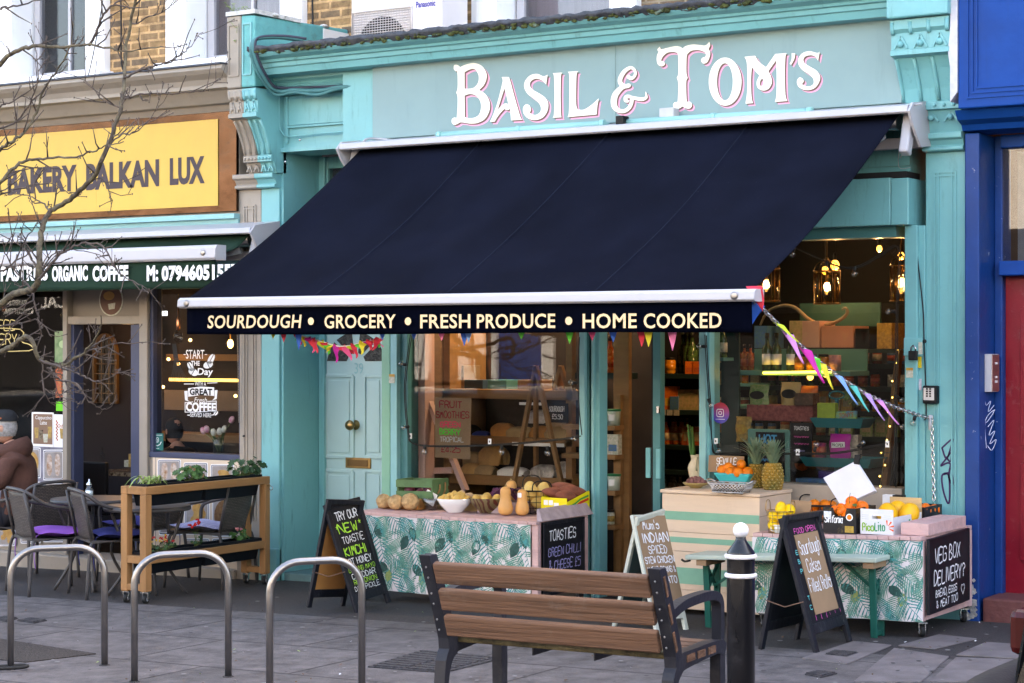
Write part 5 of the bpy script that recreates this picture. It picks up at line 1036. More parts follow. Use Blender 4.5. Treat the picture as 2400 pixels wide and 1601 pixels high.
def butternut(px,py,Hh,lab,dy=.0,tilt=0):
 p=pz(px,py,zt1)+V((0,dy-.03,0));b=M();s_=Hh/.17
 b.lathe([(.0,.0),(.022,.001),(.04,.012),(.0465,.035),(.044,.06),(.034,.085),(.0305,.11),(.033,.14),(.030,.158),(.016,.169),(.0,.171)],(0,0,0),20,wob=.015,sx=s_,sy=s_);b.mi=1;b.tube([(0,0,.166),(.004,-.002,.186)],[.006,.009],7)
 if 'label' in lab:b.mi=2;b.grid(lambda u,v:V(((.0345*s_)*sin((u-.5)*.9),-(.0345*s_)*cos((u-.5)*.9),.118+.03*v)),5,2)
 o=item('butternut_squash',lab,'squash',b,[mSquash,mt('dry_stalk',(.30,.22,.10),.8),mWhite],group='butternut squashes on the left table');o.location=p;o.scale=(1,1,s_);o.rotation_euler=(0,tilt,0)
butternut(1191,1207,.172,'butternut squash standing in front of the black wire basket');butternut(1234,1207,.158,'butternut squash with a white label, beside the yellow box',-.02);butternut(1188,1196,.18,'butternut squash tucked behind the other two',.09,-.05)
mYelB=mt('yellow_card_box',(.80,.68,.015),.5,var=.05)
yb_=thing('sweet_potato_box','bright yellow cardboard box of sweet potatoes','box',(2.36,-.42,zt1))
def P4(b,pts,dn=.004,m=None):b.poly([(0,0)],lambda*a:V((0,0,0)))if False else None
bx0,bx1,by0,by1=2.27,2.45,-.33,-.06
b=M();zz=zt1+.002
b.box(bx0,bx1,by0,by0+.006,zz,zz+.105);b.box(bx0,bx1,by1-.006,by1,zz,zz+.13);b.box(bx0,bx0+.006,by0+.006,by1-.006,zz,zz+.11)
b.hexa([(bx1-.006,by0+.006,zz),(bx1,by0+.006,zz),(bx1,by1-.006,zz),(bx1-.006,by1-.006,zz)],[(bx1-.006,by0+.006,zz+.08),(bx1,by0+.006,zz+.08),(bx1,by1-.006,zz+.135),(bx1-.006,by1-.006,zz+.135)]);b.box(bx0+.006,bx1-.006,by0+.006,by1-.006,zz,zz+.01);b.build('carton',mYelB,yb_,bevel=.001)
b=M();fr_=lambda u,v,d:V((bx0+u,by0-d,zz+v));
for k,(u,v,w_,h_)in enumerate(((.02,.06,.03,.03),(.055,.06,.03,.03),(.09,.055,.035,.02),(.09,.02,.035,.03),(.03,.015,.025,.03))):b.poly([(u,v),(u+w_,v),(u+w_,v+h_),(u,v+h_)],fr_,.001)
b.build('label',mWhite,yb_)
sd2=lambda u,v,d:V((bx1+d,by0+u,zz+v));b=M();b.rib([(.02,.03),(.09,.045),(.16,.07),(.25,.085)],sd2,.016,.001);b.build('swoosh',mt('red_print',(.6,.03,.02),.5),yb_);b=M();b.rib([(.02,.05),(.09,.065),(.16,.09),(.25,.105)],sd2,.012,.0012);b.build('swoosh',mt('green_print',(.04,.3,.06),.5),yb_)
b=M();b.rib([(.02,.025),(.08,.032),(.14,.048)],sd2,.014,.0014);b.build('swoosh',mt('blue_print',(.03,.08,.5),.5),yb_)
for k,(p,L,ang,lab)in enumerate((((2.33,-.24,zz+.125),.10,.9,'sweet potato lying on the left of the yellow box'),((2.40,-.17,zz+.135),.115,.35,'long sweet potato on top of the heap in the yellow box'),((2.40,-.25,zz+.11),.10,.2,'sweet potato at the front of the yellow box'),((2.33,-.14,zz+.15),.10,1.4,'sweet potato at the back of the yellow box'))):
 b=M();b.lathe([(.0,-1),(.35,-.86),(.8,-.5),(1,0),(.85,.5),(.45,.85),(.0,1)],(0,0,0),14,R=Matrix.Diagonal((.036,.036,L)),wob=.07);o=item('sweet_potato',lab,'sweet potato',b,mSweet,group='sweet potatoes in the yellow box')
 o.location=p;o.rotation_euler=(pi/2-.15,0,-ang)
 for v in o.data.vertices:v.co.z-=L
 # ---------------------------------------------------------------- cream counter
x0,x1,y0,y1,z1=3.158,3.768,-.45,-.03,.777
CC=thing('display_counter','cream boarded counter with sage green stripes beside the shop door','counter',(3.46,-.24,gz(3.46)))
mCrm=mt('cream_boards',(.68,.51,.37),.55,var=.07,vs=5,bump=.08,stretch=(.3,1,3),dirt=.18,dcol=(.34,.26,.20),dsc=8);mStripe=mt('sage_stripe',(.19,.40,.28),.55,var=.08,vs=8)
zb_=gz(3.4)+.03;nb=6
for k in range(nb):
 za_,zb2=zb_+(z1-.02-zb_)*k/nb,zb_+(z1-.02-zb_)*(k+1)/nb-.002
 b=M();b.box(x0,x1,y0,y1,za_,zb2);b.build('board',mCrm,CC,bevel=.002)
b=M()
for p0,p1 in((1199,1219),(1259,1272),(1330,1368)):
 for ya,xx in((y0,None),):a=Q(1600,p1,y0).z;c=Q(1600,p0,y0).z;b.box(x0+.001,x1-.001,y0-.0015,y0-.0003,a,c)
b.build('stripe',mStripe,CC)
b=M();b.box(x0-.008,x1+.008,y0-.012,y1,z1-.019,z1);b.build('counter_top',mCrm,CC,bevel=.003)
zc=z1+.001
jg=pz(1628,1130,zc)+V((0,.03,0));t=thing('jug','cream pottery jug holding leek tops on the counter','jug',jg);mJug=mt('cream_glaze',(.68,.58,.42),.2,var=.05,coat=.4)
b=M();b.lathe([(.0,0),(.036,0),(.040,.006),(.05,.05),(.055,.085),(.050,.105),(.036,.128),(.034,.14),(.040,.158),(.041,.162),(.037,.162),(.03,.14),(.03,.1)],jg,28);b.build('body',mJug,t)
b=M();b.tube(path3([jg+V((.020,-.035,.145)),jg+V((.028,-.066,.13)),jg+V((.028,-.070,.095)),jg+V((.022,-.05,.075))],4),.006,8);b.build('handle',mJug,t)
for k,(dx,lab)in enumerate(((-.024,'left bunch of leek tops standing in the cream jug'),(.026,'right bunch of leek tops leaning in the cream jug'))):
 b=M()
 for i in range(9):
  a=rg.uniform(0,6.28);q=rg.uniform(.0,.012);p=jg+V((dx+q*cos(a),q*sin(a),.10));e=jg+V((dx*1.7+.016*cos(a)+(.015 if k else-.006),.016*sin(a),.325-.03*k+rg.uniform(-.03,.02)));b.tube([p,p.lerp(e,.5),e],[.012,.011,.005],6,flat=.5)
 tag(b.build('leek',mt('leek_green',(.08,.20,.06),.5,var=.4,vs=20,stretch=(4,4,.4))),lab,'leek')
dc=pz(1620,1145,zc)+V((0,.06,0));bowl('shallow olive pottery dish of lychees in front of the jug',dc,.078,.028,mt('olive_glaze',(.30,.22,.08),.3,var=.2),nm='dish')
fruit('lychee','dusky pink lychee heaped in the olive dish','lychee','lychees in the olive dish',.0145,mt('lychee_skin',(.24,.10,.085),.8,var=.35,vs=14,bump=.5,bs=120),[dc+V((.055*sqrt(k/20)*cos(k*2.4),.055*sqrt(k/20)*sin(k*2.4),.026+.030*(1-k/20)))for k in range(20)],rg)
wk=pz(1700,1156,zc)+V((0,.075,0));t=thing('metal_basket','silver woven wire basket of kiwi fruit at the counter edge','basket',wk);mAl=mt('woven_aluminium',(.62,.62,.64),.3,metal=1)
b=M();W2_,D2,hB=.118,.07,.052
loop=lambda s,z:[wk+V((W2_*s*cos(a)*(abs(cos(a))**-.5 if abs(cos(a))>.05 else 1)if False else W2_*s*max(-1,min(1,1.35*cos(a))),D2*s*max(-1,min(1,1.35*sin(a))),z))for a in[2*pi*k/40 for k in range(40)]]
for s,z in((.80,.003),(1.0,hB)):b.tube(loop(s,z),.0032,5,closed=True)
lo,hi=loop(.80,.003),loop(1.0,hB)
for k in range(40):
 b.tube([lo[k],hi[(k+3)%40]],.0021,4);b.tube([lo[k],hi[(k-3)%40]],.0021,4)
b.build('wire_mesh',mAl,t)
for s in(-1,1):b=M();b.tube(path3([wk+V((s*W2_,-.045,hB)),wk+V((s*(W2_+.022),-.02,hB+.016)),wk+V((s*(W2_+.022),.02,hB+.016)),wk+V((s*W2_,.045,hB))],4),.0045,6);b.build('handle',mAl,t)
fruit('kiwi','brown kiwi fruit in the silver wire basket','kiwi','kiwi fruit in the wire basket',.024,mt('kiwi_skin',(.17,.09,.04),.95,var=.3,vs=30,bump=.4,bs=200),[wk+V(p)for p in((-.07,-.02,.02),(-.02,-.03,.02),(.03,-.02,.02),(.075,-.02,.02),(-.06,.03,.022),(0,.03,.024),(.06,.03,.022),(-.03,0,.032),(.03,.0,.032))],rg,(1.25,1,.95))
ob=pz(1694,1146,zc)+V((.01,.16,0));t=thing('fruit_bowl','turquoise rectangular bowl of seville oranges','bowl',ob);b=M();bz=.062
q4=lambda wx,wy,z:[ob+V((a*wx,c*wy,z))for a,c in((-1,-1),(1,-1),(1,1),(-1,1))]
b.hexa(q4(.075,.05,bz-.045),q4(.118,.075,bz+.022));b.build('shell',mt('turquoise_melamine',(.03,.42,.46),.3,var=.05),t,bevel=.008)
b=M();b.lathe([(.06,0),(.05,.006)],ob,12);b.build('foot',mt('turquoise_foot',(.03,.35,.40),.35),t)
ob=ob+V((0,0,.012));zo=ob.z+bz+.01
fruit('orange','seville orange heaped in the turquoise bowl','orange','oranges in the turquoise bowl',.0335,mOrange,[ob+V(p)+V((0,0,.032))for p in((-.078,-.03,.052),(-.02,-.045,.045),(.035,-.05,.044),(.085,-.03,.046),(-.03,.02,.05),(.03,.02,.052),(.085,.03,.05),(.035,-.012,.090),(-.045,-.02,.07))],rg,(1,1,.94),.02,(.88,1.06),mCalyx)
o=Q(1658,1103,y0+.32);t=thing('price_card','brown card lettered for seville oranges behind the turquoise bowl','sign',o);O=Q(1660,1106,-.05);w_=Q(1743,1106,-.05).x-O.x
f=panel(O,(1,0,0),(0,.1,1));b=M();b.poly([(0,0),(w_,0),(w_,.098),(0,.098)],f,0,.003);cd=b.build('card',mCard,t);b=M();hand(b,'SEVILLE',lambda u,v,d:f(u,v,.003+d),w_*.24,.048,w_*.55,.036,.0045);hand(b,'ORANGES',lambda u,v,d:f(u,v,.003+d),w_*.24,.008,w_*.6,.028,.0035);b.build('lettering',mChalkW,cd)
def pineapple(px,py,r,h,lab,seed,ht):
 rq=random.Random(seed);p=pz(px,py,zc)+V((0,r,0));t=thing('pineapple',lab,'pineapple',p);b=M();nr_=9;nk=13
 b.lathe([(.0,0),(r*.6,.002),(r*.92,h*.2),(r*.98,h*.5),(r*.86,h*.8),(r*.5,h)],p,20)
 for i in range(nr_):
  z=h*(.06+.88*i/(nr_-1));rr=r*(1-.55*abs((i/(nr_-1))-.45)**2.4*2.2)
  for k in range(nk):
   a=2*pi*(k+.5*(i%2))/nk;b.mi=0;c=p+V((rr*cos(a)*.96,rr*sin(a)*.96,z));b.ball(c,r*.235,7,(1,1,.9));b.mi=1;b.ball(c+V((cos(a),sin(a),.1))*r*.17,r*.06,5,(1,1,1.3))
 b.build('fruit',[mt('pineapple_skin',(.40,.22,.03),.6,col2=(.13,.12,.03),vs=9),mt('pineapple_bract',(.50,.40,.22),.8)],t)
 b=M()
 for k in range(38):
  a=k*2.4;q=k/38;L=ht*(.45+.55*(1-abs(q-.45)));out=.62*(1-q)+.07;d=V((cos(a),sin(a),0));p0=p+V((0,0,h*.96+q*.035))+d*r*.25*(1-q);pp=path3([p0,p0+d*L*out*.45+V((0,0,L*.45)),p0+d*L*out*(1.05+.35*(1-q))+V((0,0,L*(.95-.35*(1-q))))],4);sdv=d.cross(UZ);vv=[]
  for i,x_ in enumerate(pp):wl=r*.24*(1-(i/(len(pp)-1))**1.5)+.0004;vv+=[x_-sdv*wl+d*wl*.25,x_-d*wl*.12,x_+sdv*wl+d*wl*.25]
  b.add(vv,[f_ for i in range(len(pp)-1)for f_ in((3*i,3*i+1,3*i+4,3*i+3),(3*i+1,3*i+2,3*i+5,3*i+4))],True)
 b.build('crown',mt('pineapple_leaf',(.12,.20,.11),.5,var=.4,vs=18,col2=(.18,.24,.16)),t)
pineapple(1764,1144,.047,.135,'greener pineapple standing behind, next to the orange bowl',1,.19);pineapple(1802,1149,.054,.15,'riper golden pineapple in front, at the corner of the counter',2,.16)
# ---------------------------------------------------------------- right display table
zt2=lambda x:.597+(x-3.91)*.031
x0,x1,y0,y1=3.90,4.848,-.80,-.06
T2=thing('display_table','display table in palm leaf cloth right of the counter, stacked with fruit boxes','table',(4.37,-.43,gz(4.37)));b=M();n=16
for k in range(n):
 a=x0+(x1-x0)*k/n;c=a+(x1-x0)/n-.003;b.hexa([(a,y0-.012,zt2(a)-.02),(c,y0-.012,zt2(c)-.02),(c,y1,zt2(c)-.02),(a,y1,zt2(a)-.02)],[(a,y0-.012,zt2(a)),(c,y0-.012,zt2(c)),(c,y1,zt2(c)),(a,y1,zt2(a))])
b.build('table_top',mPinkW,T2,bevel=.002)
for x in(x0,x1-.05):
 for y in(y0,y1-.05):b=M();b.box(x+.001,x+.049,y+.004,y+.049,gz(x)+.085,zt2(x)-.021);b.build('leg',mPinkW,T2,bevel=.003)
b=M();b.box(x1-.03,x1+.001,y0+.05,y1-.05,zt2(x1)-.10,zt2(x1)-.021);b.box(x1-.03,x1+.001,y0+.05,y1-.05,gz(x1)+.09,gz(x1)+.13);b.build('apron',mPinkW,T2)
palmcloth('palm_cloth',lambda u,v,d:V((x0+u,y0-.010-d-.010*sin(u*17+2*v)*(1-v)-.003*sin(u*37+4*v),gz(x0+u)+.085+v*(zt2(x0+u)-.022-gz(x0+u)-.085)/.495)),x1-x0+.002,.495,T2,5)
for x in(x0+.03,x1-.03):
 for y in(y0+.06,y1-.06):caster(T2,x,y,gz(x),.03,.7)
chalkboard('black chalkboard offering veg boxes, hung on the right end of the right table',(x1+.012,y0+.02,.225),(0,1,.02),.60,.385,[('VEG BOX',.14,.66,.62,.23,.011,mChalkW),('DELIVERY?',.12,.37,.76,.22,.011,mChalkW),('BREAD, EGGS',.16,.20,.52,.11,.007,mChalkW),('& MEAT TOO',.18,.06,.52,.11,.007,mChalkW)],fw=.004)
b=M();hf=panel((x1+.012,y0+.02,.225),(0,1,.02),UZ);hx,hy=.50,.075;b.rib([(hx+.026*1.0*(16*sin(a)**3)/16,hy+.026*(13*cos(a)-5*cos(2*a)-2*cos(3*a)-cos(4*a))/14)for a in[k*2*pi/24 for k in range(25)]],lambda u,v,d:hf(u,v,.0125+d),.0045,.001)
hb=b.build('heart_drawing',mChalkW,[o for o in bpy.data.objects if o.name.startswith('chalkboard')and o.type=='EMPTY'][-1])
tq=lambda px,py,dy=0:(lambda p:V((p.x,p.y+dy,zt2(p.x)+.001)))(pz(px,py,.61))
# pink tray at the right end
pt=thing('wooden_tray','shallow pink wooden tray on the right end of the fruit table','tray',(4.80,-.5,zt2(4.8)));b=M();tx0,tx1,ty0,ty1,tz=4.715,4.862,-.76,-.20,zt2(4.8)+.002
b.box(tx0,tx1,ty0,ty0+.014,tz,tz+.062);b.box(tx0,tx1,ty1-.014,ty1,tz,tz+.062);b.box(tx0,tx0+.014,ty0+.014,ty1-.014,tz,tz+.062);b.box(tx1-.014,tx1,ty0+.014,ty1-.014,tz,tz+.062);b.build('side',mPinkW,pt,bevel=.002);b=M();b.box(tx0+.014,tx1-.014,ty0+.014,ty1-.014,tz+.045,tz+.058);b.build('lid',mPinkW,pt)
# lemons
lk_=tq(1815,1247,.075);wirebasket('wire_basket','brass wire basket of lemons with hoop handles',lk_,.062,.072,.115,mBrass,14,6,.0014,.003,((pi,.055,.028),(0,.055,.028)))
fruit('lemon','yellow lemon piled in the brass wire basket','lemon','lemons in the wire basket',.031,mLemon,[lk_+V(p)+V((0,0,.03))for p in((-.025,-.025,.003),(.028,-.022,.003),(0,.03,.003),(-.028,-.02,.052),(.026,-.028,.050),(.0,.03,.05),(.005,-.005,.098),(.045,.02,.09))],rg,(1.28,1,1),.02)
ow=tq(1893,1225,.18);wirebasket('wire_basket','large black wire basket of oranges behind the lemons',ow,.10,.128,.10,mBlackM,16,3,.002,.0065,((pi*.85,.045,.05),(-pi*.12,.04,.05)))
fruit('orange','orange in the large black wire basket','orange','oranges in the black wire basket',.036,mOrange,[ow+V(p)+V((0,0,.034))for p in((-.06,-.05,.01),(.0,-.07,.01),(.06,-.05,.01),(.06,.03,.01),(-.05,.03,.01),(-.03,-.02,.06),(.04,-.03,.062),(.07,-.01,.06),(.0,.05,.06))],rg,(1,1,.95),.02,(.86,1.08),mCalyx)
f=panel(Q(1849,1212,-.66),(1,.05,0),(0,.18,1));b=M();b.poly([(0,0),(.118,0),(.124,.088),(.006,.094)],f,0,.003);tag(b.build('card_flap',mCard),'blank brown card propped against the black orange basket','card')
mug=tq(1822,1246,.0);b=M();b.lathe([(.014,0),(.017,.03),(.018,.045),(.0165,.045),(.013,.004)],mug,14);b.tube(path3([mug+V((-.016,-.004,.04)),mug+V((-.032,-.008,.034)),mug+V((-.030,-.008,.014)),mug+V((-.015,-.004,.010))],4),.0035,6);tag(b.build('mug',mt('white_mug_glaze',(.78,.78,.76),.2)),'small white mug in front of the lemon basket','mug')
def fruitbox(nm,label,x0,x1,y0,y1,z,h,mat_,cut=None,hb=None,hs=None,th=.005):
 t=thing(nm,label,'box',((x0+x1)/2,(y0+y1)/2,z));w=x1-x0
 fr=[(0,0),(w,0),(w,h)]+([(w*.72,h),(w*.66,h*.68),(w*.36,h*.68),(w*.30,h)]if cut=='dip' else[])+[(0,h)]
 loops=[fr]+([[(w*.36+.0,h*.62),(w*.36,h*.74),(w*.64,h*.74),(w*.64,h*.62)]]if cut=='slot' else[])
 b=M();b.poly(loops,lambda u,v,d:V((x0+u,y0+d,z+v)),0,th);b.build('front',mat_,t)
 b=M();b.box(x1-th,x1,y0+th,y1-th,z,z+(hs or h));b.build('side',mat_,t);b=M();b.box(x0,x0+th,y0+th,y1-th,z,z+(hs or h));b.build('side',mat_,t)
 H2=hb or h;b=M();b.poly([[(0,0),(w,0),(w,H2),(0,H2)],[(w*.38,H2*.62),(w*.38,H2*.76),(w*.66,H2*.76),(w*.66,H2*.62)]],lambda u,v,d:V((x0+u,y1-d,z+v)),0,th);b.build('back',mat_ if not hb else mKraft,t)
 b=M();b.box(x0+th,x1-th,y0+th,y1-th,z,z+.006);b.build('base',mat_,t);return t
mBlkB=mt('black_printed_card',(.012,.012,.014),.4,var=.2,dirt=.35,dcol=(.35,.24,.05),dsc=26)
A=tq(1938,1249);B=tq(2029,1250);sx0,sx1,sy0=A.x,B.x,-.775;sz=zt2(sx0+.1)+.003
sb=fruitbox('clementine_box','black printed cardboard box of clementines with white script lettering',sx0,sx1+.004,sy0,sy0+.27,sz,.135,mBlkB,'dip')
ff_=lambda u,v,d:V((sx0+u,sy0-d,sz+v));b=M();w_=sx1-sx0;hand(b,'Sinfonia',ff_,w_*.06,.058,w_*.55,.034,.0048,slant=.25,jit=.1);b.build('lettering',mWhite,sb)
b=M();b.poly(circ(w_*.82,.088,.019),ff_,.001);b.mi=1;b.poly(circ(w_*.82,.088,.0135),ff_,.0016);b.build('emblem',[mWhite,mOrange],sb)
b=M();b.poly([(w_*.68,.008),(w_*.95,.008),(w_*.95,.042),(w_*.68,.042)],ff_,.001);b.build('label',mt('gold_label',(.42,.28,.05),.5,var=.3,vs=60),sb);b=M();b.poly([(w_*.03,.082),(w_*.26,.082),(w_*.26,.115),(w_*.03,.115)],ff_,.001);b.build('label',mt('white_label',(.7,.72,.78),.5,var=.2,vs=90),sb)
zc_=sz+.075
cl=[(sx0+.035,-.70,.028),(sx0+.08,-.735,.02),(sx0+.125,-.735,.0),(sx0+.17,-.70,.026),(sx0+.05,-.65,.035),(sx0+.11,-.68,.045),(sx0+.16,-.63,.045),(sx0+.06,-.58,.03),(sx0+.13,-.58,.048),(sx0+.10,-.63,.07),(sx0+.09,-.725,.03)]
fruit('clementine','clementine heaped in the black printed box','clementine','clementines in the black box',.031,mClem,[V((a,c,zc_+.012+d))for a,c,d in cl],rg,(1.05,1.05,.9),.02,(.82,1.12),mCalyx)
b=M();tw=V((sx0+.12,-.70,zc_+.07));b.tube(path3([tw,tw+V((-.004,0,.03)),tw+V((.002,0,.065))],3),.0016,5);leaf(b,tw+V((.03,0,.0)),V((.3,-.5,1)),.016,1);tag(b.build('stalk',mStem),'thin stalk sticking up from the clementines','stalk')
sb2=fruitbox('clementine_box','second black box of clementines, between the script box and the melon box',sx1+.012,sx1+.215,-.345,-.085,sz,.12,mBlkB)
fruit('clementine','clementine in the second black box behind the melons','clementine','clementines in the second black box',.030,mClem,[V((sx1+.04+.05*(k%4),-.31+.06*(k//4),sz+.085+rg.uniform(0,.03)))for k in range(16)],rg,(1.05,1.05,.9),.02,(.82,1.12),mCalyx)
A=tq(2043,1250);B=tq(2133,1251);mx0,mx1,my0=A.x,B.x,-.77;mz=zt2(mx0+.1)+.003
mPico=mt('white_coated_wood',(.66,.66,.68),.5,var=.05,vs=8,stretch=(.3,1,2),dirt=.2,dcol=(.4,.4,.4),dsc=12)
pb2=fruitbox('melon_box','white wooden fruit box of yellow melons with green and orange lettering',mx0,mx1,my0,-.36,mz,.130,mPico,'slot',hb=.165,hs=.09)
fp=lambda u,v,d:V((mx0+u,my0-d,mz+v));w_=mx1-mx0;mGr1=mt('apple_green_print',(.22,.45,.03),.5);mGr2=mt('emerald_print',(.01,.28,.12),.5);mOr2=mt('orange_red_print',(.75,.10,.02),.5)
b=M();hand(b,'Pico',fp,w_*.07,.018,w_*.34,.036,.0062,jit=.1);b.build('lettering',mGr1,pb2);b=M();hand(b,'Lito',fp,w_*.45,.020,w_*.30,.040,.0062,jit=.1);b.build('lettering',mGr2,pb2)
b=M()
for a in(-25,15,55,95):b.rib([(w_*.83+.01*cos(radians(a)),.038+.012*sin(radians(a))),(w_*.83+.034*cos(radians(a)),.038+.034*sin(radians(a)))],fp,[.003,.009],.001)
b.build('sunburst',mOr2,pb2);b=M()
for v in(.098,.088,.078):b.rib([(w_*.05,v),(w_*.25,v)],fp,.0022,.001);b.rib([(w_*.72,v),(w_*.93,v)],fp,.002,.001)
b.build('small_print',mt('faded_print',(.45,.5,.48),.6),pb2)
b=M();b.box(mx1+.0003,mx1+.0012,-.55,-.53,mz+.05,mz+.066);b.build('mark',mGr2,pb2)
fruit('melon','yellow melon lying in the white wooden box','melon','melons in the white box',.062,mt('melon_skin',(.78,.40,.015),.4,var=.12,vs=10),[V((mx0+.06,-.55,mz+.082)),V((mx0+.145,-.47,mz+.082)),V((mx0+.07,-.43,mz+.082))],rg,(1.2,.95,.95),.01,(.98,1.02))
b=M();A4=[Q(2007,1080,-.45),Q(1930,1120,-.50),Q(1972,1186,-.52),Q(2052,1150,-.47)];nrm=(A4[1]-A4[0]).cross(A4[3]-A4[0]).normalized();nrm=-nrm if nrm.y>0 else nrm
for k in range(5):o_=nrm*.010*k;e_=V((rg.uniform(-.003,.003),0,rg.uniform(-.003,.003)));b.hexa([p-o_+e_-nrm*.009 for p in A4],[p-o_+e_ for p in A4])
tag(b.build('paper_bags',mt('white_paper',(.64,.64,.70),.7,var=.04,vs=9,bump=.1,bs=9),bevel=.002),'block of white paper bags hung askew above the clementines','paper bags')
c_=A4[0];b=M();b.bar(c_+V((.0,.0,-.02)),c_+V((.004,.01,.03)),.03,.012,NY);b.tube([c_+V((0,0,.03)),V((c_.x,.06,1.0))],.002,5);tag(b.build('bulldog_clip',mBlackM),'black clip holding the white paper bags','clip')
for(px,py,m_,lab)in((2085,1172,mWhite,'small white carton behind the clementine boxes'),(2108,1173,mBlackM,'small black carton behind the melon box')):
 p=Q(px,py,-.22);b=M();b.box(p.x-.03,p.x+.03,-.25,-.20,zt2(p.x),p.z+.03);tag(b.build('carton',m_,bevel=.002),lab,'carton')
 # ---------------------------------------------------------------- long bench
lb=thing('long_bench','long pale green topped beer bench on folding dark green legs','bench',(4.15,-.87,gz(4.15)));xl_,xr_b=3.59,4.677;zb3=lambda x:.452+(x-xl_)*.0445
mBT=mt('pale_sage_gloss',(.40,.47,.40),.4,var=.06,vs=5,dirt=.15,dcol=(.3,.3,.26),dsc=8);mBG=mt('bottle_green_steel',(.008,.10,.075),.4,var=.15,dirt=.15,dcol=(.1,.2,.18))
b=M();b.hexa([(xl_,-1.0,zb3(xl_)),(xr_b,-1.0,zb3(xr_b)),(xr_b,-.74,zb3(xr_b)),(xl_,-.74,zb3(xl_))],[(xl_,-1.0,zb3(xl_)+.026),(xr_b,-1.0,zb3(xr_b)+.026),(xr_b,-.74,zb3(xr_b)+.026),(xl_,-.74,zb3(xl_)+.026)]);b.build('seat_board',mBT,lb,bevel=.006)
for x in(xl_+.09,xr_b-.05):
 b=M();b.box(x-.03,x+.03,-.985,-.755,zb3(x)-.032,zb3(x)-.001);b.build('batten',mCard,lb,bevel=.003)
 for y in(-.905,-.765):b=M();b.bar((x-.01,y+(.03 if y<-.8 else-.02),gz(x)),(x-.01,y,zb3(x)-.033),.034,.02,(0,1,0));b.build('leg',mBG,lb,bevel=.003)
 b=M();b.bar((x-.01,-.875,gz(x)+.02),(x-.01,-.785,gz(x)+.02),.02,.02);b.bar((x-.01,-.89,gz(x)+.20),(x-.01,-.775,gz(x)+.33),.012,.016);b.bar((x-.012,-.775,gz(x)+.20),(x-.012,-.89,gz(x)+.33),.012,.016);s_=1 if x<4 else-1;b.bar((x,-.83,gz(x)+.22),(x+s_*.22,-.83,zb3(x)-.01),.014,.014);b.build('cross_brace',mBG,lb)
b=M();p=Q(1605,1316,-.98);b.tube(path3([p+V((-.02,0,.01)),p,p+V((.035,-.005,.008))],3),.006,6);tag(b.build('strap',mBlack),'black strap end dangling from the left end of the long bench','strap')
# ================================================================ inside the grocery
mShelf=mt('dark_green_shelf',(.010,.026,.024),.55,var=.2);mShelfW=mt('pine_shelf',(.27,.14,.055),.6,var=.2,vs=7,stretch=(.3,2,2))
mTealSh=mt('muted_teal_shelf',(.10,.26,.22),.55,var=.1);mPinkB=mt('dusty_pink_post',(.48,.30,.26),.6,var=.08,dirt=.15,dcol=(.2,.12,.1))
def pbox(nm,p0,p1,y,dep,m,root=None,label=None,cat=None,group=None,bev=.002,**kw):
 A,B=Q(p0[0],p1[1],y),Q(p1[0],p0[1],y);b=M();b.box(A.x,B.x,y,y+dep,A.z,B.z);o=b.build(nm,m,root,bevel=bev)
 if label:tag(o,label,cat,group)
 return o
 # --- bread shelves in the left window
bs2=thing('bread_shelf','pine shelf unit of bread bags behind the left shop window','shelf',(1.7,.6,.06))
for y_,(a,c)in((.5,(916,932)),(.5,(1029,1036)),(.5,(1122,1130))):
 A,B=Q(1005,c,y_),Q(1346,a,y_);b=M();b.box(A.x,B.x,.48,.92,A.z,B.z);b.build('shelf_board',mShelfW,bs2,bevel=.002)
A=Q(1330,900,.5);b=M();b.box(A.x,A.x+.045,.48,.53,.06,2.2);b.build('upright',mShelfW,bs2);b=M();b.box(1.0,1.05,.48,.92,.06,2.2);b.build('upright',mShelfW,bs2)
b=M();b.box(1.02,2.4,.93,.95,.06,2.9);b.build('back_board',mt('grey_brown_boards',(.03,.02,.017),.8,var=.25),bs2)
pbox('wall_box',(1010,855),(1052,922),.75,.2,mShelfW,None,'plain pine box on the top bread shelf beside the pink posts','box')
pf=thing('pink_frame','pink painted timber frame just inside the left shop window','frame',(1.1,.2,.06))
for p0,p1 in((955,978),(982,998)):A=Q(p0,900,.16);B=Q(p1,900,.16);b=M();b.box(A.x,B.x,.15,.20 if p0<960 else.26,.06,2.2);b.build('post',mPinkB,pf,bevel=.003)
b=M();b.bar(Q(998,922,.22),Q(1092,1150,.22),.03,.045,(0,-1,0));b.build('brace',mPinkB,pf);b=M();b.bar(Q(1000,1104,.26),Q(1060,1102,.26),.02,.04,(0,0,1));b.build('rail',mPinkB,pf)
o=Q(1020,1072,.15);t=thing('price_card','brown card listing fruit smoothies in red, pink and green, inside the left window','sign',o);w_=Q(1105,1072,.15).x-o.x;h_=Q(1020,932,.15).z-o.z
f=panel(o,(1,0,0),UZ);b=M();b.poly([(0,0),(w_*.97,-.004),(w_,h_),(.0,h_)],f,0,.003);cd=b.build('card',mCard,t);fq=lambda u,v,d:f(u,v,.003+d)
for m_,rows in((mt('brick_red_marker',(.30,.02,.025),.7),(('FRUIT',.14,.84,.60,.13,.011),('SMOOTHIES',.04,.67,.90,.13,.009),('£4.25',.18,.10,.52,.11,.009))),(mt('hot_pink_marker',(.80,.04,.12),.6),(('GREEN',.16,.52,.54,.10,.009),)),(mt('green_marker',(.06,.65,.04),.6),(('BERRY',.14,.39,.56,.11,.010),)),(mt('silver_marker',(.5,.5,.5),.6),(('TROPICAL',.15,.27,.64,.10,.007),))):
 b=M()
 for tx,u,v,a,c,th in rows:hand(b,tx,fq,w_*u,h_*v,w_*a,h_*c*.78,th*.72)
 b.build('lettering',m_,cd)
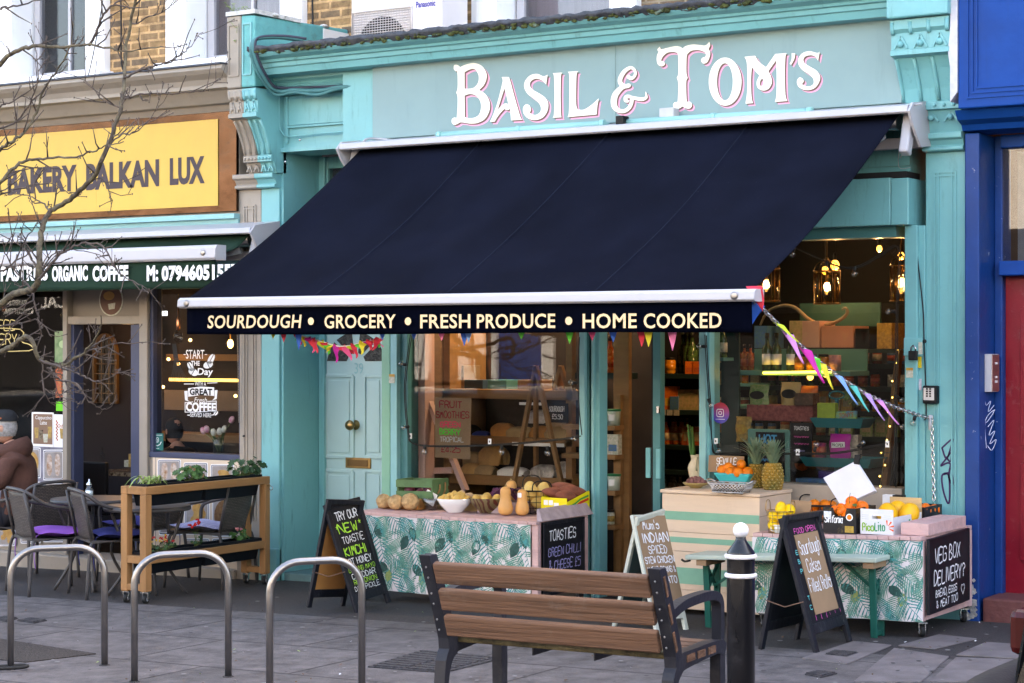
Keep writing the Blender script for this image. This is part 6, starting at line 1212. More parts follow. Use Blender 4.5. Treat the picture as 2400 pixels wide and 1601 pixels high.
for(ap,l,r_,y_,lab)in(((1256,858),(1203,1140),(1318,1140),.30,'bigger pine easel standing inside the left shop window'),((1315,858),(1298,925),(1335,925),.55,'smaller pine easel standing on the top bread shelf')):
 t=thing('easel',lab,'easel',Q(ap[0],l[1],y_))
 for e in(l,r_):b=M();b.bar(Q(*ap,y_),Q(*e,y_),.024,.034,(0,-1,0));b.build('leg',mShelfW,t,bevel=.002)
 b=M();b.bar(Q(ap[0],ap[1]+8,y_+.03),Q(ap[0],l[1],y_+.3),.022,.03,(0,-1,0));b.build('leg',mShelfW,t)
o=Q(1283,990,.42);t=thing('price_card','small slate priced for sourdough on the middle bread shelf','sign',o);w_=Q(1332,990,.42).x-o.x;h_=.125;f=panel(o,(1,0,0),UZ);b=M();b.poly([(0,0),(w_,0),(w_,h_),(0,h_)],f,0,.004);cd=b.build('slate',mBoard,t);b=M();hand(b,'SOURDOUGH',lambda u,v,d:f(u,v,.004+d),w_*.12,h_*.58,w_*.7,h_*.24,.004);hand(b,'£5.50',lambda u,v,d:f(u,v,.004+d),w_*.25,h_*.2,w_*.5,h_*.22,.004);b.build('lettering',mChalkW,cd)
for(p0,p1,n_)in(((1217,944),(1273,949),'left'),((1200,1040),(1322,1044),'lower')):pbox('shelf_ticket',p0,p1,.475,.003,mWhite,None,'white price strip on the edge of the '+('top' if n_=='left' else 'middle')+' bread shelf','ticket',bev=0)
mLoaf=mt('bread_crust',(.50,.22,.06),.7,var=.3,vs=10,bump=.3,bs=40);mLoafL=mt('pale_bread_crust',(.55,.33,.13),.7,var=.25,vs=10);mPaper=mt('kraft_paper_bag',(.40,.27,.14),.75,var=.15,vs=14,bump=.6,bs=18);mPoly=mt('crinkled_clear_bag',(.45,.40,.36),.2,var=.5,vs=14,bump=1.0,bs=25)
def loaf(px,py,y,L,h,m,lab,rz=0,sh=(1,.62,1)):
 p=Q(px,py,y);b=M();b.grid(lambda u,v:V(((u-.5)*L*(1-.12*abs(2*v-1)**3)+rnd.uniform(-.003,.003),.5*L*sh[1]*-cos(pi*v)+rnd.uniform(-.003,.003),h*(sin(pi*v)**.45)*(1-.25*abs(2*u-1)**4))),9,9);b.add([(-.5*L*.88,0,0),(-.5*L*.88,-.3*L*sh[1],0),(-.5*L*.9,-.25*L*sh[1],h*.75),(-.5*L*.9,.25*L*sh[1],h*.75),(-.5*L*.88,.3*L*sh[1],0)],[(0,1,2,3,4)]);b.add([(.5*L*.9,-.3*L*sh[1],0),(.5*L*.9,-.25*L*sh[1],h*.75),(.5*L*.9,.25*L*sh[1],h*.75),(.5*L*.9,.3*L*sh[1],0)],[(0,1,2,3)])
 o=item('bread_loaf',lab,'bread',b,m,group='breads on the window shelves');o.location=p;o.rotation_euler=(0,0,rz);return o
for a in((1180,1026,.58,.16,.10,mLoaf,'crusty loaf in an open paper bag at the left of the middle shelf'),(1222,1028,.56,.19,.08,mPaper,'paper bagged loaf second along the middle shelf'),(1268,1028,.57,.15,.085,mLoaf,'dark crusted loaf behind the big easel leg'),(1312,1028,.58,.19,.08,mPaper,'paper bagged loaf at the right end of the middle shelf'),(1265,992,.62,.17,.09,mPoly,'clear bagged loaf lying on top of the middle shelf loaves'),(1310,1000,.64,.16,.07,mPaper,'flat paper bag behind the sourdough slate'),(1108,1120,.56,.15,.10,mLoafL,'pale tin loaf at the left of the bottom shelf'),(1140,1122,.55,.15,.095,mPaper,'twisted paper bag beside the pale tin loaf'),(1158,1090,.60,.19,.135,mLoafL,'large tin loaf stacked on the bottom shelf breads'),(1110,1092,.62,.14,.10,mPaper,'paper bag stacked behind the large tin loaf'),(1205,1122,.56,.21,.08,mWhite,'white paper wrapped loaf on the bottom shelf'),(1280,1124,.55,.19,.10,mPoly,'knotted clear bag of rolls right of the big easel'),(1325,1124,.56,.12,.12,mPoly,'clear bag of bread at the right end of the bottom shelf'),(1105,1026,.66,.12,.09,mBlackM,'black and blue bag at the left of the middle shelf'),(1130,1027,.6,.12,.05,mt('cobalt_bag',(.03,.06,.3),.5),'low blue packet on the middle shelf')):loaf(*a)
for(px,py,m_,lab)in((1065,895,mCard,'brown carton at the left of the top bread shelf'),(1110,905,mt('blue_tray',(.05,.09,.14),.5),'blue lidded tray on the top bread shelf'),(1165,905,mt('teal_tub',(.1,.3,.3),.5),'teal tub in the middle of the top bread shelf'),(1235,905,mCard,'low brown carton beside the big easel top')):pbox('carton',(px-22,py-(38 if px<1080 else 14)),(px+22,915),.62,.2,m_,None,lab,'carton')
# --- stock: bottles, jars, packets and tins
def stock(kind,m,ml=None):
 b=M();mats=[m,ml or mWhite,mBlackM]
 if kind=='bottle':b.lathe([(.0,0),(.030,0),(.031,.004),(.031,.12),(.026,.14),(.012,.165),(.011,.20),(.013,.202),(.013,.225),(.0,.226)],n=12);b.mi=1;b.lathe([(.0316,.035),(.0316,.10)],n=12);b.mi=2;b.lathe([(.0135,.195),(.0135,.228),(0,.229)],n=10)
 elif kind=='jar':b.lathe([(.0,0),(.032,0),(.034,.006),(.034,.075),(.028,.085),(.0,.086)],n=12);b.mi=1;b.lathe([(.0345,.02),(.0345,.06)],n=12);b.mi=2;b.lathe([(.031,.085),(.031,.10),(0,.101)],n=12)
 elif kind=='packet':b.hexa([(-.045,-.02,0),(.045,-.02,0),(.045,.02,0),(-.045,.02,0)],[(-.045,-.005,.14),(.045,-.005,.14),(.045,.005,.14),(-.045,.005,.14)]);b.mi=1;b.add([(-.03,-.0185,.03),(.03,-.0185,.03),(.03,-.011,.10),(-.03,-.011,.10)],[(0,1,2,3)])
 elif kind=='box':b.box(-.04,.04,-.02,.02,0,.12);b.mi=1;b.add([(-.03,-.0205,.02),(.03,-.0205,.02),(.03,-.0205,.06),(-.03,-.0205,.06)],[(0,1,2,3)])
 else:b.lathe([(.0,0),(.035,0),(.035,.09),(.0,.091)],n=14);b.mi=1;b.lathe([(.0353,.02),(.0353,.07)],n=14)
 return b,mats
def row(kind,m,lab,cat,grp,xs,y,z,s=1,ml=None,jit=.0):
 b,mats=stock(kind,m,ml);o=b.build({'bottle':'bottle','jar':'jar','packet':'packet','box':'carton','tin':'tin'}[kind],mats)
 off=WORLD[o.name];tag(o,lab,cat,grp if len(xs)>1 else None)
 for k,x in enumerate(xs):
  c=o if k==0 else o.copy()
  if k:COL.objects.link(c)
  c.location=(x,y+rnd.uniform(-jit,jit),z+.001);c.scale=(s,s,s);c.rotation_euler=(0,0,rnd.uniform(-.2,.2))
PAL=[(.5,.42,.3),(.35,.03,.02),(.04,.09,.2),(.4,.25,.03),(.02,.02,.02),(.1,.2,.05)]
C=lambda n_,c,r=.4:mt(n_,c,r,col2=tuple(.45*a+.55*q for a,q in zip(c,PAL[len(n_)%6])),vs=55,det=1.5,spec=.4)
mWineG=C('dark_green_bottle',(.006,.010,.008),.12);mRedS=C('red_sauce',(.32,.012,.01),.25);mAmber=C('amber_jar',(.50,.15,.01),.2);mBrnB=C('brown_bottle',(.03,.012,.006),.15);mOrBox=C('orange_carton',(.62,.16,.02));mYelP=C('yellow_packet',(.55,.38,.05));mBluP=C('blue_packet',(.04,.12,.35));mGrnP=C('green_packet',(.12,.26,.04));mKrL=C('kraft_label',(.50,.34,.20));mRedL=C('red_label',(.4,.03,.03));mPinkT=C('pink_tin',(.5,.22,.2));mGoldL=C('gold_label',(.5,.32,.08));mWhL=C('cream_label',(.6,.56,.5))
# back shelving seen through the doorway
sh=thing('shop_shelving','dark green shelving of bottles and jars at the back, seen through the shop doorway','shelf',(1.4,2.6,.06));YS2=2.3
SX0,SX1=Q(1470,900,YS2).x,Q(1670,900,YS2).x;shz=[Q(1550,p,YS2).z for p in(876,960,1042,1100)]
for z in shz:b=M();b.box(SX0-.4,SX1+.3,YS2-.02,YS2+.35,z-.035,z);b.build('shelf_board',mShelf,sh,bevel=.002)
for x in(SX0-.43,SX1+.3):b=M();b.box(x,x+.03,YS2-.02,YS2+.35,.06,2.4);b.build('upright',mShelf,sh)
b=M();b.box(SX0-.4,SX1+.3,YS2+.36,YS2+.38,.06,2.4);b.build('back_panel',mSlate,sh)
xs=lambda p0,p1,n_,y=YS2:[Q(p0+(p1-p0)*k/max(1,n_-1),900,y).x for k in range(n_)]
row('bottle',mWineG,'dark wine bottle on the top back shelf','bottle','wine bottles on the top back shelf',xs(1582,1632,6),YS2+.1,shz[0],1.35,mWineG,.05);row('box',mOrBox,'red and cream carton at the right of the top back shelf','carton','cartons on the top back shelf',xs(1612,1630,2),YS2+.03,shz[0],.75,mRedL);row('jar',mAmber,'round amber jar on the top back shelf','jar',None,xs(1563,1563,1),YS2+.05,shz[0],1.2,mAmber);row('box',mKrL,'kraft carton at the left of the top back shelf','carton','kraft cartons on the top back shelf',xs(1503,1555,4),YS2+.05,shz[0],.8,mWhL)
row('box',mOrBox,'orange carton on the second back shelf','carton','orange cartons on the second back shelf',xs(1556,1566,2),YS2+.05,shz[1],1.4,mYelP);row('packet',mKrL,'tan packet on the second back shelf','packet','tan packets on the second back shelf',xs(1588,1632,4),YS2+.05,shz[1],1.05,mKrL);row('box',mBluP,'small blue carton on the second back shelf','carton',None,xs(1577,1577,1),YS2+.03,shz[1],.8,mBluP);row('jar',mRedS,'red jar at the left of the second back shelf','jar','red jars on the second back shelf',xs(1488,1530,6),YS2+.06,shz[1],.75,mYelP)
row('bottle',mRedS,'red sauce bottle on the third back shelf','bottle','sauce bottles on the third back shelf',xs(1556,1600,6),YS2+.06,shz[2],.85,mKrL,.03);row('packet',mRedL,'striped red packet on the third back shelf','packet','red packets on the third back shelf',xs(1605,1630,3),YS2+.05,shz[2],.95,mKrL);row('bottle',mWineG,'dark bottle with a kraft tag on the third back shelf','bottle','dark bottles on the third back shelf',xs(1490,1525,5),YS2+.06,shz[2],.9,mKrL,.03)
row('bottle',mBrnB,'brown bottle on the lowest back shelf','bottle','brown bottles on the lowest back shelf',xs(1490,1640,12),YS2+.08,shz[3]-.25,1,mGoldL,.03)
b=M();b.box(SX0-.4,SX1+.3,YS2-.02,YS2+.35,shz[3]-.285,shz[3]-.25);b.build('shelf_board',mShelf,sh)
for k,(p,z)in enumerate([(1553+16*i,shz[1])for i in range(3)]+[(1494+9*i,shz[1])for i in range(2)]+[(1487,shz[2]+.14),(1510,shz[2]+.14)]):
 x=Q(p,960,YS2-.03).x;b=M();b.box(x-.022,x+.022,YS2-.03,YS2-.026,z-.04,z+.0);tag(b.build('shelf_ticket',mWhL),'small cream price ticket on a dark green back shelf edge','ticket','price tickets on the back shelves')
 # pine shelf just inside the door
ds=thing('door_shelf','pine shelf unit with green and white tubs just inside the shop doorway','shelf',(2.6,.5,.06));yd2=.45;dx0,dx1=Q(1398,900,yd2).x,Q(1460,900,yd2).x
for p0,p1 in((1434,1470),):A=Q(p0,900,yd2);B=Q(p1,900,yd2);b=M();b.box(A.x,B.x,yd2+.02,yd2+.06,.06,2.3);b.build('upright',mShelfW,ds,bevel=.002)
b=M();A=Q(1448,900,yd2);b.box(A.x,A.x+.03,yd2-.02,yd2+.018,.06,Q(1440,925,yd2).z);b.build('upright',mShelfW,ds)
dz=[Q(1430,p,yd2).z for p in(996,1064,1147,1227)]
for z in dz:b=M();b.box(dx0-.2,dx1,yd2-.10,yd2+.018,z-.03,z);b.build('shelf_board',mShelfW,ds,bevel=.002)
for z in(Q(1430,875,yd2).z,):b=M();b.box(dx0-.2,dx1-.06,yd2+.07,yd2+.3,z-.04,z);b.build('shelf_board',mShelf,ds)
row('bottle',mRedS,'dark red bottle on the upper shelf by the doorway','bottle','red bottles on the upper doorway shelf',xs(1408,1430,3,yd2+.12),yd2+.12,Q(1430,875,yd2).z,1.05,mRedS)
def tubmat():
 m,nt,bs,L=nodes('green_diamond_print');N=nt.nodes.new;tc=N('ShaderNodeTexCoord');sp_=N('ShaderNodeSeparateXYZ');L(tc.outputs['Object'],sp_.inputs[0])
 ang=N('ShaderNodeMath');ang.operation='ARCTAN2';L(sp_.outputs[1],ang.inputs[0]);L(sp_.outputs[0],ang.inputs[1]);a2=N('ShaderNodeMath');a2.operation='MULTIPLY';a2.inputs[1].default_value=2.2;L(ang.outputs[0],a2.inputs[0]);z2=N('ShaderNodeMath');z2.operation='MULTIPLY';z2.inputs[1].default_value=55;L(sp_.outputs[2],z2.inputs[0])
 res=[]
 for op in('ADD','SUBTRACT'):
  s_=N('ShaderNodeMath');s_.operation=op;L(a2.outputs[0],s_.inputs[0]);L(z2.outputs[0],s_.inputs[1]);f_=N('ShaderNodeMath');f_.operation='FRACT';L(s_.outputs[0],f_.inputs[0]);c_=N('ShaderNodeMath');c_.operation='LESS_THAN';c_.inputs[1].default_value=.28;L(f_.outputs[0],c_.inputs[0]);res.append(c_)
 mx=N('ShaderNodeMath');mx.operation='MAXIMUM';L(res[0].outputs[0],mx.inputs[0]);L(res[1].outputs[0],mx.inputs[1]);mm=N('ShaderNodeMix');mm.data_type='RGBA';L(mx.outputs[0],mm.inputs[0]);mm.inputs[6].default_value=(.75,.76,.74,1);mm.inputs[7].default_value=(.01,.16,.06,1);L(mm.outputs[2],bs.inputs[0]);bs.inputs['Roughness'].default_value=.4;return m
mTub=tubmat();mGrnLid=mt('green_lid',(.01,.17,.07),.4)
for(px,z,lab)in((1410,dz[0],'left green diamond patterned white tub on the upper pine shelf'),(1439,dz[0],'right green diamond patterned white tub on the upper pine shelf'),(1439,dz[2],'green diamond patterned white tub alone on the lower pine shelf')):
 x=Q(px,900,yd2-.05).x;t=thing('tub',lab,'tub',(x,yd2-.05,z));b=M();b.lathe([(.0,0),(.036,0),(.043,.095),(.0,.095)],(x,yd2-.05,z),24);o=b.build('body',mTub,t);b=M();b.lathe([(.044,.090),(.046,.092),(.046,.102),(.0,.104)],(x,yd2-.05,z),24);b.build('lid',mGrnLid,t);b=M();b.grid(lambda u,v:V((x+.0425*sin((u-.4)*1.0),yd2-.05-.0425*cos((u-.4)*1.0),z+.03+.04*v)),4,1);b.build('label',mWhite,t)
row('box',mWhL,'white packet with blue and red print on the middle pine shelf','packet','white packets on the middle pine shelf',xs(1407,1440,2,yd2-.05),yd2-.05,dz[1],1.05,mBluP);row('jar',mWhL,'pale jar low on the pine shelf','jar','pale jars on the low pine shelf',xs(1405,1430,3,yd2-.05),yd2-.05,dz[3],.9,mGoldL)
# sliding door leaf
dl=thing('glass_door','narrow teal framed glass door leaf folded open in the shop doorway','door',(2.9,.2,.06));A=Q(1530,900,.16);B=Q(1537,900,.16);C_=Q(1551,900,.14)
b=M();b.box(A.x,B.x,.14,.20,.07,2.18);b.mi=1;b.box(B.x+.001,C_.x,.12,.18,.07,2.18);b.build('stile',[mBlackM,mTealD],dl,bevel=.002)
b=M();b.box(Q(1513,900,.13).x,A.x-.002,.13,.15,Q(1520,1120,.13).z,Q(1520,1050,.13).z);b.box(C_.x-.02,C_.x+.008,.10,.119,Q(1520,1120,.13).z,Q(1520,1050,.13).z);b.build('push_plate',mTeal,dl,bevel=.002);b=M();b.box(C_.x-.015,C_.x,.10,.119,Q(1545,968,.13).z,Q(1545,952,.13).z);b.build('lock',mChrome,dl)
# --- right window display
ws_=thing('window_shelf','green and teal shelf of bottles across the right shop window','shelf',(3.7,.7,.8));yW=.55
A,B=Q(1722,868,yW),Q(1992,860,yW);zS=A.z
b=M();b.box(A.x,B.x,yW,yW+.3,zS-.03,zS);b.build('shelf_board',mTealSh,ws_,bevel=.002)
for z in(Q(1740,899,yW).z,Q(1740,950,yW).z):b=M();b.box(Q(1700,900,yW).x,Q(1765,900,yW).x,yW,yW+.25,z-.018,z);b.build('side_shelf',mGreenP,ws_,bevel=.002)
b=M();b.box(Q(1725,800,yW).x,B.x,yW+.26,yW+.28,zS+.001,Q(1740,818,yW).z);b.build('back_board',mTealSh,ws_);b=M();b.box(Q(1664,900,.3).x,Q(1706,900,.3).x,.45,.47,.8,2.2);b.build('side_panel',mt('deep_green_cabinet',(.005,.03,.03),.4),ws_)
b=M();A2,B2=Q(1789,874,yW-.01),Q(1952,871,yW-.01);b.tube([A2,B2],.0065,8);ls=b.build('light_strip',emat('yellow_strip_light',(1.0,.62,.06),2.2),ws_)
row('bottle',mRedS,'red topped sauce bottle at the left of the window shelf','bottle','red sauce bottles on the window shelf',xs(1731,1759,3,yW+.06),yW+.06,zS,.70,mRedL);row('bottle',mWineG,'black bottle with a white label on the window shelf','bottle','black bottles on the window shelf',[Q(p,860,yW+.05).x for p in(1798,1820,1855)],yW+.05,zS,1.0,mWhite);row('tin',mPinkT,'pink tin with pale lettering on the window shelf','tin',None,xs(1957,1957,1,yW+.05),yW+.05,zS,1.05,mPinkT);row('jar',mAmber,'amber jar beside the pink tin on the window shelf','jar','amber jars on the window shelf',xs(1875,1930,3,yW+.05),yW+.05,zS,1.0,mAmber)
row('jar',mAmber,'orange jar on the upper side shelf of the right window','jar','orange jars on the upper side shelf',xs(1712,1748,3,yW+.06),yW+.05,Q(1740,899,yW).z,.62,mOrBox);row('tin',mWhL,'white and red can on the lower side shelf of the right window','tin','cans on the lower side shelf',xs(1712,1726,2,yW+.06),yW+.05,Q(1740,950,yW).z,.85,mRedL);row('bottle',mWineG,'pale labelled bottle at the left edge of the right window','bottle','bottles at the left edge of the right window',xs(1672,1694,3,.36),.36,Q(1680,838,.36).z,.9,mWhL)
b=M();zc2=Q(1680,838,.36).z;b.box(Q(1664,900,.36).x,Q(1706,900,.36).x,.3,.44,zc2-.02,zc2);b.build('side_shelf',mTealD,ws_)
bs3=thing('stock_shelving','dark shelving crowded with jars and packets behind the right window display','shelf',(3.4,1.5,.06));yK=1.45;KX0,KX1=Q(1668,900,yK).x,Q(2118,900,yK).x;kz=[Q(1900,p,yK).z for p in(852,905,962,1020)]
for z in kz:b=M();b.box(KX0,KX1,yK-.02,yK+.3,z-.03,z);b.build('shelf_board',mShelf,bs3)
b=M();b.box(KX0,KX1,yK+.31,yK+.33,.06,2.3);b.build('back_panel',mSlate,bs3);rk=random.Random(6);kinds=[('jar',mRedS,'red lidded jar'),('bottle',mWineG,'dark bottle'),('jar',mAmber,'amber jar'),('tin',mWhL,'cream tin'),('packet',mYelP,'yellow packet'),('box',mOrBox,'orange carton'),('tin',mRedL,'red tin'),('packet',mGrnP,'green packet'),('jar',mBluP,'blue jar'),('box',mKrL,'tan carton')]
for i,z in enumerate(kz):
 x=KX0+.05
 while x<KX1-.08:
  kd,m_,nm_=kinds[rk.randrange(10)];n_=rk.randint(2,4);s_=rk.uniform(.75,.95);row(kd,m_,nm_+' on the '+('top','second','third','lowest')[i]+' row of the shelving behind the right window',{'box':'carton'}.get(kd,kd),nm_+'s on the '+('top','second','third','lowest')[i]+' row behind the right window',[x+.085*k for k in range(n_)],yK+.04,z,s_,rk.choice((mWhL,mGoldL,mRedL,mKrL)),.02);x+=.085*n_+rk.uniform(.01,.06)
  # upper boxes and scroll ornament
for(p0,p1,m_,lab)in(((1768,764),(1798,816),mBluP,'slim blue patterned box on the high ledge'),((1850,752),(1880,815),mKrL,'tall kraft bag at the left of the high ledge'),((1880,752),(1920,815),mPinkB,'pink carton second from the left on the high ledge'),((1925,764),(2000,815),mt('salmon_card',(.45,.22,.16),.7),'wide salmon pink carton on the high ledge'),((2004,770),(2038,818),mBlackM,'black drum on the high ledge'),((2055,757),(2090,818),mGoldL,'gold printed drum on the high ledge')):pbox('carton',p0,p1,1.0,.25,m_,None,lab,'carton')
A,B=Q(1760,822,.98),Q(2125,815,.98);b=M();b.box(A.x,B.x,.96,1.3,A.z-.012,A.z+.012);tag(b.build('high_ledge',mShelf),'dark high ledge carrying cartons above the right window display','shelf')
b=M();A,B=Q(1850,765,1.12),Q(2040,708,1.12);b.box(A.x,B.x,1.28,1.30,A.z,B.z);tag(b.build('sign_board',mt('deep_green_board',(.03,.09,.08),.6)),'dark green board behind the carved scroll','board')
b=M();sp_=[(1782,762),(1800,730),(1835,716),(1865,722),(1895,748),(1930,762),(1965,752),(1985,735),(1982,722),(1974,726)];b.tube([Q(p[0],p[1],1.10)for p in smooth(sp_,5,False)],[.010+.010*sin(pi*k/45)for k in range(46)],8,flat=.6);tag(b.build('scroll_ornament',mt('stone_scroll',(.20,.17,.13),.8)),'carved stone coloured scroll ornament high behind the right window','ornament')
# snack bags, crate, cake stand, boards
def bag(nm,p0,p1,y,m,lab,cat='packet',m2=None,tx=None):
 A,B=Q(p0[0],p1[1],y),Q(p1[0],p0[1],y);w,h=B.x-A.x,B.z-A.z;t=thing(nm,lab,cat,((A.x+B.x)/2,y,A.z));b=M()
 for s_ in(-1,1):b.grid(lambda u,v:V((A.x+w*u+.004*sin(9*v),y+.03+s_*.03*(sin(pi*u)*(1-v**3))**.6+.002*sin(30*u),A.z+h*v)),10,10)
 b.build('bag',m,t)
 if m2:b=M();b.poly(circ(A.x+w*.5,A.z+h*.5,w*.38,h*.2,18)if not tx else[(A.x+w*.18,A.z+h*.42),(A.x+w*.82,A.z+h*.46),(A.x+w*.82,A.z+h*.68),(A.x+w*.18,A.z+h*.64)],XZ(y-.001),.002);lb_=b.build('label',m2,t)
 if tx:b=M();b.text(tx,(A.x+w*.22,y-.005,A.z+h*.47),UX,UZ,w*.56,h*.14,.01,off=.001);b.build('lettering',mWhite if m2 is mBlackM else mBlackM,lb_)
 return t
yB=.42
bag('crisp_bag',(1752,902),(1797,950),yB,mGrnP,'green and white crisp bag on the ledge behind the right window',m2=mBlackM);bag('crisp_bag',(1826,896),(1872,950),yB,mt('cream_gold_bag',(.55,.36,.14),.4,var=.15),'cream crisp bag with a dark oval badge',m2=mBlackM);bag('crisp_bag',(1872,905),(1912,948),yB+.1,mOrBox,'orange brown snack bag behind the cream crisp bag')
pbox('punnet',(1862,922),(1905,950),yB-.04,.1,mt('dark_salad_punnet',(.10,.05,.03),.25,var=.5,vs=40),None,'clear topped punnet of dark salad in front of the crisp bags','punnet')
pbox('mottled_crate',(1750,951),(1905,985),yB,.2,mt('mottled_red_wood',(.16,.03,.03),.7,col2=(.40,.12,.11),vs=40),None,'mottled red wooden crate front below the crisp bags','crate')
bag('nut_bag',(1720,977),(1756,1035),.34,mGoldL,'gold bag of nuts left of the hot food board',m2=mYelP)
cs=thing('cake_stand','two tier turquoise cake stand loaded with sweets in the right window','stand',Q(1955,1130,.34));mTq=mt('turquoise_gloss_wood',(.008,.17,.20),.35,var=.1)
yc_=.34
for(px0_,px1_,pa,pb_,dd)in((1897,2023,979,1002,.10),(1873,2041,1071,1093,.13)):
 A,B=Q(px0_,pa,yc_-dd),Q(px1_,pa+3,yc_-dd);z1_,z0_=A.z,Q(px0_,pb_,yc_-dd).z;cx=(A.x+B.x)/2;hw=(B.x-A.x)/2;q=lambda w2,d2,z:[(cx-w2,yc_-d2,z),(cx+w2,yc_-d2,z),(cx+w2,yc_+d2,z),(cx-w2,yc_+d2,z)]
 b=M();b.hexa(q(hw-.03,dd-.03,z0_),q(hw-.025,dd-.025,z0_+.006))
 lo,hi=q(hw-.028,dd-.028,z0_),q(hw,dd,z1_);lo2,hi2=q(hw-.036,dd-.036,z0_+.004),q(hw-.008,dd-.008,z1_)
 for i in range(4):j=(i+1)%4;b.hexa([lo[i],lo[j],lo2[j],lo2[i]],[hi[i],hi[j],hi2[j],hi2[i]])
 b.build('tier',mTq,cs)
px_=Q(1961,1000,yc_);zb_,zt_=.80,Q(1961,935,yc_).z;b=M();b.lathe([(.05,zb_),(.02,zb_+.03),(.012,zb_+.1),(.02,zb_+.16),(.012,zb_+.2),(.011,zt_-.12),(.02,zt_-.1),(.010,zt_-.07),(.013,zt_)],(px_.x,yc_,0),14);b.tube([V((px_.x+.048*cos(a),yc_,zt_+.022+.022*sin(a)))for a in[2*pi*k/24 for k in range(24)]],.006,6,closed=True);b.build('stem',mTq,cs)
y1_=yc_-.05
pbox('chocolate_box',(1915,945),(1957,983),y1_,.05,mt('lime_green_box',(.32,.42,.05),.5,var=.2,vs=30),None,'lime green box with a brown printed picture on the upper tier','box')
t=thing('chocolate_bar','blue and lime chocolate bar wrapped in bright lettering on the upper tier','chocolate',Q(1990,984,y1_));f=panel(Q(1962,986,y1_),(1,0,.10),(0,.15,1));b=M();b.poly([(0,0),(.125,0),(.125,.045),(0,.05)],f,0,.018);b.build('wrapper',mt('blue_lime_wrapper',(.05,.22,.45),.4,col2=(.30,.50,.04),vs=30),t);b=M();b.text("TONY'S",f(.018,.010,.019),(1,0,.10),(0,.15,1),.09,.03,.02,off=.001);b.build('lettering',mRedL,t)
bag('snack_bag',(1940,1018),(1989,1073),y1_-.04,mt('magenta_bag',(.42,.01,.26),.4,var=.15),'magenta snack bag with a white name label on the lower tier',m2=mWhite,tx='PROPER')
pbox('biscuit_tin',(1988,1020),(2011,1074),y1_+.02,.06,mt('picture_tin',(.42,.36,.28),.3,var=.5,vs=40),None,'pale picture biscuit tin behind the magenta bag','tin');row('tin',mt('red_figured_tin',(.40,.02,.05),.3,col2=(.15,.03,.12),vs=40),'red patterned round tin on the lower tier','tin',None,[Q(1923,1070,y1_).x],y1_,Q(1923,1073,y1_).z,.95,mRedL);pbox('carton',(1900,1034),(1912,1073),y1_,.05,mRedS,None,'slim red carton left of the red patterned tin','carton')
ht=thing('hot_food_board','teal backed blackboard reading HOT in blue chalk behind the pineapples','sign',Q(1800,1140,.24));A,B=Q(1753,1138,.26),Q(1852,1007,.26);b=M();b.box(A.x,B.x,.25,.27,A.z,B.z);b.build('backing',mTealSh,ht,bevel=.015);A,B=Q(1772,1112,.24),Q(1838,1014,.24);b=M();b.box(A.x,B.x,.235,.249,A.z,B.z);hb_=b.build('board',mBoard,ht);w_,h_=B.x-A.x,B.z-A.z;b=M();f=panel((A.x,.235,A.z),(1,0,0),UZ);hand(b,'HOT',f,w_*.14,h_*.74,w_*.6,h_*.18,.010);hand(b,'~~~~',f,w_*.14,h_*.52,w_*.6,h_*.15,.006);hand(b,'~~~~~',f,w_*.14,h_*.30,w_*.6,h_*.13,.005);b.build('lettering',mt('sky_blue_chalk',(.05,.35,.65),.7),hb_)
A=Q(1856,1085,.3);t=chalkboard('tall narrow toasties blackboard between the hot board and the cake stand',A,(1,0,0),Q(1905,1000,.3).x-A.x,.24,[('TOASTIES',.15,.82,.7,.10,.004,mChalkW),('~~~~~~',.15,.62,.7,.09,.003,mChalkP),('~~~~~',.15,.45,.7,.09,.003,mChalkP),('~~~~~~',.15,.28,.5,.09,.003,mChalkB)],fw=.006)
b=M();rq=random.Random(4)
for k in range(30):p=Q(2005+rq.uniform(-22,22),930+rq.uniform(-18,18),.30+rq.uniform(-.05,.05));leaf(b,p,V((rq.uniform(-1,1),-1,rq.uniform(0,1))),rq.uniform(.015,.032),5)
tag(b.build('kohlrabi_leaves',mt('kohlrabi_leaf',(.10,.16,.05),.6,var=.6,vs=20)),'leafy kohlrabi top standing behind the cake stand','vegetable')
for k,(px,py)in enumerate(((1880,1105),(1905,1100),(1930,1104))):p=Q(px,py,.45);b=M();b.ball((0,0,0),.05,10,(1.1,.8,.75),.1);o=item('onion_net','orange net bag of onions low in the right window','onions',b,mt('orange_net',(.40,.10,.03),.6,var=.5,vs=60),group='onion nets low in the right window');o.location=p
pbox('packet',(1865,1125),(1960,1136),.20,.1,mBluP,None,'flat blue packets along the sill of the right window','packet');pbox('packet',(1918,1105),(1955,1130),.36,.06,mt('violet_packet',(.05,.03,.25),.4),None,'violet packet under the lower cake tier','packet')
b=M();b.bar(Q(2075,1140,.5),Q(2108,820,.5),.03,.045,(0,-1,0));tag(b.build('timber_prop',mShelfW),'leaning timber prop at the right side of the right window','timber')
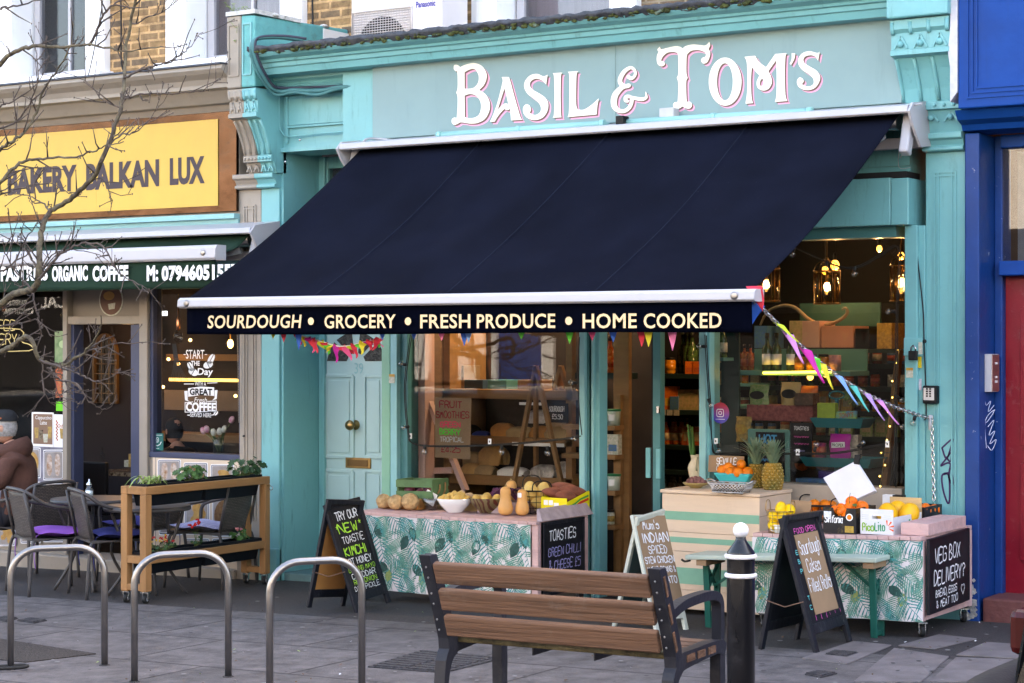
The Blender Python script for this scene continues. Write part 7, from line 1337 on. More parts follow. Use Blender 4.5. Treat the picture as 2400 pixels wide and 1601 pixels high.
# pendant lanterns and bulbs
mLant=mt('aged_brass',(.14,.085,.035),.4,metal=1);mLGl=glassmat('amber_lantern_glass',(.96,.86,.68),.06);mBulb=emat('warm_filament',(1.0,.55,.16),5)
def plight(p,e,col=(1,.6,.28),r=.02):l=bpy.data.lights.new('lamp_light','POINT');l.energy=e*1.25;l.color=col;l.shadow_soft_size=r;o=bpy.data.objects.new('lamp_light',l);COL.objects.link(o);o.location=p;return o
def lantern(px,ptop,pbot,y,wpx,lab,e=1.2):
 A=Q(px,pbot,y);top=Q(px,ptop,y);r=(Q(px+wpx/2,pbot,y).x-A.x)*.93;h=top.z-A.z;t=thing('pendant_lantern',lab,'lamp',(A.x,y,A.z));b=M();c=(A.x,y,0)
 for z in(A.z,top.z):b.lathe([(r*1.03,z-.004),(r*1.06,z),(r*1.03,z+.005),(r*.97,z)],c,24)
 for k in range(6):a=k*pi/3+.3;d=V((cos(a),sin(a),0));b.tube([V((A.x,y,A.z))+d*r,V((A.x,y,top.z))+d*r],.0028,5);b.tube(path3([V((A.x,y,top.z))+d*r,V((A.x,y,top.z+r*.55))+d*r*.75,V((A.x,y,top.z+r*.9))+d*.008],3),.0028,5)
 b.ball((A.x,y,top.z+r*.95),.011,8);b.tube([(A.x,y,top.z+r),(A.x,y,2.9)],.003,5);b.build('cage',mLant,t)
 b=M();b.lathe([(r*.95,A.z+.004),(r*.95,top.z-.004)],c,24);b.build('glass',mLGl,t)
 b=M();b.ball((A.x,y,A.z+h*.52),.017,10,(1,1,1.7));b.build('bulb',mBulb,t);b=M();b.tube([(A.x,y,A.z+h*.66),(A.x,y,top.z)],.009,8);b.build('lamp_holder',mLant,t)
 l=plight((A.x,y,A.z+h*.5),e);l.parent=t;l.location=(0,0,h*.5);return t
lantern(1938,636,712,.42,62,'hanging glass lantern with a lit bulb in the middle of the right window');lantern(1796,630,706,.46,62,'hanging glass lantern half hidden by the end of the navy awning');lantern(2112,622,706,.50,52,'hanging glass lantern at the right edge of the right window',.8)
def bulbp(px,py,y,r,lab,e=.3,cord=True):
 p=Q(px,py,y);t=thing('pendant_bulb',lab,'lamp',p);b=M();b.ball(p,r,12,(1,1,1.25));b.build('bulb',emat('glowing_bulb',(1.0,.42,.07),1.0),t);b=M();b.lathe([(.009,r*1.15),(.011,r*1.3),(.011,r*1.3+.04),(.004,r*1.3+.045)],p,10);b.tube([p+V((0,0,r*1.3+.04)),V((p.x,p.y,2.9))],.003,5);b.build('lamp_holder',mBlackM,t)
 if e:l=plight(p,e);l.parent=t;l.location=(0,0,-r*1.6)
bulbp(1957,622,1.1,.028,'glowing orange globe bulb behind the middle lantern',.8);bulbp(1934,634,1.2,.022,'second orange globe bulb behind the middle lantern',0);bulbp(2061,583,.7,.017,'small glowing bulb near the top of the right window',.5);bulbp(2112,600,.9,.02,'glowing bulb above the right edge lantern',.6)
for px,py in((1899,884),(1936,877)):p=Q(px,py,.6);b=M();b.ball(p,.020,12);tag(b.build('globe_lamp',emat('yellow_globe',(1,.66,.10),.9)),'yellow globe lamp below the window shelf, '+('left one' if px<1910 else 'right one'),'lamp')
l=plight((2.9,1.9,2.2),7,r=.1);l2=plight((1.7,.75,2.35),10,(1,.74,.48),.1)
for(x,y,z,lab)in((2.9,1.9,2.26,'lit ceiling lamp deep in the grocery'),(1.7,.75,2.41,'lit ceiling lamp over the bread shelves')):b=M();b.ball((x,y,z+.1),.05,12);tag(b.build('ceiling_lamp',emat('ceiling_lamp_glow',(1,.7,.35),6)),lab,'lamp')
# round social media sticker on the glass
t=thing('window_sticker','round red to purple sticker with a white camera outline on the right window','sticker',Q(1688,968,.07));c=Q(1688,968,.075);b=M();b.poly(circ(c.x,c.z,.058,.062,32),XZ(.077),0,.001)
m,nt,bs,L=nodes('sunset_sticker');tc=nt.nodes.new('ShaderNodeTexCoord');sx_=nt.nodes.new('ShaderNodeSeparateXYZ');L(tc.outputs['Generated'],sx_.inputs[0]);cr_=nt.nodes.new('ShaderNodeValToRGB');cr_.color_ramp.elements[0].color=(.06,.05,.42,1);cr_.color_ramp.elements[1].color=(.50,.03,.06,1);cr_.color_ramp.elements[0].position=.2;cr_.color_ramp.elements[1].position=.85;L(sx_.outputs[2],cr_.inputs[0]);L(cr_.outputs[0],bs.inputs[0]);bs.inputs['Roughness'].default_value=.3
dk=b.build('disc',m,t);b=M();sq=[]
for ax,ay,a0 in((.013,.013,0),(-.013,.013,90),(-.013,-.013,180),(.013,-.013,270)):sq+=[(c.x+ax+.009*cos(radians(a0+k*22.5)),c.z+ay+.009*sin(radians(a0+k*22.5)))for k in range(5)]
b.rib(sq+sq[:1],XZ(.075),.0042,.001);b.rib(circ(c.x,c.z,.010,.010,16)+circ(c.x,c.z,.010,.010,16)[:1],XZ(.075),.004,.001);b.rib([(c.x-.03,c.z-.037),(c.x+.03,c.z-.037)],XZ(.075),.003,.001);b.build('camera_outline',mWhite,dk)
# ================================================================ bakery dressing
def text_on(nm,t,p0,p1,y,m,root,bold=.02,shear=0):
 A,B=Q(p0[0],p1[1],y),Q(p1[0],p0[1],y);b=M();b.text(t,A,UX,UZ,B.x-A.x,B.z-A.z,bold,shear,off=.0008);return b.build(nm,m,root)
mVin=mt('white_vinyl',(.82,.82,.82),.5);yg=.064
dc_=thing('window_lettering','white vinyl coffee slogan lettering on the bakery window','lettering',Q(470,950,yg));dr_=[]
for t,p0,p1,bo in(('START',(436,820),(479,841),.005),('THE',(448,846),(468,857),.03),('WITH A',(457,895),(483,904),.0),('COFFEE',(436,944),(506,964),.04),('SERVED HERE',(446,968),(495,977),.0),('Day',(462,863),(498,884),.02)):text_on('word',t,p0,p1,yg,mVin,dc_,bo,.12 if t=='Day' else 0)
text_on('word','Fresh',(455,932),(484,943),yg,mVin,dc_,.0,.3)
b=M();fn=FN(yg)
for p,q in(((431,831),(435,831)),((481,831),(485,831)),((432,900),(454,900)),((486,898),(509,897)),((440,973),(445,973)),((496,973),(502,972))):b.rib([p,q],fn,1.8,.0008)
for pp in([(434,943),(434,966)],[(507,941),(507,964)],[(434,966),(507,964)],[(434,944),(452,942)],[(486,941),(507,940)]):b.rib(pp,fn,1.6,.0008)
b.build('rule',mVin,dc_);b=M()
for cx,cy,rx,ry,a in((447,860,5,12,-28),(453,872,11,8,30),(495,842,6,13,28),(488,855,11,8,-25),(506,968,3.5,6,35)):
 ca,sa=cos(radians(a)),sin(radians(a))
 for s in(-1,1):lp=[(cx+s*.8*ca+(x*ca-y*sa),cy+s*.8*sa+(x*sa+y*ca))for x,y in[(s*abs(rx*cos(t)),ry*sin(t))for t in[-pi/2+k*pi/8 for k in range(9)]]];b.poly(lp,fn,.0008)
b.build('coffee_bean',mVin,dc_)
b=M();b.poly([(441,910),(470,906),(502,908),(502,928),(470,926),(441,930)],fn,.0006);b.poly([(432,917),(440,916),(440,938),(446,942),(434,938)],fn,.0006);b.poly([(503,915),(510,914),(508,935),(497,939),(503,933)],fn,.0006);rbn=b.build('ribbon',mVin,dc_);b=M();A=Q(445,926,yg);B=Q(498,911,yg);b.text('GREAT',A,UX,UZ,B.x-A.x,B.z-A.z,.04,off=.002);b.build('word',mSlate,rbn)
# dark hand-drawn lady on the glass is left as loose ink strokes
b=M()
for k in range(9):b.rib([(404+k,806),(408+1.5*k,846+k),(405+3*k,872),(400+5*k,886+(k%3)*3)],fn,1.2,.0004)
tag(b.build('ink_drawing',mBlack),'thin black ink drawing on the bakery window left of the slogan','drawing')
def card(nm,p0,p1,y,m,label,cat,d=.003):A,B=Q(p0[0],p1[1],y),Q(p1[0],p0[1],y);t=thing(nm,label,cat,((A.x+B.x)/2,y,A.z));b=M();b.box(A.x,B.x,y-d,y,A.z,B.z);b.build('sheet',m,t);return t,y-d
t,y_=card('window_sticker',(354,1016),(383,1055),yg,mt('deep_teal_vinyl',(.008,.13,.12),.4),'deep teal rectangular sticker with a white leaf emblem on the bakery window','sticker');b=M();fn2=FN(y_)
b.rib(circ(369,1031,3,6,14)+[(372,1031)],fn2,1.1,.001);b.rib(circ(366.5,1033,3,5,14)+[(369.5,1033)],fn2,1.1,.001);b.rib([(360,1036),(363,1042),(369,1045),(375,1042),(378,1036)],fn2,1.8,.001);b.rib([(358,1020),(380,1020)],fn2,1,.001);b.rib([(365,1051),(373,1051)],fn2,1,.001);b.build('emblem',mVin,t)
# posters on the left window and the panels below
t,y_=card('poster',(75,967),(126,1046),.045,mWhite,'brown coffee menu poster with three drinks in the left bakery window','poster');fq2=FN(y_);b=M();b.poly([(78,970),(123,971),(123,1042),(78,1040)],fq2,.0008);b.build('picture',mt('mocha_print',(.22,.13,.085),.5,var=.1),t)
text_on('lettering','Cappuccino',(83,975),(121,985),y_-.001,mVin,t,.0);text_on('lettering','Latte',(94,986),(110,995),y_-.001,mVin,t,.0)
for cx,c0,c1,wd_,mm in((86,1002,1027,10,mGoldL),(96,1008,1030,11,mBrnB),(117,1000,1028,10,mGoldL),(107,1017,1037,12,mWhL)):b=M();b.poly([(cx-wd_/2,c0),(cx+wd_/2,c0),(cx+wd_*.36,c1),(cx-wd_*.36,c1)],fq2,.0014);b.build('drink',mm,t)
t,y_=card('poster',(127,972),(158,1048),.045,mWhite,'white menu poster with red check border beside the coffee poster','poster');b=M()
for k in range(12):b.poly([(131+2*(k%2),985+4*k),(134+2*(k%2),985+4*k),(134+2*(k%2),989+4*k),(131+2*(k%2),989+4*k)],FN(y_),.0008)
b.build('check_border',mRedL,t);text_on('lettering','Order',(135,994),(153,1003),y_-.001,mRedL,t,.01,.15);b=M();b.poly([(140,1004),(158,1006),(158,1030),(142,1028)],FN(y_),.0008);b.build('picture',mGoldL,t)
for(p0,p1,m_,lab)in(((129,776),(158,856),mt('matcha_poster_print',(.06,.18,.06),.4,col2=(.35,.45,.25),vs=9),'green iced drink poster at the edge of the left bakery window'),((131,857),(158,932),mRedL,'red opening hours sign at the edge of the left bakery window'),((132,942),(158,963),mt('acid_green_sign',(.12,.62,.02),.4),'bright green hygiene rating sign under the opening hours')):
 t,y_=card('poster',p0,p1,yg,m_,lab,'poster')
 if 'opening' in lab:
  text_on('lettering','OPENING',(133,860),(156,865),y_-.001,mVin,t,.0);text_on('lettering','HOURS',(135,867),(154,872),y_-.001,mVin,t,.0);b=M()
  for k in range(7):
   for c in(0,1):b.poly([(144+8*c,877+7.4*k),(150.5+8*c-c*1.5,877+7.4*k),(150.5+8*c-c*1.5,881.5+7.4*k),(144+8*c,881.5+7.4*k)],FN(y_),.0008)
  b.build('hours_grid',mVin,t)
 if 'iced' in lab:b=M();b.poly(circ(147,807,9,9,18),FN(y_),.0008);b.build('picture',mt('matcha_green',(.40,.55,.30),.5),t)
mPastry=[mt('golden_pastry_print',(.30,.14,.03),.5,col2=(.50,.30,.09),vs=22),mt('sugared_pastry_print',(.62,.55,.50),.5,col2=(.28,.13,.05),vs=26),mt('chocolate_pastry_print',(.10,.045,.02),.5,col2=(.26,.14,.06),vs=26)]
def pastry(root,cx,cy,rx,ry,y,k,bgm,kind):
 lp=lambda s:[(cx+s*rx*(1 if abs(cos(t))>.72 else abs(cos(t))/.72)*(1 if cos(t)>0 else-1)*.98,cy+s*ry*(1 if abs(sin(t))>.72 else abs(sin(t))/.72)*(1 if sin(t)>0 else-1))for t in[2*pi*j/32 for j in range(32)]]
 b=M();f=FN(y);b.poly(lp(1.0),f,.001);b.mi=1;b.poly(lp(.94),f,.0016);b.mi=0;b.poly(lp(.88),f,.0022);b.mi=2;b.poly(lp(.85),f,.0028);rq=random.Random(k)
 if kind=='roll':
  for sx_ in(-.38,.38):b.mi=3;b.poly([(cx+sx_*rx+rx*.26*cos(t),cy+ry*.78*sin(t)+rx*.08*sin(3*t))for t in[2*pi*j/14 for j in range(14)]],f,.0034)
 elif kind=='buns':
  for j in range(9):b.mi=3;px_,py_=cx+rx*rq.uniform(-.55,.55),cy+ry*rq.uniform(-.6,.6);b.poly(circ(px_,py_,rx*.27,ry*.22,12),f,.0034+.0002*j)
 else:b.mi=3;b.poly(circ(cx,cy,rx*.80,ry*.78,18),f,.0034)
 return b.build('picture',[mWhite,mNavyF,bgm,mPastry[k%3]],root)
y_=.012;A,B=Q(0,1250,y_),Q(162,1050,y_);t1_=thing('picture_panel','dark marbled panel of pastry photographs under the left bakery window','panel',(-2.6,y_,A.z));b=M();b.box(-4.5,Q(157,1100,y_).x,y_,y_+.006,A.z,B.z);b.build('sheet',mt('dark_marble_print',(.10,.10,.14),.4,col2=(.30,.30,.38),vs=5),t1_);mPlate=mt('pale_plate_print',(.34,.32,.32),.5,col2=(.22,.18,.16),vs=9)
for k,(cx,cy,rx,ry,kd)in enumerate(((126,1090,25,36,'roll'),(126,1165,25,36,'pie'),(126,1237,25,34,'buns'),(72,1085,24,36,'pie'),(72,1165,24,36,'buns'),(14,1250,22,30,'buns'),(72,1240,24,34,'roll'))):pastry(t1_,cx,cy,rx,ry,y_,(1,0,2,0,1,0,2)[k],mPlate,kd)
A,B=Q(358,1330,y_),Q(566,1066,y_);t2_=thing('picture_panel','cream panel of pastry photographs under the slogan window, behind the planter','panel',((A.x+B.x)/2,y_,A.z));b=M();b.box(A.x,-.374,y_,y_+.006,A.z,zb1-.04);b.build('sheet',mt('cream_print',(.62,.50,.38),.5,var=.04),t2_);b=M();f=FN(y_);b.rib([(365,1290),(365,1069),(566,1076)],f,1.2,.0006);b.build('border',mNavyF,t2_)
for k,(cx,cy,rx,ry,kd)in enumerate(((397,1105,28,28,'roll'),(459,1112,29,28,'buns'),(521,1115,28,27,'buns'),(400,1210,28,45,'pie'),(462,1205,30,48,'buns'),(525,1210,28,48,'pie'),(462,1290,30,28,'pie'),(525,1290,28,28,'pie'))):pastry(t2_,cx,cy,rx,ry,y_,(1,2,0,2,0,2,0,2)[k],mPlate,kd)
# oval badge over the bakery door, kept plain
c_=Q(260,703,.055);b=M();b.poly(circ(c_.x,c_.z,.118,.118,32),XZ(.0585),0,.003);b.mi=1;b.poly(circ(c_.x,c_.z,.108,.108,32),XZ(.0555),.0002);b.mi=2;b.poly(circ(c_.x-.02,c_.z+.03,.055,.032,20),XZ(.0552),.0003);b.mi=0;b.poly([(c_.x-.03,c_.z-.03),(c_.x+.045,c_.z-.02),(c_.x+.035,c_.z-.065),(c_.x-.02,c_.z-.07)],XZ(.0552),.0004);tag(b.build('oval_badge',[mWhL,mt('chestnut_print',(.13,.06,.04),.5),mt('bread_print',(.42,.22,.06),.5)]),'plain brown oval badge over the bakery doorway','badge')
# inside the bakery: arched mirror, coffee lettering, lamps, counter
ym=1.6;mr=thing('arched_mirror','arched window pane mirror with a wooden frame on the dark bakery wall','mirror',Q(250,945,ym));A,B=Q(224,944,ym),Q(277,830,ym);cx=(A.x+B.x)/2;hw=(B.x-A.x)/2;arch=lambda s:[(cx-hw*s,A.z-.02*(s-1)),(cx+hw*s,A.z-.02*(s-1))]+[(cx+hw*s*cos(t),B.z+hw*1.25*s*sin(t))for t in[pi*j/14 for j in range(15)]]
b=M();b.poly([arch(1.08),arch(.9)],XZ(ym),0,.03);b.build('frame',mt('dark_oak',(.10,.055,.02),.5),mr)
m,nt,bs,L=nodes('mirror_with_glints');bs.inputs['Metallic'].default_value=.9;bs.inputs['Roughness'].default_value=.06;bs.inputs['Base Color'].default_value=(.16,.14,.12,1)
b=M();b.poly(arch(.91),XZ(ym),.002);b.build('glass',m,mr);b=M()
for s in(-.33,.33):b.rib([(cx+s*hw,A.z),(cx+s*hw,B.z+hw)],XZ(ym),.012,.02)
for k in range(1,6):b.rib([(cx-hw*.9,A.z+(B.z-A.z)*k/5),(cx+hw*.9,A.z+(B.z-A.z)*k/5)],XZ(ym),.010,.021)
b.build('glazing_bar',mt('dark_oak_bar',(.10,.055,.02),.5),mr)
b=M();b.box(-4,-.95,ym+.01,ym+.05,-.2,2.7);tag(b.build('partition',mt('aubergine_wall',(.020,.016,.020),.85,var=.1)),'dark partition wall seen through the bakery doorway','wall')
b=M();A=Q(284,870,ym-.01);hand(b,'Coff',lambda u,v,d:V((A.x+u,ym-d,A.z+v)),0,0,.17,.13,.010,slant=.2);b.poly(circ(A.x+.07,A.z-.05,.035,.03,14),XZ(ym),.002);tag(b.build('wall_lettering',mBlack),'black coffee lettering with a cup on the dark bakery wall','lettering')
def blamp(px,py,y,r,lab,e,em=9):p=Q(px,py,y);t=thing('pendant_bulb',lab,'lamp',p);b=M();b.ball(p,r,10,(1,1,1.5));b.build('bulb',emat('tungsten_glow',(1,.55,.15),em*.3),t);b=M();b.tube([p+V((0,0,r*1.4)),V((p.x,p.y,2.68))],.006,6);b.build('lamp_holder',mLant,t);l=plight(p,e)if e else None;(setattr(l,'parent',t),setattr(l,'location',(0,-r*2.5,0)))if l else None
blamp(540,806,.35,.022,'lit filament bulb at the right side of the slogan window',.25);blamp(318,800,1.3,.03,'lamp glowing behind the right jamb of the bakery doorway',1.2,6)
for px,py in((367,756),(446,797),(395,842),(418,853),(382,907),(552,928)):p=Q(px,py,1.4 if py>760 else 1.0);b=M();b.ball(p,.014,8);tag(b.build('small_bulb',emat('far_bulb_glow',(1,.6,.2),1.5)),'small glowing bulb deep inside the bakery','lamp','small bulbs deep inside the bakery')
for px,py,lab in((418,790,'clear hanging bulb with a copper holder at the end of the navy awning'),(151,745,'clear hanging bulb with a copper holder above the iced drink poster'),(8,745,'clear hanging bulb with a copper holder at the left edge')):
 p=Q(px-(0 if px>400 else 0),py,.2 if px<400 else-.02);t=thing('hanging_bulb',lab,'lamp',p);b=M();b.lathe([(.012,.05),(.014,.08),(.014,.13),(.006,.14),(.003,.30)],p,12);b.build('lamp_holder',mt('copper',(.6,.25,.12),.3,metal=1),t);b=M();b.ball(p,.034,14,(1,1,1.4));b.build('bulb',mGlass,t)
bc=thing('bakery_counter','lit pastry counter deep inside the bakery','counter',Q(470,1040,1.6));b=M();A,B=Q(385,960,1.6),Q(620,918,1.6);b.box(A.x,B.x,1.6,2.2,A.z,B.z);b.build('front',mt('cream_pink_front',(.20,.14,.10),.5),bc);b=M();A,B=Q(385,1010,1.58),Q(640,1000,1.58);b.box(A.x-.1,B.x,1.3,1.62,A.z-.06,A.z);b.box(A.x,B.x,1.6,2.2,Q(385,845,1.6).z,Q(385,830,1.6).z);b.build('shelf',mShelfW,bc);b=M();A,B=Q(400,893,1.58),Q(560,888,1.58);b.box(A.x,B.x,1.56,1.58,A.z,B.z);b.build('light_strip',emat('counter_strip_light',(1,.6,.15),.5),bc)
b=M();A,B=Q(364,740,.5),Q(386,729,.5);b.box(A.x,B.x,.5,.53,A.z,B.z);tag(b.build('ceiling_light',emat('cool_panel_light',(.8,.95,1),.6)),'square cool white light in the slogan window','light')
ct=thing('dining_table','dark dining table inside the bakery doorway with a napkin caddy','table',Q(290,1150,.7));A,B=Q(240,1102,.7),Q(360,1096,.7);b=M();b.box(A.x,B.x,.6,1.1,A.z-.03,A.z);b.build('top',mBrnB,ct);b=M();b.box(A.x+.3,A.x+.36,.8,.86,-.1,A.z-.031);b.build('leg',mBlackM,ct);A=Q(191,1080,.55);b=M();b.box(A.x,A.x+.30,.50,.54,.3,A.z);b.box(A.x,A.x+.3,.54,.9,.3,.36);tag(b.build('dining_chair',mt('black_leather',(.012,.012,.014),.4),bevel=.01),'high backed black dining chair inside the bakery doorway','chair')
p=Q(302,1094,.68);b=M();b.box(p.x-.03,p.x+.03,.66,.71,p.z,p.z+.05);b.mi=1;b.box(p.x+.02,p.x+.045,.655,.68,p.z,p.z+.10);tag(b.build('napkin_caddy',[mWhL,mGoldL]),'pale napkin caddy with menus on the dark dining table','caddy')
p=Q(240,1078,.68);b=M();b.lathe([(.0,0),(.018,0),(.018,.05),(.007,.07),(.007,.10),(.0,.10)],p,12);tag(b.build('oil_bottle',mGlass),'small glass bottle on the dining table in the bakery doorway','bottle')
# tulips
def tulips(px,py,y,lab,heads,rg):
 p=Q(px,py,y);t=thing('tulip_vase',lab,'vase',p);b=M();b.lathe([(.0,0),(.036,0),(.040,.11),(.038,.11),(.034,.006),(0,.006)],p,20);b.build('vase',glassmat('vase_glass',(.85,.93,.9),.1),t);b=M();hd=[M(),M()];lv=M()
 for hx,hy,k in heads:
  e=Q(hx,hy,y-.02);b.tube(path3([p+V((rg.uniform(-.02,.02),0,.01)),p.lerp(e,.5)+V((0,0,.03)),e],4),.0035,5);d=(e-p).normalized();R_=d.to_track_quat('Z','Y').to_matrix()
  hd[k].lathe([(.0,-.008),(.016,.0),(.021,.016),(.018,.034),(.009,.046),(.0,.047)],e,10,R_,wob=.1)
 b.build('stem',mStem,t)
 for k in(0,1):
  if hd[k].v:hd[k].build('tulip_head',(mt('pink_tulip',(.70,.22,.36),.5,col2=(.8,.66,.66),vs=30),mt('white_tulip',(.72,.72,.62),.5,var=.1))[k],t)
 for k in range(4):a=rg.uniform(0,6);lv.bar(p+V((0,0,.05)),p+V((.07*cos(a),.03*sin(a),.17)),.016,.002,(0,-1,0))
 lv.build('leaf',mLeafG,t)
tulips(512,1062,.14,'glass vase of pink and white tulips in the slogan window',((488,1012,0),(502,1020,1),(514,1018,1),(524,1012,1),(541,990,0),(480,1015,0)),rnd);tulips(12,1045,.14,'bunch of pink and white tulips in the left bakery window above the man',((4,985,0),(14,978,1),(24,990,0),(34,985,1),(30,1000,0),(2,1000,0)),rnd)
ns=thing('neon_sign','looped warm neon sign lettered for coffee and bakery in the left bakery window','sign',Q(30,800,.12));b=M();A=Q(0,822,.12);hand(b,'COFFEE',lambda u,v,d:V((A.x+u,.12-d,A.z+v)),-.22,.155,.38,.075,.008);hand(b,'BAKERY',lambda u,v,d:V((A.x+u,.12-d,A.z+v)),-.2,.05,.38,.075,.008);b.build('lettering',emat('dim_neon',(.75,.62,.30),.12),ns);b=M();b.tube(path3([Q(-60,770,.12),Q(48,772,.12),Q(50,800,.12),Q(70,808,.12),Q(68,822,.12),Q(-60,824,.12)],3),.004,6);b.build('tube',emat('dim_neon_tube',(.75,.62,.30),.12),ns)
for k,(px,p0,p1,y,lab)in enumerate(((556,765,990,-.05,'long winding chain hanging at the right of the slogan window'),(568,765,990,-.05,'second strand of the winding chain by the grey pilaster'),(581,765,845,-.03,'short chain hanging on the grey pilaster'))):
 b=M();A,B=Q(px,p0-60,y),Q(px+(4 if k==0 else-2 if k==1 else 0),p1,y);n_=int((A.z-B.z)/.017)
 for j in range(n_):c=A.lerp(B,(j+.5)/n_);a=V((.005,0,0))if j%2 else V((0,.005,0));b.tube([c+a*cos(q)+V((0,0,.0105*sin(q)))for q in[2*pi*i/8 for i in range(8)]],.0016,4,closed=True)
 tag(b.build('winding_chain',mSteel),lab,'chain')
b=M();p=Q(572,1022,-.01);b.lathe([(.0,0),(.008,0),(.008,.004),(.0,.004)],p,8,Matrix.Rotation(pi/2,3,'X'));b.tube([p,p+V((.0,-.02,0)),p+V((.02,-.02,.0))],.0025,5);tag(b.build('hook',mBlackM),'small metal hook on the grey pilaster above the geranium','hook')
# ================================================================ people
mSkin=mt('weathered_skin',(.50,.27,.19),.55,var=.08,vs=8,sss=.1);mHood=mt('brown_hoodie_fleece',(.085,.038,.028),.9,var=.2,vs=10,bump=.25,bs=60);mTrou=mt('dark_trousers',(.018,.018,.024),.85,var=.2);mHairG=mt('grey_hair',(.30,.29,.28),.8,var=.3,vs=60,bump=.5,bs=90);mHairB=mt('black_hair',(.012,.010,.010),.7,var=.3,vs=60);mCap=mt('black_cap',(.015,.016,.018),.8,var=.15,bump=.1)
def skin_mesh(nodes_,edges,root):
 me=bpy.data.meshes.new('s');o=bpy.data.objects.new('s',me);COL.objects.link(o);me.from_pydata([n[0]for n in nodes_],edges,[]);o.modifiers.new('sk','SKIN');sv=me.skin_vertices[0].data
 for i,n in enumerate(nodes_):r=n[1];sv[i].radius=r if isinstance(r,tuple)else(r,r);sv[i].use_root=i==root
 ss=o.modifiers.new('ss','SUBSURF');ss.levels=2;ss.render_levels=2;dg=bpy.context.evaluated_depsgraph_get();r_=bpy.data.meshes.new_from_object(o.evaluated_get(dg));bpy.data.objects.remove(o);return r_
def person(label,loc,rz,mTop,cap,hair,glasses,beard=False,s=1.0):
 t=thing('person',label,'person',loc,rz,world=False)
 N=[((-.02,0,.43),(.115,.10)),((-.035,0,.56),(.10,.115)),((-.03,0,.70),(.105,.135)),((.0,0,.80),(.085,.12)),((.025,0,.865),.052),((.045,0,.905),.046),((.0,.125,.79),.066),((.04,.165,.645),.054),((.22,.10,.60),.042),((.27,.075,.605),.028),((.0,-.125,.79),.066),((.04,-.165,.645),.054),((.22,-.10,.60),.042),((.27,-.075,.605),.028),((.06,.085,.42),.082),((.33,.10,.415),.062),((.32,.10,.22),.048),((.31,.10,.06),.036),((.40,.105,.03),.03),((.06,-.085,.42),.082),((.33,-.10,.415),.062),((.32,-.10,.22),.048),((.31,-.10,.06),.036),((.40,-.105,.03),.03)]
 E_=[(0,1),(1,2),(2,3),(3,4),(4,5),(3,6),(6,7),(7,8),(8,9),(3,10),(10,11),(11,12),(12,13),(0,14),(14,15),(15,16),(16,17),(17,18),(0,19),(19,20),(20,21),(21,22),(22,23)]
 me=skin_mesh(N,E_,0);b=M();vv=[tuple(v.co)for v in me.vertices]
 for m_ in(0,):pass
 b.add(vv,[tuple(p.vertices)for p in me.polygons],True)
 for k,p in enumerate(me.polygons):c=p.center;b.m[k]=2 if(c.z>.868 or c.x>.262 and c.z>.56)else(1 if c.z<.50 and(c.x>.02 or c.z<.44)else 0)
 b.mi=2;hc=V((.072,0,.985))
 def head(u,v):
  a=2*pi*u;z=-cos(pi*v);q=sin(pi*v)**.75;x=cos(a);y=sin(a);rx=.078 if x>0 else.086;jaw=1-.22*max(0,-z)*(1 if x<.3 else.35)
  nose=.026*max(0,1-abs(a if a<pi else a-2*pi)/.22)*max(0,1-abs(z+.12)/.26);brow=.006*max(0,1-abs(z-.18)/.12)*(x>.5);eye=-.007*max(0,1-abs(z-.05)/.1)*max(0,1-abs(abs(a if a<pi else a-2*pi)-.42)/.25);chin=.010*max(0,1-abs(z+.72)/.2)*(x>.6);lip=.005*max(0,1-abs(z+.42)/.07)*(x>.8)
  return hc+V((x*q*(rx*jaw+nose+brow+eye+chin+lip),y*q*.062*jaw,z*.095))
 b.grid(head,40,26)
 for s_ in(-1,1):
  b.ball(hc+V((-.005,s_*.062,-.004)),.021,10,(.75,.35,1.15));h0=V((.275,s_*.075,.605));
  b.ball(h0+V((.018,-s_*.008,0)),.024,10,(1.1,.8,.55))
  for j in range(4):q0=h0+V((.035,-s_*(.022-.013*j),-.002));L_=(.032,.038,.036,.028)[j];b.tube([q0,q0+V((L_*.6,-s_*.006,.003)),q0+V((L_,-s_*.012,-.010))],[.0072,.0065,.005],6)
  b.tube([h0+V((.005,-s_*.02,.006)),h0+V((.025,-s_*.036,.008)),h0+V((.042,-s_*.038,.002))],[.009,.0075,.0055],6)
 b.build('body',[mTop,mTrou,mSkin],t)
 b=M()
 for s_ in(-1,1):b.ball(hc+V((.066,s_*.026,.006)),.0075,8)
 b.mi=1
 for s_ in(-1,1):b.ball(hc+V((.0722,s_*.0265,.006)),.0032,6)
 b.mi=2;b.tube([hc+V((.072,-.018,-.041)),hc+V((.079,0,-.040)),hc+V((.072,.018,-.041))],.003,6);b.build('face',[mWhite,mHairB,mt('lips',(.35,.13,.11),.5)],t)
 def shell(m,nm,z0,x1,k=1.06,th=0):
  b=M()
  def f(u,v):a=x1+(2*pi-2*x1)*u;z=z0+(1-z0)*v;q=sqrt(max(0,1-z*z));return hc+V((cos(a)*q*.084*k,sin(a)*q*.064*k,z*.096*k))
  b.grid(f,22,10);return b.build(nm,m,t)
 shell(hair,'hair',-.55,1.35,1.04)
 if not cap:shell(hair,'hair',.42,0,1.05)
 if beard:b=M();b.grid(lambda u,v:hc+V(((.079-.012*v)*cos((u-.5)*2.4),.061*sin((u-.5)*2.4),-.028-.066*v)),12,6);b.build('beard',hair,t)
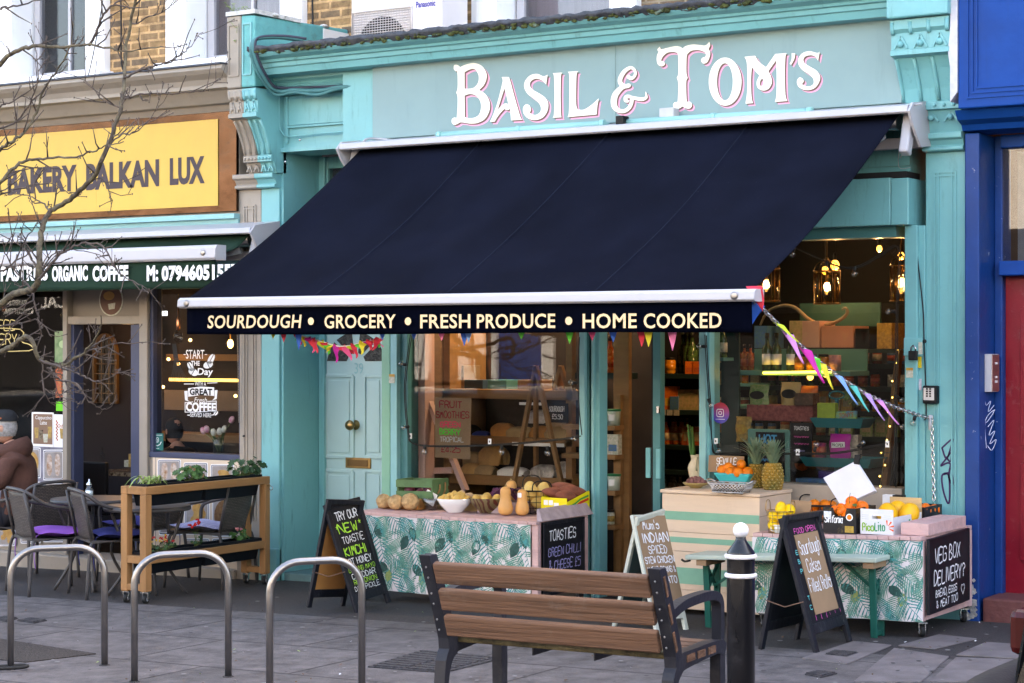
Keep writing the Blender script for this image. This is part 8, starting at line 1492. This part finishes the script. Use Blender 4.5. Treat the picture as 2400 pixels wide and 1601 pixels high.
 if cap:
  b=M();b.grid(lambda u,v:hc+V((cos(2*pi*u)*.090*sin(pi/2*v)**.55-.002,sin(2*pi*u)*.070*sin(pi/2*v)**.55,.040+.072*cos(pi/2*v))),28,8);b.grid(lambda u,v:hc+V((.072+.075*v*(1-.5*(2*u-1)**2),(u-.5)*.118*(1-.25*v),.044-.016*v)),10,5);b.mi=1;b.ball(hc+V((.0,-.068,.058)),.008,6,(1.3,.4,.8));b.ball(hc+V((.0,.068,.058)),.008,6,(1.3,.4,.8));b.build('cap',[mCap,mRedL],t)
 if glasses:
  b=M()
  for s_ in(-1,1):b.tube([hc+V((.085,s_*.028+.020*cos(q),.006+.014*sin(q)))for q in[2*pi*k/12 for k in range(12)]],.0022,5,closed=True);b.tube([hc+V((.084,s_*.05,.010)),hc+V((.03,s_*.066,.012)),hc+V((-.01,s_*.066,.008))],.0022,5)
  b.build('glasses',mt('red_brown_frames',(.20,.03,.02),.4),t)
  b=M();b.grid(lambda u,v:(lambda a:V((.035-(.092+.03*sin(pi*v))*cos(a),(.088+.03*sin(pi*v))*sin(a),.80+v*(.065+.05*max(0,cos(a))))))((u-.5)*3.9),18,9);sl_=b.build('hood',mTop,t);md=sl_.modifiers.new('s','SOLIDIFY');md.thickness=.025
  b=M();b.tube([(.085,.0,.83),(.10,0,.70),(.095,0,.55)],.004,5);b.build('zip',mSteel,t)
 t.scale=(s,s,s);return t
pp_=G(30,1352);person('seated man in a brown hoodie, black cap and red framed glasses at the left edge',(-1.90,-.62,gz(-1.86)-.045),radians(211),mHood,True,mHairG,True,s=1.12)
pb_=Q(404,1010,.75);person('dark haired bearded man in black seen from behind inside the bakery window',(pb_.x+.06,.75,pb_.z-.985),radians(160),mBlack,False,mHairB,False,True)
# ================================================================ over and around the turquoise front
ac=thing('air_conditioner','white air conditioning outdoor unit standing on the cornice roof','air conditioner',(.8,.35,3.60));A=Q(823,92,.2);B=Q(1035,60,.2);x0,x1,z0,z1=A.x,B.x,3.625,4.12
b=M();b.box(x0,x1,.2,.51,z0,z1);b.build('casing',mt('ivory_enamel',(.74,.70,.70),.4,var=.03,dirt=.1,dcol=(.4,.38,.36),dsc=6),ac,bevel=.012)
g0,g1,gt=Q(829,90,.195).x,Q(962,60,.195).x,Q(900,25,.195).z;cx,cz=(g0+g1)/2,gt-(g1-g0)/2-.005;b=M();b.poly(circ(cx,cz,.205,.205,32),XZ(.199),0,.0012);b.build('fan_opening',mBlack,ac)
b=M()
for k in range(30):z=gt-.01-k*.0165;b.tube([(g0,.192,z),(g1,.192,z)],.003,4)
for k in range(22):x=g0+(g1-g0)*k/21;b.tube([(x,.1935,gt),(x,.1935,max(z0,gt-.5))],.0025,4)
b.tube([(g0-.01,.193,z0),(g0-.01,.193,gt+.008),(g1+.01,.193,gt+.008),(g1+.01,.193,z0)],.008,6);b.build('fan_grille',mt('beige_wire',(.55,.50,.48),.4),ac)
b=M();A=Q(975,19,.198);B=Q(1021,6,.198);b.text('Panasonic',(A.x,.198,A.z),UX,UZ,B.x-A.x,.042,.03,off=.001);b.build('maker_name',mt('blue_print_ink',(.06,.05,.30),.5),ac);b=M();b.poly(circ(Q(999,64,.198).x,Q(999,64,.198).z,.036),XZ(.1985),0,.002);b.build('round_badge',mWhite,ac)
b=M();b.box(x0+.05,x0+.15,.22,.5,3.55,z0);b.box(x1-.15,x1-.05,.22,.5,3.55,z0);b.build('foot',mBlack,ac)
b=M();b.tube([V((x0+.0,.25,3.95)),Q(780,-5,.5)],.012,8);tag(b.build('pipe',mWhiteM),'white pipe running up to the left from the air conditioner','pipe')
for k,(px,yy,lab)in enumerate(((732,.72,'black cable down the brick beside the white window, above the party wall'),(283,.72,'black cable down the yellow brick between the bakery windows'))):b=M();b.tube(path3([Q(px,-20,yy),Q(px+1,60,yy),Q(px+2,130 if k==0 else 150,yy)]+([Q(px+14,175,yy)]if k else[]),4),.007,6);tag(b.build('cable',mBlack),lab,'cable')
b=M();b.tube(path3([Q(243,-10,.5),Q(222,110,.3),Q(204,190,-.33)],5),.004,5);tag(b.build('cable',mBlack),'thin wire slanting down across the left upper window','cable')
mCabT=mt('painted_cable_lagging',(.055,.19,.20),.5,var=.15);mCabD=mt('dark_cable_lagging',(.03,.035,.055),.5,var=.2)
for k,(o,r,m_,lab)in enumerate((((0,0),.012,mCabT,'thick painted pipe curling round the corbel, outermost'),((7,-2),.014,mCabT,'lagged pipe curling round the corbel, middle'),((13,-4),.009,mCabD,'thin dark pipe curling round the corbel, innermost'))):
 ox,oy=o;pts=[Q(705+ox,95+oy,-.20),Q(650+ox,88+oy,-.27),Q(600+ox*.6,92+oy,-.34),Q(588+ox*.8,112+oy,-.36),Q(592+ox,140+oy,-.34),Q(605+ox,170+oy,-.30),Q(628+ox,205+oy,-.22),Q(650+ox,222-k*8,-.16),Q(690,216-k*5,-.12),Q(745,222-k*9,-.10),Q(790,208-k*3,-.10),Q(830,205-k*3,-.09)]
 b=M();b.tube(path3(pts,7),r,10);tag(b.build('pipe',m_),lab,'pipe','lagged pipes round the left corbel')
b=M();b.tube(path3([Q(655,225,-.03),Q(655,290,-.02),Q(662,312,-.02),Q(680,320,-.015),Q(740,314,-.015),Q(826,308,-.02)],5),.005,5);tag(b.build('cable',mTeal),'thin painted cable running under the left panel','cable')
for px,py in((703,328),(669,379)):b=M();b.ball(Q(px,py,-.03),.010,8);tag(b.build('stud',mChrome),'small round metal stud above the front door recess' if px>690 else 'small round metal stud by the pilaster capital','stud')
# weeds on the party wall
rw=random.Random(9);b=M()
for k in range(26):p=V((rw.uniform(-.24,-.12),rw.uniform(-.3,-.1),3.84 if k<12 else rw.uniform(3.60,3.72)));q=p+V((rw.uniform(-.05,.05),rw.uniform(-.05,0),rw.uniform(.02,.06)));b.tube([p,q],.0015,4);leaf(b,q,V((0,-.6,1)),.012,3)
tag(b.build('weed',leafmat('weed_leaf',(.14,.20,.04))),'small weed growing on top of the party wall','plant',kind='stuff')
# right side fittings
ic=thing('intercom','white boxed steel door intercom on the blue frame beside the crimson door','intercom',Q(2335,918,.0));A,B=Q(2322,919,.03),Q(2335,830,.03);xi=4.8835;b=M();b.box(xi,xi+.040,.03,.15,A.z,B.z);b.build('housing',mWhiteM,ic,bevel=.003);b=M();b.box(xi+.0402,xi+.044,.033,.147,A.z+.004,B.z-.004);b.build('face_plate',mt('brushed_bronze_plate',(.45,.34,.32),.35,metal=.9),ic);b=M()
for z in(.05,.075,.15):b.box(xi+.0442,xi+.047,.08,.11,A.z+z,A.z+z+.012)
b.build('button',mWhite,ic)
ks=thing('key_safe','grey push button key safe on the turquoise pilaster','key safe',Q(2182,946,.0));A,B=Q(2166,946,-.02),Q(2200,904,-.02);b=M();b.box(A.x,B.x,-.05,0,A.z,B.z);b.build('body',mBlackM,ks,bevel=.008);b=M();b.box(A.x+.008,B.x-.014,-.053,-.0501,A.z+.02,B.z-.012);b.build('face_plate',mt('silver_plate',(.5,.52,.55),.35,metal=.6),ks,bevel=.002);b=M()
for i in range(2):
 for j in range(5):b.box(A.x+.024+.018*i,A.x+.034+.018*i,-.056,-.0531,A.z+.038+.013*j,A.z+.047+.013*j)
b.build('button',mBlack,ks)
mb=thing('lock_box','turquoise metal shutter lock box carrying a black padlock','lock box',Q(2138,834,-.06));A,B=Q(2118,834,-.06),Q(2160,792,-.06);b=M();b.box(A.x,B.x,-.06,-.041,A.z,B.z);b.build('cover',mTeal,mb,bevel=.003);p=Q(2141,834,-.075);b=M();b.box(p.x-.026,p.x+.022,-.09,-.062,p.z-.025,p.z+.028);b.build('padlock_body',mBlackM,mb,bevel=.005);b=M();b.tube([p+V((-.015,0,.028)),p+V((-.015,0,.045)),p+V((-.002,0,.058)),p+V((.012,0,.045)),p+V((.012,0,.028))],.004,6);b.build('shackle',mChrome,mb)
for(p0,p1,y,m_,lab)in(((2153,802),(2162,830),-.062,mWhL,'white striped plate beside the padlock'),((2124,862),(2140,885),-.042,mWhL,'small yellow topped white sticker below the padlock'),((2142,888),(2160,914),-.014,mt('mauve_sticker',(.5,.42,.48),.5,var=.2,vs=60),'small mauve notice beside the key safe'),((2143,836),(2160,862),-.03,mt('yellow_hazard',(.55,.42,.02),.5,var=.5,vs=40),'torn yellow and black tag under the padlock'),((912,877),(925,898),-.003,mWhL,'small white and pink sticker on the door post')):
 t,y2=card('sticker',p0,p1,y,m_,lab,'sticker',.002)
 if 'sticker' in lab:A,B=Q(p0[0],p0[1]+6,y2),Q(p1[0],p0[1],y2);b=M();b.box(A.x,B.x,y2-.001,y2-.0001,A.z,B.z);b.build('band',mYelP,t)
b=M();b.tube(path3([Q(2146,530,-.03),Q(2150,600,-.03),Q(2163,720,-.03),Q(2166,800,-.02),Q(2171,960,-.02),Q(2166,985,-.02)],5),.004,5);b.ball(Q(2167,800,-.02),.012,8);tag(b.build('cable',mBlack),'black cable running down the right turquoise pilaster','cable')
b=M()
for pts in([(2208,1050),(2230,1030),(2232,1036),(2219,1075),(2208,1050)],[(2206,1090),(2218,1075),(2230,1060),(2228,1082),(2218,1072)],[(2206,1092),(2225,1085),(2231,1105),(2233,1135),(2224,1118),(2228,1090)],[(2222,1108),(2208,1115),(2211,1150),(2222,1180),(2226,1165),(2224,1115),(2212,1112)]):b.rib(smooth(pts,4,False),FN(-.001),4.2,.0012)
tag(b.build('graffiti',mt('purple_marker_ink',(.035,.012,.08),.5)),'purple marker tag scrawled on the turquoise pilaster','graffiti')
b=M()
for pts in([(2308,935),(2312,950),(2322,940),(2316,965),(2330,950)],[(2302,975),(2312,990),(2332,960),(2310,985),(2312,1050)],[(2316,1000),(2330,985),(2318,1020),(2332,1010),(2320,1040),(2335,1030),(2325,1055),(2315,1045)]):b.rib(smooth(pts,4,False),FN(.049),1.6,.0012)
tag(b.build('graffiti',mt('white_scratch_ink',(.5,.55,.7),.6)),'thin white tag scratched on the blue door frame','graffiti')
# ---- chain, bunting and string lights
def linkchain(pts,wl,r,lab,m):
 P=path3(pts,10);L=[0]
 for i in range(1,len(P)):L.append(L[-1]+(P[i]-P[i-1]).length)
 n_=int(L[-1]/(wl*1.45));b=M();j=0
 for k in range(n_):
  s=(k+.5)/n_*L[-1]
  while j<len(L)-2 and L[j+1]<s:j+=1
  c=P[j].lerp(P[j+1],(s-L[j])/max(1e-6,L[j+1]-L[j]));d=(P[j+1]-P[j]).normalized();a,e=frame(d);q=a if k%2 else e;b.tube([c+d*wl*cos(t)+q*wl*.55*sin(t)for t in[2*pi*i/10 for i in range(10)]],r,5,closed=True)
 return tag(b.build('chain',m),lab,'chain')
EA,EB=Q(1768,705,-1.74),Q(2183,982,-.03);cur=lambda t,dz=0:EA.lerp(EB,t)-V((0,0,.10*sin(pi*t)-dz))
linkchain([cur(t)for t in(0,.2,.4,.6,.8,1)],.018,.0036,'steel chain sagging from the awning bar to the right pilaster',mChrome)
linkchain([EB,Q(2186,1060,-.03),Q(2189,1172,-.04)],.016,.0032,'steel chain hanging straight down the right pilaster',mChrome)
b=M();b.lathe([(.0,0),(.012,0),(.014,.02),(.0,.022)],EB+V((.0,-.0,.01)),10,Matrix.Rotation(pi/2,3,'X'));b.tube([EB+V((0,-.02,.02)),EB+V((0,-.025,-.06))],.008,8);tag(b.build('eye_bolt',mWhiteM),'white eye bolt holding the chain on the right pilaster','bolt')
FC={n:mt(n+'_bunting',c,.6,var=.06)for n,c in dict(red=(.62,.03,.06),blue=(.02,.12,.55),lime=(.50,.62,.03),mauve=(.62,.25,.60),magenta=(.55,.02,.32),green=(.08,.55,.05),yellow=(.75,.66,.05),sky=(.18,.36,.75),aqua=(.06,.45,.42),lilac=(.45,.28,.66),pink=(.80,.20,.42),rose=(.7,.08,.22)).items()}
def flag(p,L,W,col,lab,d=(0,0,-1),wv=0.0,grp=None,u=(1,0,0),nm='bunting_flag'):
 p,d,u=V(p),V(d).normalized(),V(u).normalized();n=d.cross(u);b=M()
 b.grid(lambda s,t:p+u*W*(s-.5)*(1-t*.92)+d*L*t+n*wv*sin(t*5+s*2)*L*.3,4,8);o=b.build(nm,FC[col]);md=o.modifiers.new('s','SOLIDIFY');md.thickness=.0012;return tag(o,lab,'flag',grp)
rf=random.Random(13)
for k,(t,col,px,py,w_)in enumerate(((.0,'red',-.1,-1,.10),(.01,'blue',-.4,-1,.11),(.12,'lime',.8,-.7,.07),(.17,'mauve',.5,-1,.075),(.26,'magenta',.55,-1,.085),(.31,'green',.35,-1,.075),(.35,'yellow',.4,-1,.06),(.44,'sky',.6,-.9,.06),(.52,'aqua',.55,-.9,.06),(.60,'lilac',.6,-.9,.055),(.67,'mauve',.75,-.9,.06))):
 L=(.16,.16,.16,.20,.23,.13,.17,.21,.19,.20,.20)[k]*.85;w_*=.8
 if col=='red':flag(EA+V((.01,-.02,.07)),.13,.09,'red','red bunting flag flipped up at the end of the awning bar',(.35,0,-1),.3)
 else:flag(cur(t),L,w_,col,f'{dict(sky="sky blue").get(col, col)} bunting flag, {("first" , "second", "third", "fourth", "fifth", "sixth", "seventh", "eighth", "ninth", "tenth")[k - 1]} along the chain from the awning bar',(px,.15,py),.25,None,(.8,.5,-.3))
for k,(px,py,col,L)in enumerate(((640,786,'yellow',9),(665,786,'red',18),(700,784,'blue',40),(1088,784,'blue',26),(1098,784,'sky',18),(970,784,'blue',12),(1035,784,'pink',14),(1222,784,'green',10),(1335,784,'green',20),(1388,784,'rose',13),(1437,784,'blue',16),(1504,784,'red',26),(1520,784,'yellow',26),(1576,784,'pink',34),(896,784,'blue',14))):
 p=Q(px,py-12,-1.70);flag(p,(L+12)/435,.055,col,f'{col} bunting flag peeping under the valance, {px * 100 // 2400} percent across the photo' if False else f'{dict(sky="sky blue").get(col, col)} bunting flag peeping below the valance near the '+('word sourdough' if px<720 else 'word grocery' if px<950 else 'letters of fresh' if px<1090 else 'word produce' if px<1320 else 'word home' if px<1500 else 'word cooked')+(f', flag {k}' if False else{665:', at its left',1098:', right one',970:', over the window edge',1335:' at its left',1388:' over the door post',1693:' at the valance end',896:' at its right'}.get(px,'')),wv=.1)
rb=thing('bunting_tangle','tangle of red, green and white bunting drooping in front of the turquoise door','bunting',Q(800,810,-1.6));cols=['red','green','yellow','magenta','red','rose','lime']
sag=[Q(690,782,-1.65),Q(740,796,-1.62),Q(800,812,-1.60),Q(860,800,-1.62),Q(900,790,-1.65)];sg2=path3(sag,6);b=M();b.tube(sg2,.004,5);b.build('cord',mWhite,rb)
for k in range(22):
 p=sg2[min(len(sg2)-1,1+k)];c=cols[k%7]if k!=20 else 'green';b=M();L=rf.uniform(.05,.10);d=V((rf.uniform(-.9,.9),rf.uniform(-.3,.3),-rf.uniform(.2,1))).normalized();u=V((rf.uniform(.4,1),.2,rf.uniform(-.5,.5))).normalized();b.grid(lambda s,t:p+u*.05*(s-.5)*(1-.9*t)+d*L*t+V((0,-.012,0))*sin(6*t),3,5);b.build('flag',FC[c],rb)
flag(Q(700,784,-1.68),.075,.03,'magenta','long magenta bunting tail hanging at the left of the door',(.1,0,-1),.4)
mClearB=glassmat('clear_bulb_glass',(.9,.9,.9),.14)
def stringlight(pts,bulbs,lab,r=.0035,wires=2):
 t=thing('string_lights',lab,'string lights',pts[0]);b=M()
 for k in range(wires):b.tube(path3([V(p)+V((.008*k,.004*k,-.006*k))for p in pts],6),r,5)
 b.build('cord',mBlack,t)
 for(p,d)in bulbs:
  p=V(p);d=V(d).normalized();R_=d.to_track_quat('Z','Y').to_matrix();b=M();b.lathe([(.010,0),(.010,.022),(.006,.026)],p,8,R_);bl_=b.build('lamp_holder',mBlack,t);b=M();b.ball(p+d*.042,.019,10);b.mi=1;b.ball(p+d*.036,.005,6);b.build('bulb',[mClearB,mBrass],t)
yl=.0
stringlight([Q(962,784,yl),Q(948,900,yl),Q(955,1010,yl),Q(972,1040,yl),Q(1060,1045,.03),Q(1190,1040,.03),Q(1300,1030,.02),Q(1362,1022,yl)],[(Q(952,855,yl),(-1,0,.1)),(Q(958,1000,yl),(-1,0,-.2)),(Q(996,1044,yl),(-.1,0,-1)),(Q(1176,1044,yl),(0,0,-1)),(Q(1283,1046,yl),(0,0,-1))],'black string of clear bulbs framing the left shop window')
stringlight([Q(1358,790,yl),Q(1354,880,yl),Q(1358,960,yl),Q(1364,1020,yl)],[(Q(1352,897,yl),(-1,0,0)),(Q(1356,1022,yl),(-.8,0,-.4))],'black string of clear bulbs down the right post of the left window')
stringlight([Q(1652,784,-.02),Q(1656,860,-.02),Q(1662,940,.0),Q(1668,1050,.05),Q(1700,1062,.06),Q(1850,1062,.06),Q(1960,1060,.06),Q(2078,1038,.06)],[(Q(1654,812,-.02),(-1,0,0)),(Q(1660,935,-.02),(.3,0,-.6)),(Q(1682,1040,.05),(.2,0,-1)),(Q(1908,1058,.05),(.2,0,.5)),(Q(2010,1048,.05),(.6,0,.5))],'black string of clear bulbs along the foot of the right window')
stringlight([Q(1858,578,.05),Q(1960,622,.05),Q(2010,624,.05),Q(2060,598,.05),Q(2105,582,.05),Q(2101,720,.05),Q(2098,930,.05),Q(2096,1140,.05)],[(Q(2003,625,.05),(0,0,-1)),(Q(2099,730,.05),(-1,0,0)),(Q(2100,928,.05),(.6,0,-.4)),(Q(2100,992,.05),(.6,0,-.3)),(Q(1937,612,.05),(0,0,-1))],'black string of clear bulbs over the top and right side of the right window')
for k,(px,py)in enumerate(((2145,975),(1862,580))):p=Q(px,py,-.05);stringlight([p+V((-.03,0,.02)),p],[(p,(-.3,0,-1))],'single clear festoon bulb hung from the chain by the right pilaster' if k==0 else 'single clear festoon bulb tucked under the awning edge',wires=1)
b=M();fl_=path3([Q(2108,820,.1),Q(2095,920,.1),Q(2080,1010,.1),Q(2070,1090,.1),Q(2062,1150,.1)],8);b.tube(fl_,.0016,4);tfl=thing('fairy_lights','thin wire of tiny warm fairy lights trailing down the right window','fairy lights',fl_[0]);b.build('wire',mGoldL,tfl);b=M();[b.ball(p+V((rf.uniform(-.02,.02),0,0)),.0045,6)for p in fl_[::3]];b.build('tiny_lamp',emat('fairy_glow',(1,.6,.12),2),tfl)
for px,py,lab in((1148,1035,'white cable clip in the middle of the left window'),(962,1022,'white cable clip at the left of the left window'),(1870,1060,'white cable clip beside the pineapples'),(2080,1041,'white cable clip at the right of the right window'),(1678,1034,'tilted white cable clip below the round sticker')):p=Q(px,py,.062);b=M();b.box(p.x-.011,p.x+.011,.058,.064,p.z-.018,p.z+.018);b.mi=1;b.box(p.x-.004,p.x+.004,.0575,.0645,p.z-.006,p.z+.006);tag(b.build('cable_clip',[mWhite,mBlack]),lab,'clip')
# loose wires under the awning motor
b=M();b.tube(path3([Q(2118,310,-.12),Q(2122,345,-.1),Q(2110,370,-.08)],4),.003,5);b.tube(path3([Q(2112,315,-.12),Q(2106,390,-.02),Q(2135,392,-.02)],4),.002,4);tag(b.build('loose_wire',mWhiteM),'loose wires dangling under the right end of the awning box','wire')
# ================================================================ bare street tree
mBark=mt('lichened_bark',(.055,.042,.035),.95,col2=(.17,.145,.09),vs=16,bump=.8,bs=60);mTwig=mt('grey_brown_twig',(.055,.042,.04),.9,col2=(.12,.095,.08),vs=20,bump=.6,bs=70)
rt=random.Random(77);tree=thing('street_tree','bare street tree reaching in from the left edge in front of the bakery','tree',V((-.2,-2.9,gz(-.2))))
TY=-2.35;tb=V((-.2,-2.9,gz(-.2)))
hub=Q(-90,850,-2.6)
b=M();b.tube(path3([tb-V((0,0,.1)),tb+V((.02,.02,.6)),tb.lerp(hub,.75),hub],4),[.085-.0032*k for k in range(13)],12);b.build('trunk',mBark,tree)
BR=[([(-90,850),(-40,770),(0,715),(34,691),(78,677),(89,646),(92,602),(99,534),(119,494),(163,467),(204,433),(235,385),(266,307),(283,252),(290,204),(293,136),(303,68),(320,-10)],.030,.009),([(-90,850),(-30,835),(0,823),(31,810),(65,789),(88,834),(102,847),(146,856),(191,830),(218,803),(235,772),(236,738)],.026,.004),([(-60,220),(0,150),(44,119),(85,109),(143,109),(211,106),(293,119),(375,109)],.020,.004),([(211,106),(228,65),(249,27),(272,7),(300,-10)],.010,.005),([(-40,380),(0,351),(31,330),(58,310),(85,262),(102,211),(136,163),(167,106),(170,51)],.015,.004),([(-40,470),(0,429),(34,392),(68,375),(112,371),(177,368),(218,354),(252,341),(290,330)],.015,.003),([(-10,460),(34,445),(112,430),(170,455)],.008,.003),([(146,856),(211,823),(272,806),(334,803)],.009,.0025),([(95,845),(163,868),(204,885),(235,893),(272,875),(283,863)],.008,.002),([(112,861),(146,892),(184,902),(204,936),(232,956),(252,960)],.008,.002),([(85,670),(78,694),(92,752),(99,789)],.009,.005),([(92,655),(129,609),(163,582),(211,570),(245,582),(269,626),(293,650),(341,674),(358,684)],.011,.002),([(92,650),(122,600),(168,586),(236,600),(262,624)],.006,.002),([(92,640),(70,600),(40,570),(20,560)],.009,.003),([(75,680),(40,640),(15,600),(5,560)],.007,.003),([(293,180),(340,160),(385,150),(420,130),(440,115),(475,75)],.008,.002),([(290,235),(340,220),(420,218),(475,212),(520,180)],.007,.002),([(235,385),(270,325),(310,312),(345,285),(372,250)],.007,.002),([(204,433),(240,420),(262,470),(255,500)],.005,.002),([(305,60),(350,40),(395,20),(415,-5)],.006,.002),([(119,494),(90,470),(55,455),(10,460)],.007,.002),([(283,252),(240,235),(200,190),(150,170)],.006,.002),([(0,250),(40,230),(90,190),(120,130)],.007,.002),([(0,20),(40,12),(100,0)],.009,.004),([(100,850),(100,900),(112,935),(130,950)],.006,.002),([(118,860),(130,900),(145,945)],.006,.002),([(-20,640),(30,620),(60,560),(90,520)],.008,.003),([(-20,300),(30,290),(70,240),(90,180),(85,120)],.008,.003),([(-20,770),(40,760),(90,750),(120,790)],.008,.003)]
for i,(pts,r0,r1)in enumerate(BR):
 yy=TY+(.25*sin(i*2.1)if i>1 else 0);P=[]
 for k,p in enumerate(pts):P.append(Q(p[0],p[1],(-2.6 if(i<2 and k==0)else yy+.10*sin(k*.9+i)*min(1,k/3))))
 pp=path3(P,5);n_=len(pp);b=M();b.tube([p+V((rt.uniform(-.007,.007),0,rt.uniform(-.007,.007)))for p in pp],[.82*(r0+(r1-r0)*(k/(n_-1))**.8)for k in range(n_)],8)
 b.mi=1
 for k in range(2,n_,2 if r0<.012 else 3):
  if rt.random()>.9:continue
  p=pp[k];d=(pp[min(k+1,n_-1)]-pp[k-1]).normalized();a,e=frame(d);an=rt.uniform(0,6.28);o=(d*.65+(a*cos(an)+e*sin(an))*.8+V((0,0,.15))).normalized();L=rt.uniform(.05,.20);q=[p,p+o*L*.5+V((0,0,rt.uniform(-.01,.02))),p+o*L+V((0,0,rt.uniform(0,.05)))]
  rr_0=min(.0062,r1+(r0-r1)*(1-k/n_))*.85;b.tube(q,[rr_0,rr_0*.75,.0019],5);b.ball(q[2],.0036,5,(1,1,1.8))
  for j in range(rt.randint(0,2)):s_=q[0].lerp(q[2],rt.uniform(.3,.9));o2=(o+V((rt.uniform(-1,1),rt.uniform(-.5,.5),rt.uniform(-.6,1)))).normalized();e2=s_+o2*rt.uniform(.025,.08);b.tube([s_,e2],[.0026,.0017],4);b.ball(e2,.0032,5,(1,1,1.7))
 b.build('branch',[mBark if r0>.012 else mTwig,mTwig],tree)
 # tree pit
pts=[G(*p)for p in((-80,1540),(0,1500),(225,1535),(60,1555))];b=M();b.hexa([p+V((0,0,-.02))for p in pts],[p+V((0,0,.008))for p in pts]);b.build('tree_pit',mt('bound_gravel',(.06,.05,.045),.9,var=.6,vs=90,bump=1,bs=150),kind='structure')
rl=random.Random(31);b=M()
for k in range(150):
 p=G(rl.uniform(-50,2400),rl.uniform(1400,1680));r_=rl.uniform(.003,.010);a=rl.uniform(0,6.28);b.mi=rl.choice((0,0,1,2));b.add([p+V((r_*cos(a+t)*rl.uniform(.5,1.2),r_*sin(a+t)*rl.uniform(.4,1),.013+.003*sin(t)))for t in(0,1.2,2.5,3.7,5)],[(0,1,2,3,4)])
for k in range(220):p=G(rl.uniform(-50,2400),rl.uniform(1400,1690));r_=rl.uniform(.006,.016);b.mi=3+k%2;b.add([p+V((r_*cos(t)*rl.uniform(.8,1.1),r_*sin(t),.0115))for t in[2*pi*j/8 for j in range(8)]],[tuple(range(8))])
tag(b.build('litter',[mt('dead_leaf',(.12,.07,.04),.9),mt('dropped_paper',(.55,.55,.55),.8),mLeafS,mt('dark_gum_spot',(.045,.04,.04),.8),mt('pale_gum_spot',(.21,.20,.19),.8)]),'dead leaves, paper specks and gum spots scattered on the paving','litter',kind='stuff')
# ================================================================ parked cars
mCarB=mt('black_car_paint',(.004,.004,.005),.25,var=.1,spec=.2);mCarP=mt('black_bumper_plastic',(.02,.02,.022),.6,var=.2,bump=.1);mRefl=mt('red_reflector',(.45,.02,.01),.2);mCarS=mt('champagne_car_paint',(.30,.24,.19),.25,metal=.6,coat=1)
def car(loc,label,mB):
 t=thing('parked_car',label,'car',loc,0,None,False);Lh,W=3.6,.72
 prof=[(.0,.30),(.02,.62),(.05,.80),(.16,1.20),(.26,1.27),(1.9,1.30),(2.05,1.26),(2.55,.86),(3.45,.74),(3.58,.60),(3.6,.32),(3.3,.22),(.3,.22)]
 b=M();n=len(prof)
 for s in(-1,1):
  pass
 rings=[(-W,.93),(-W*.98,1.0),(-W*.5,1.0),(0,1.0),(W*.5,1.0),(W*.98,1.0),(W,.93)]
 vv=[]
 for y,k in rings:
  for x,z in prof:tap=.84 if z>.9 and abs(y)>W*.6 else 1;cr=.06*(1-(y/W)**2);vv.append((x+(.10*(abs(y)/W)**3 if x<.5 else-.25*(abs(y)/W)**3 if x>3.2 else 0),y*tap,.22+(z-.22)*(k if z>.6 else 1)+(cr if z>1.1 else 0)))
 b.add(vv,[(i*n+j,i*n+(j+1)%n,(i+1)*n+(j+1)%n,(i+1)*n+j)for i in range(len(rings)-1)for j in range(n)],True);b.add(vv[:n],[tuple(reversed(range(n)))]);b.add(vv[-n:],[tuple(range(n))]);b.build('body',mB,t,bevel=.02)
 b=M()
 for s in(-1,1):b.poly([(.34,.84),(2.38,.84),(1.98,1.19),(.34,1.17)],lambda u,v,d:V((u,s*(W*.985-(v-.8)*.34+d),v)),.004,.012)
 b.hexa([(.095,-.38,.86),(.095,.38,.86),(.06,.38,.86),(.06,-.38,.86)],[(.185,-.36,1.16),(.185,.36,1.16),(.145,.36,1.16),(.145,-.36,1.16)]);b.hexa([(2.50,-.55,.90),(2.50,.55,.90),(2.52,.55,.90),(2.52,-.55,.90)],[(2.10,-.52,1.24),(2.10,.52,1.24),(2.12,.52,1.25),(2.12,-.52,1.25)]);b.build('window',mt('tinted_car_glass',(.01,.012,.015),.05,spec=.9),t)
 b=M();b.tube(path3([(.12,-W-.0,.38),(-.05,-W*.9,.40),(-.09,-W*.5,.42),(-.10,0,.42),(-.09,W*.5,.42),(-.05,W*.9,.40),(.12,W,.38)],5),.12,12);b.build('bumper',mCarP,t)
 for s in(-1,1):
  b=M();b.box(-.145,-.10,s*.58-.07,s*.58+.07,.30,.33);b.build('reflector',mRefl,t);b=M();b.box(.075,.16,s*.60-.05,s*.60+.05,.66,.78);b.build('tail_lamp',mt('smoked_red_lens',(.05,.004,.004),.2),t,bevel=.02);b=M();b.tube([(.3,s*.55,1.37),(1.9,s*.55,1.39)],.018,6);b.build('roof_rail',mBlackM,t)
  for x in(.66,2.85):
   c=V((x,s*(W-.09),.27));Rm=Matrix.Rotation(pi/2,3,'X');b=M();b.lathe([(.17,-.09),(.26,-.085),(.275,-.05),(.275,.05),(.26,.085),(.17,.09)],c,28,Rm);wh=b.build('wheel',mBlack,t);b=M();b.lathe([(.0,-.088),(.17,-.086),(.175,.086),(.0,.088)],c,20,Rm);b.build('rim',mSteel,wh)
 return t
car((6.70,-4.60,.13),'black car parked at the kerb, its rear bumper cut by the right edge',mCarB)
car((-3.6,-6.2,-.18),'champagne sport utility car parked out of frame, mirrored in the left shop window',mCarS);car((-9.6,-6.2,-.30),'black sport utility car parked further down the kerb, mirrored in the bakery window',mCarB)
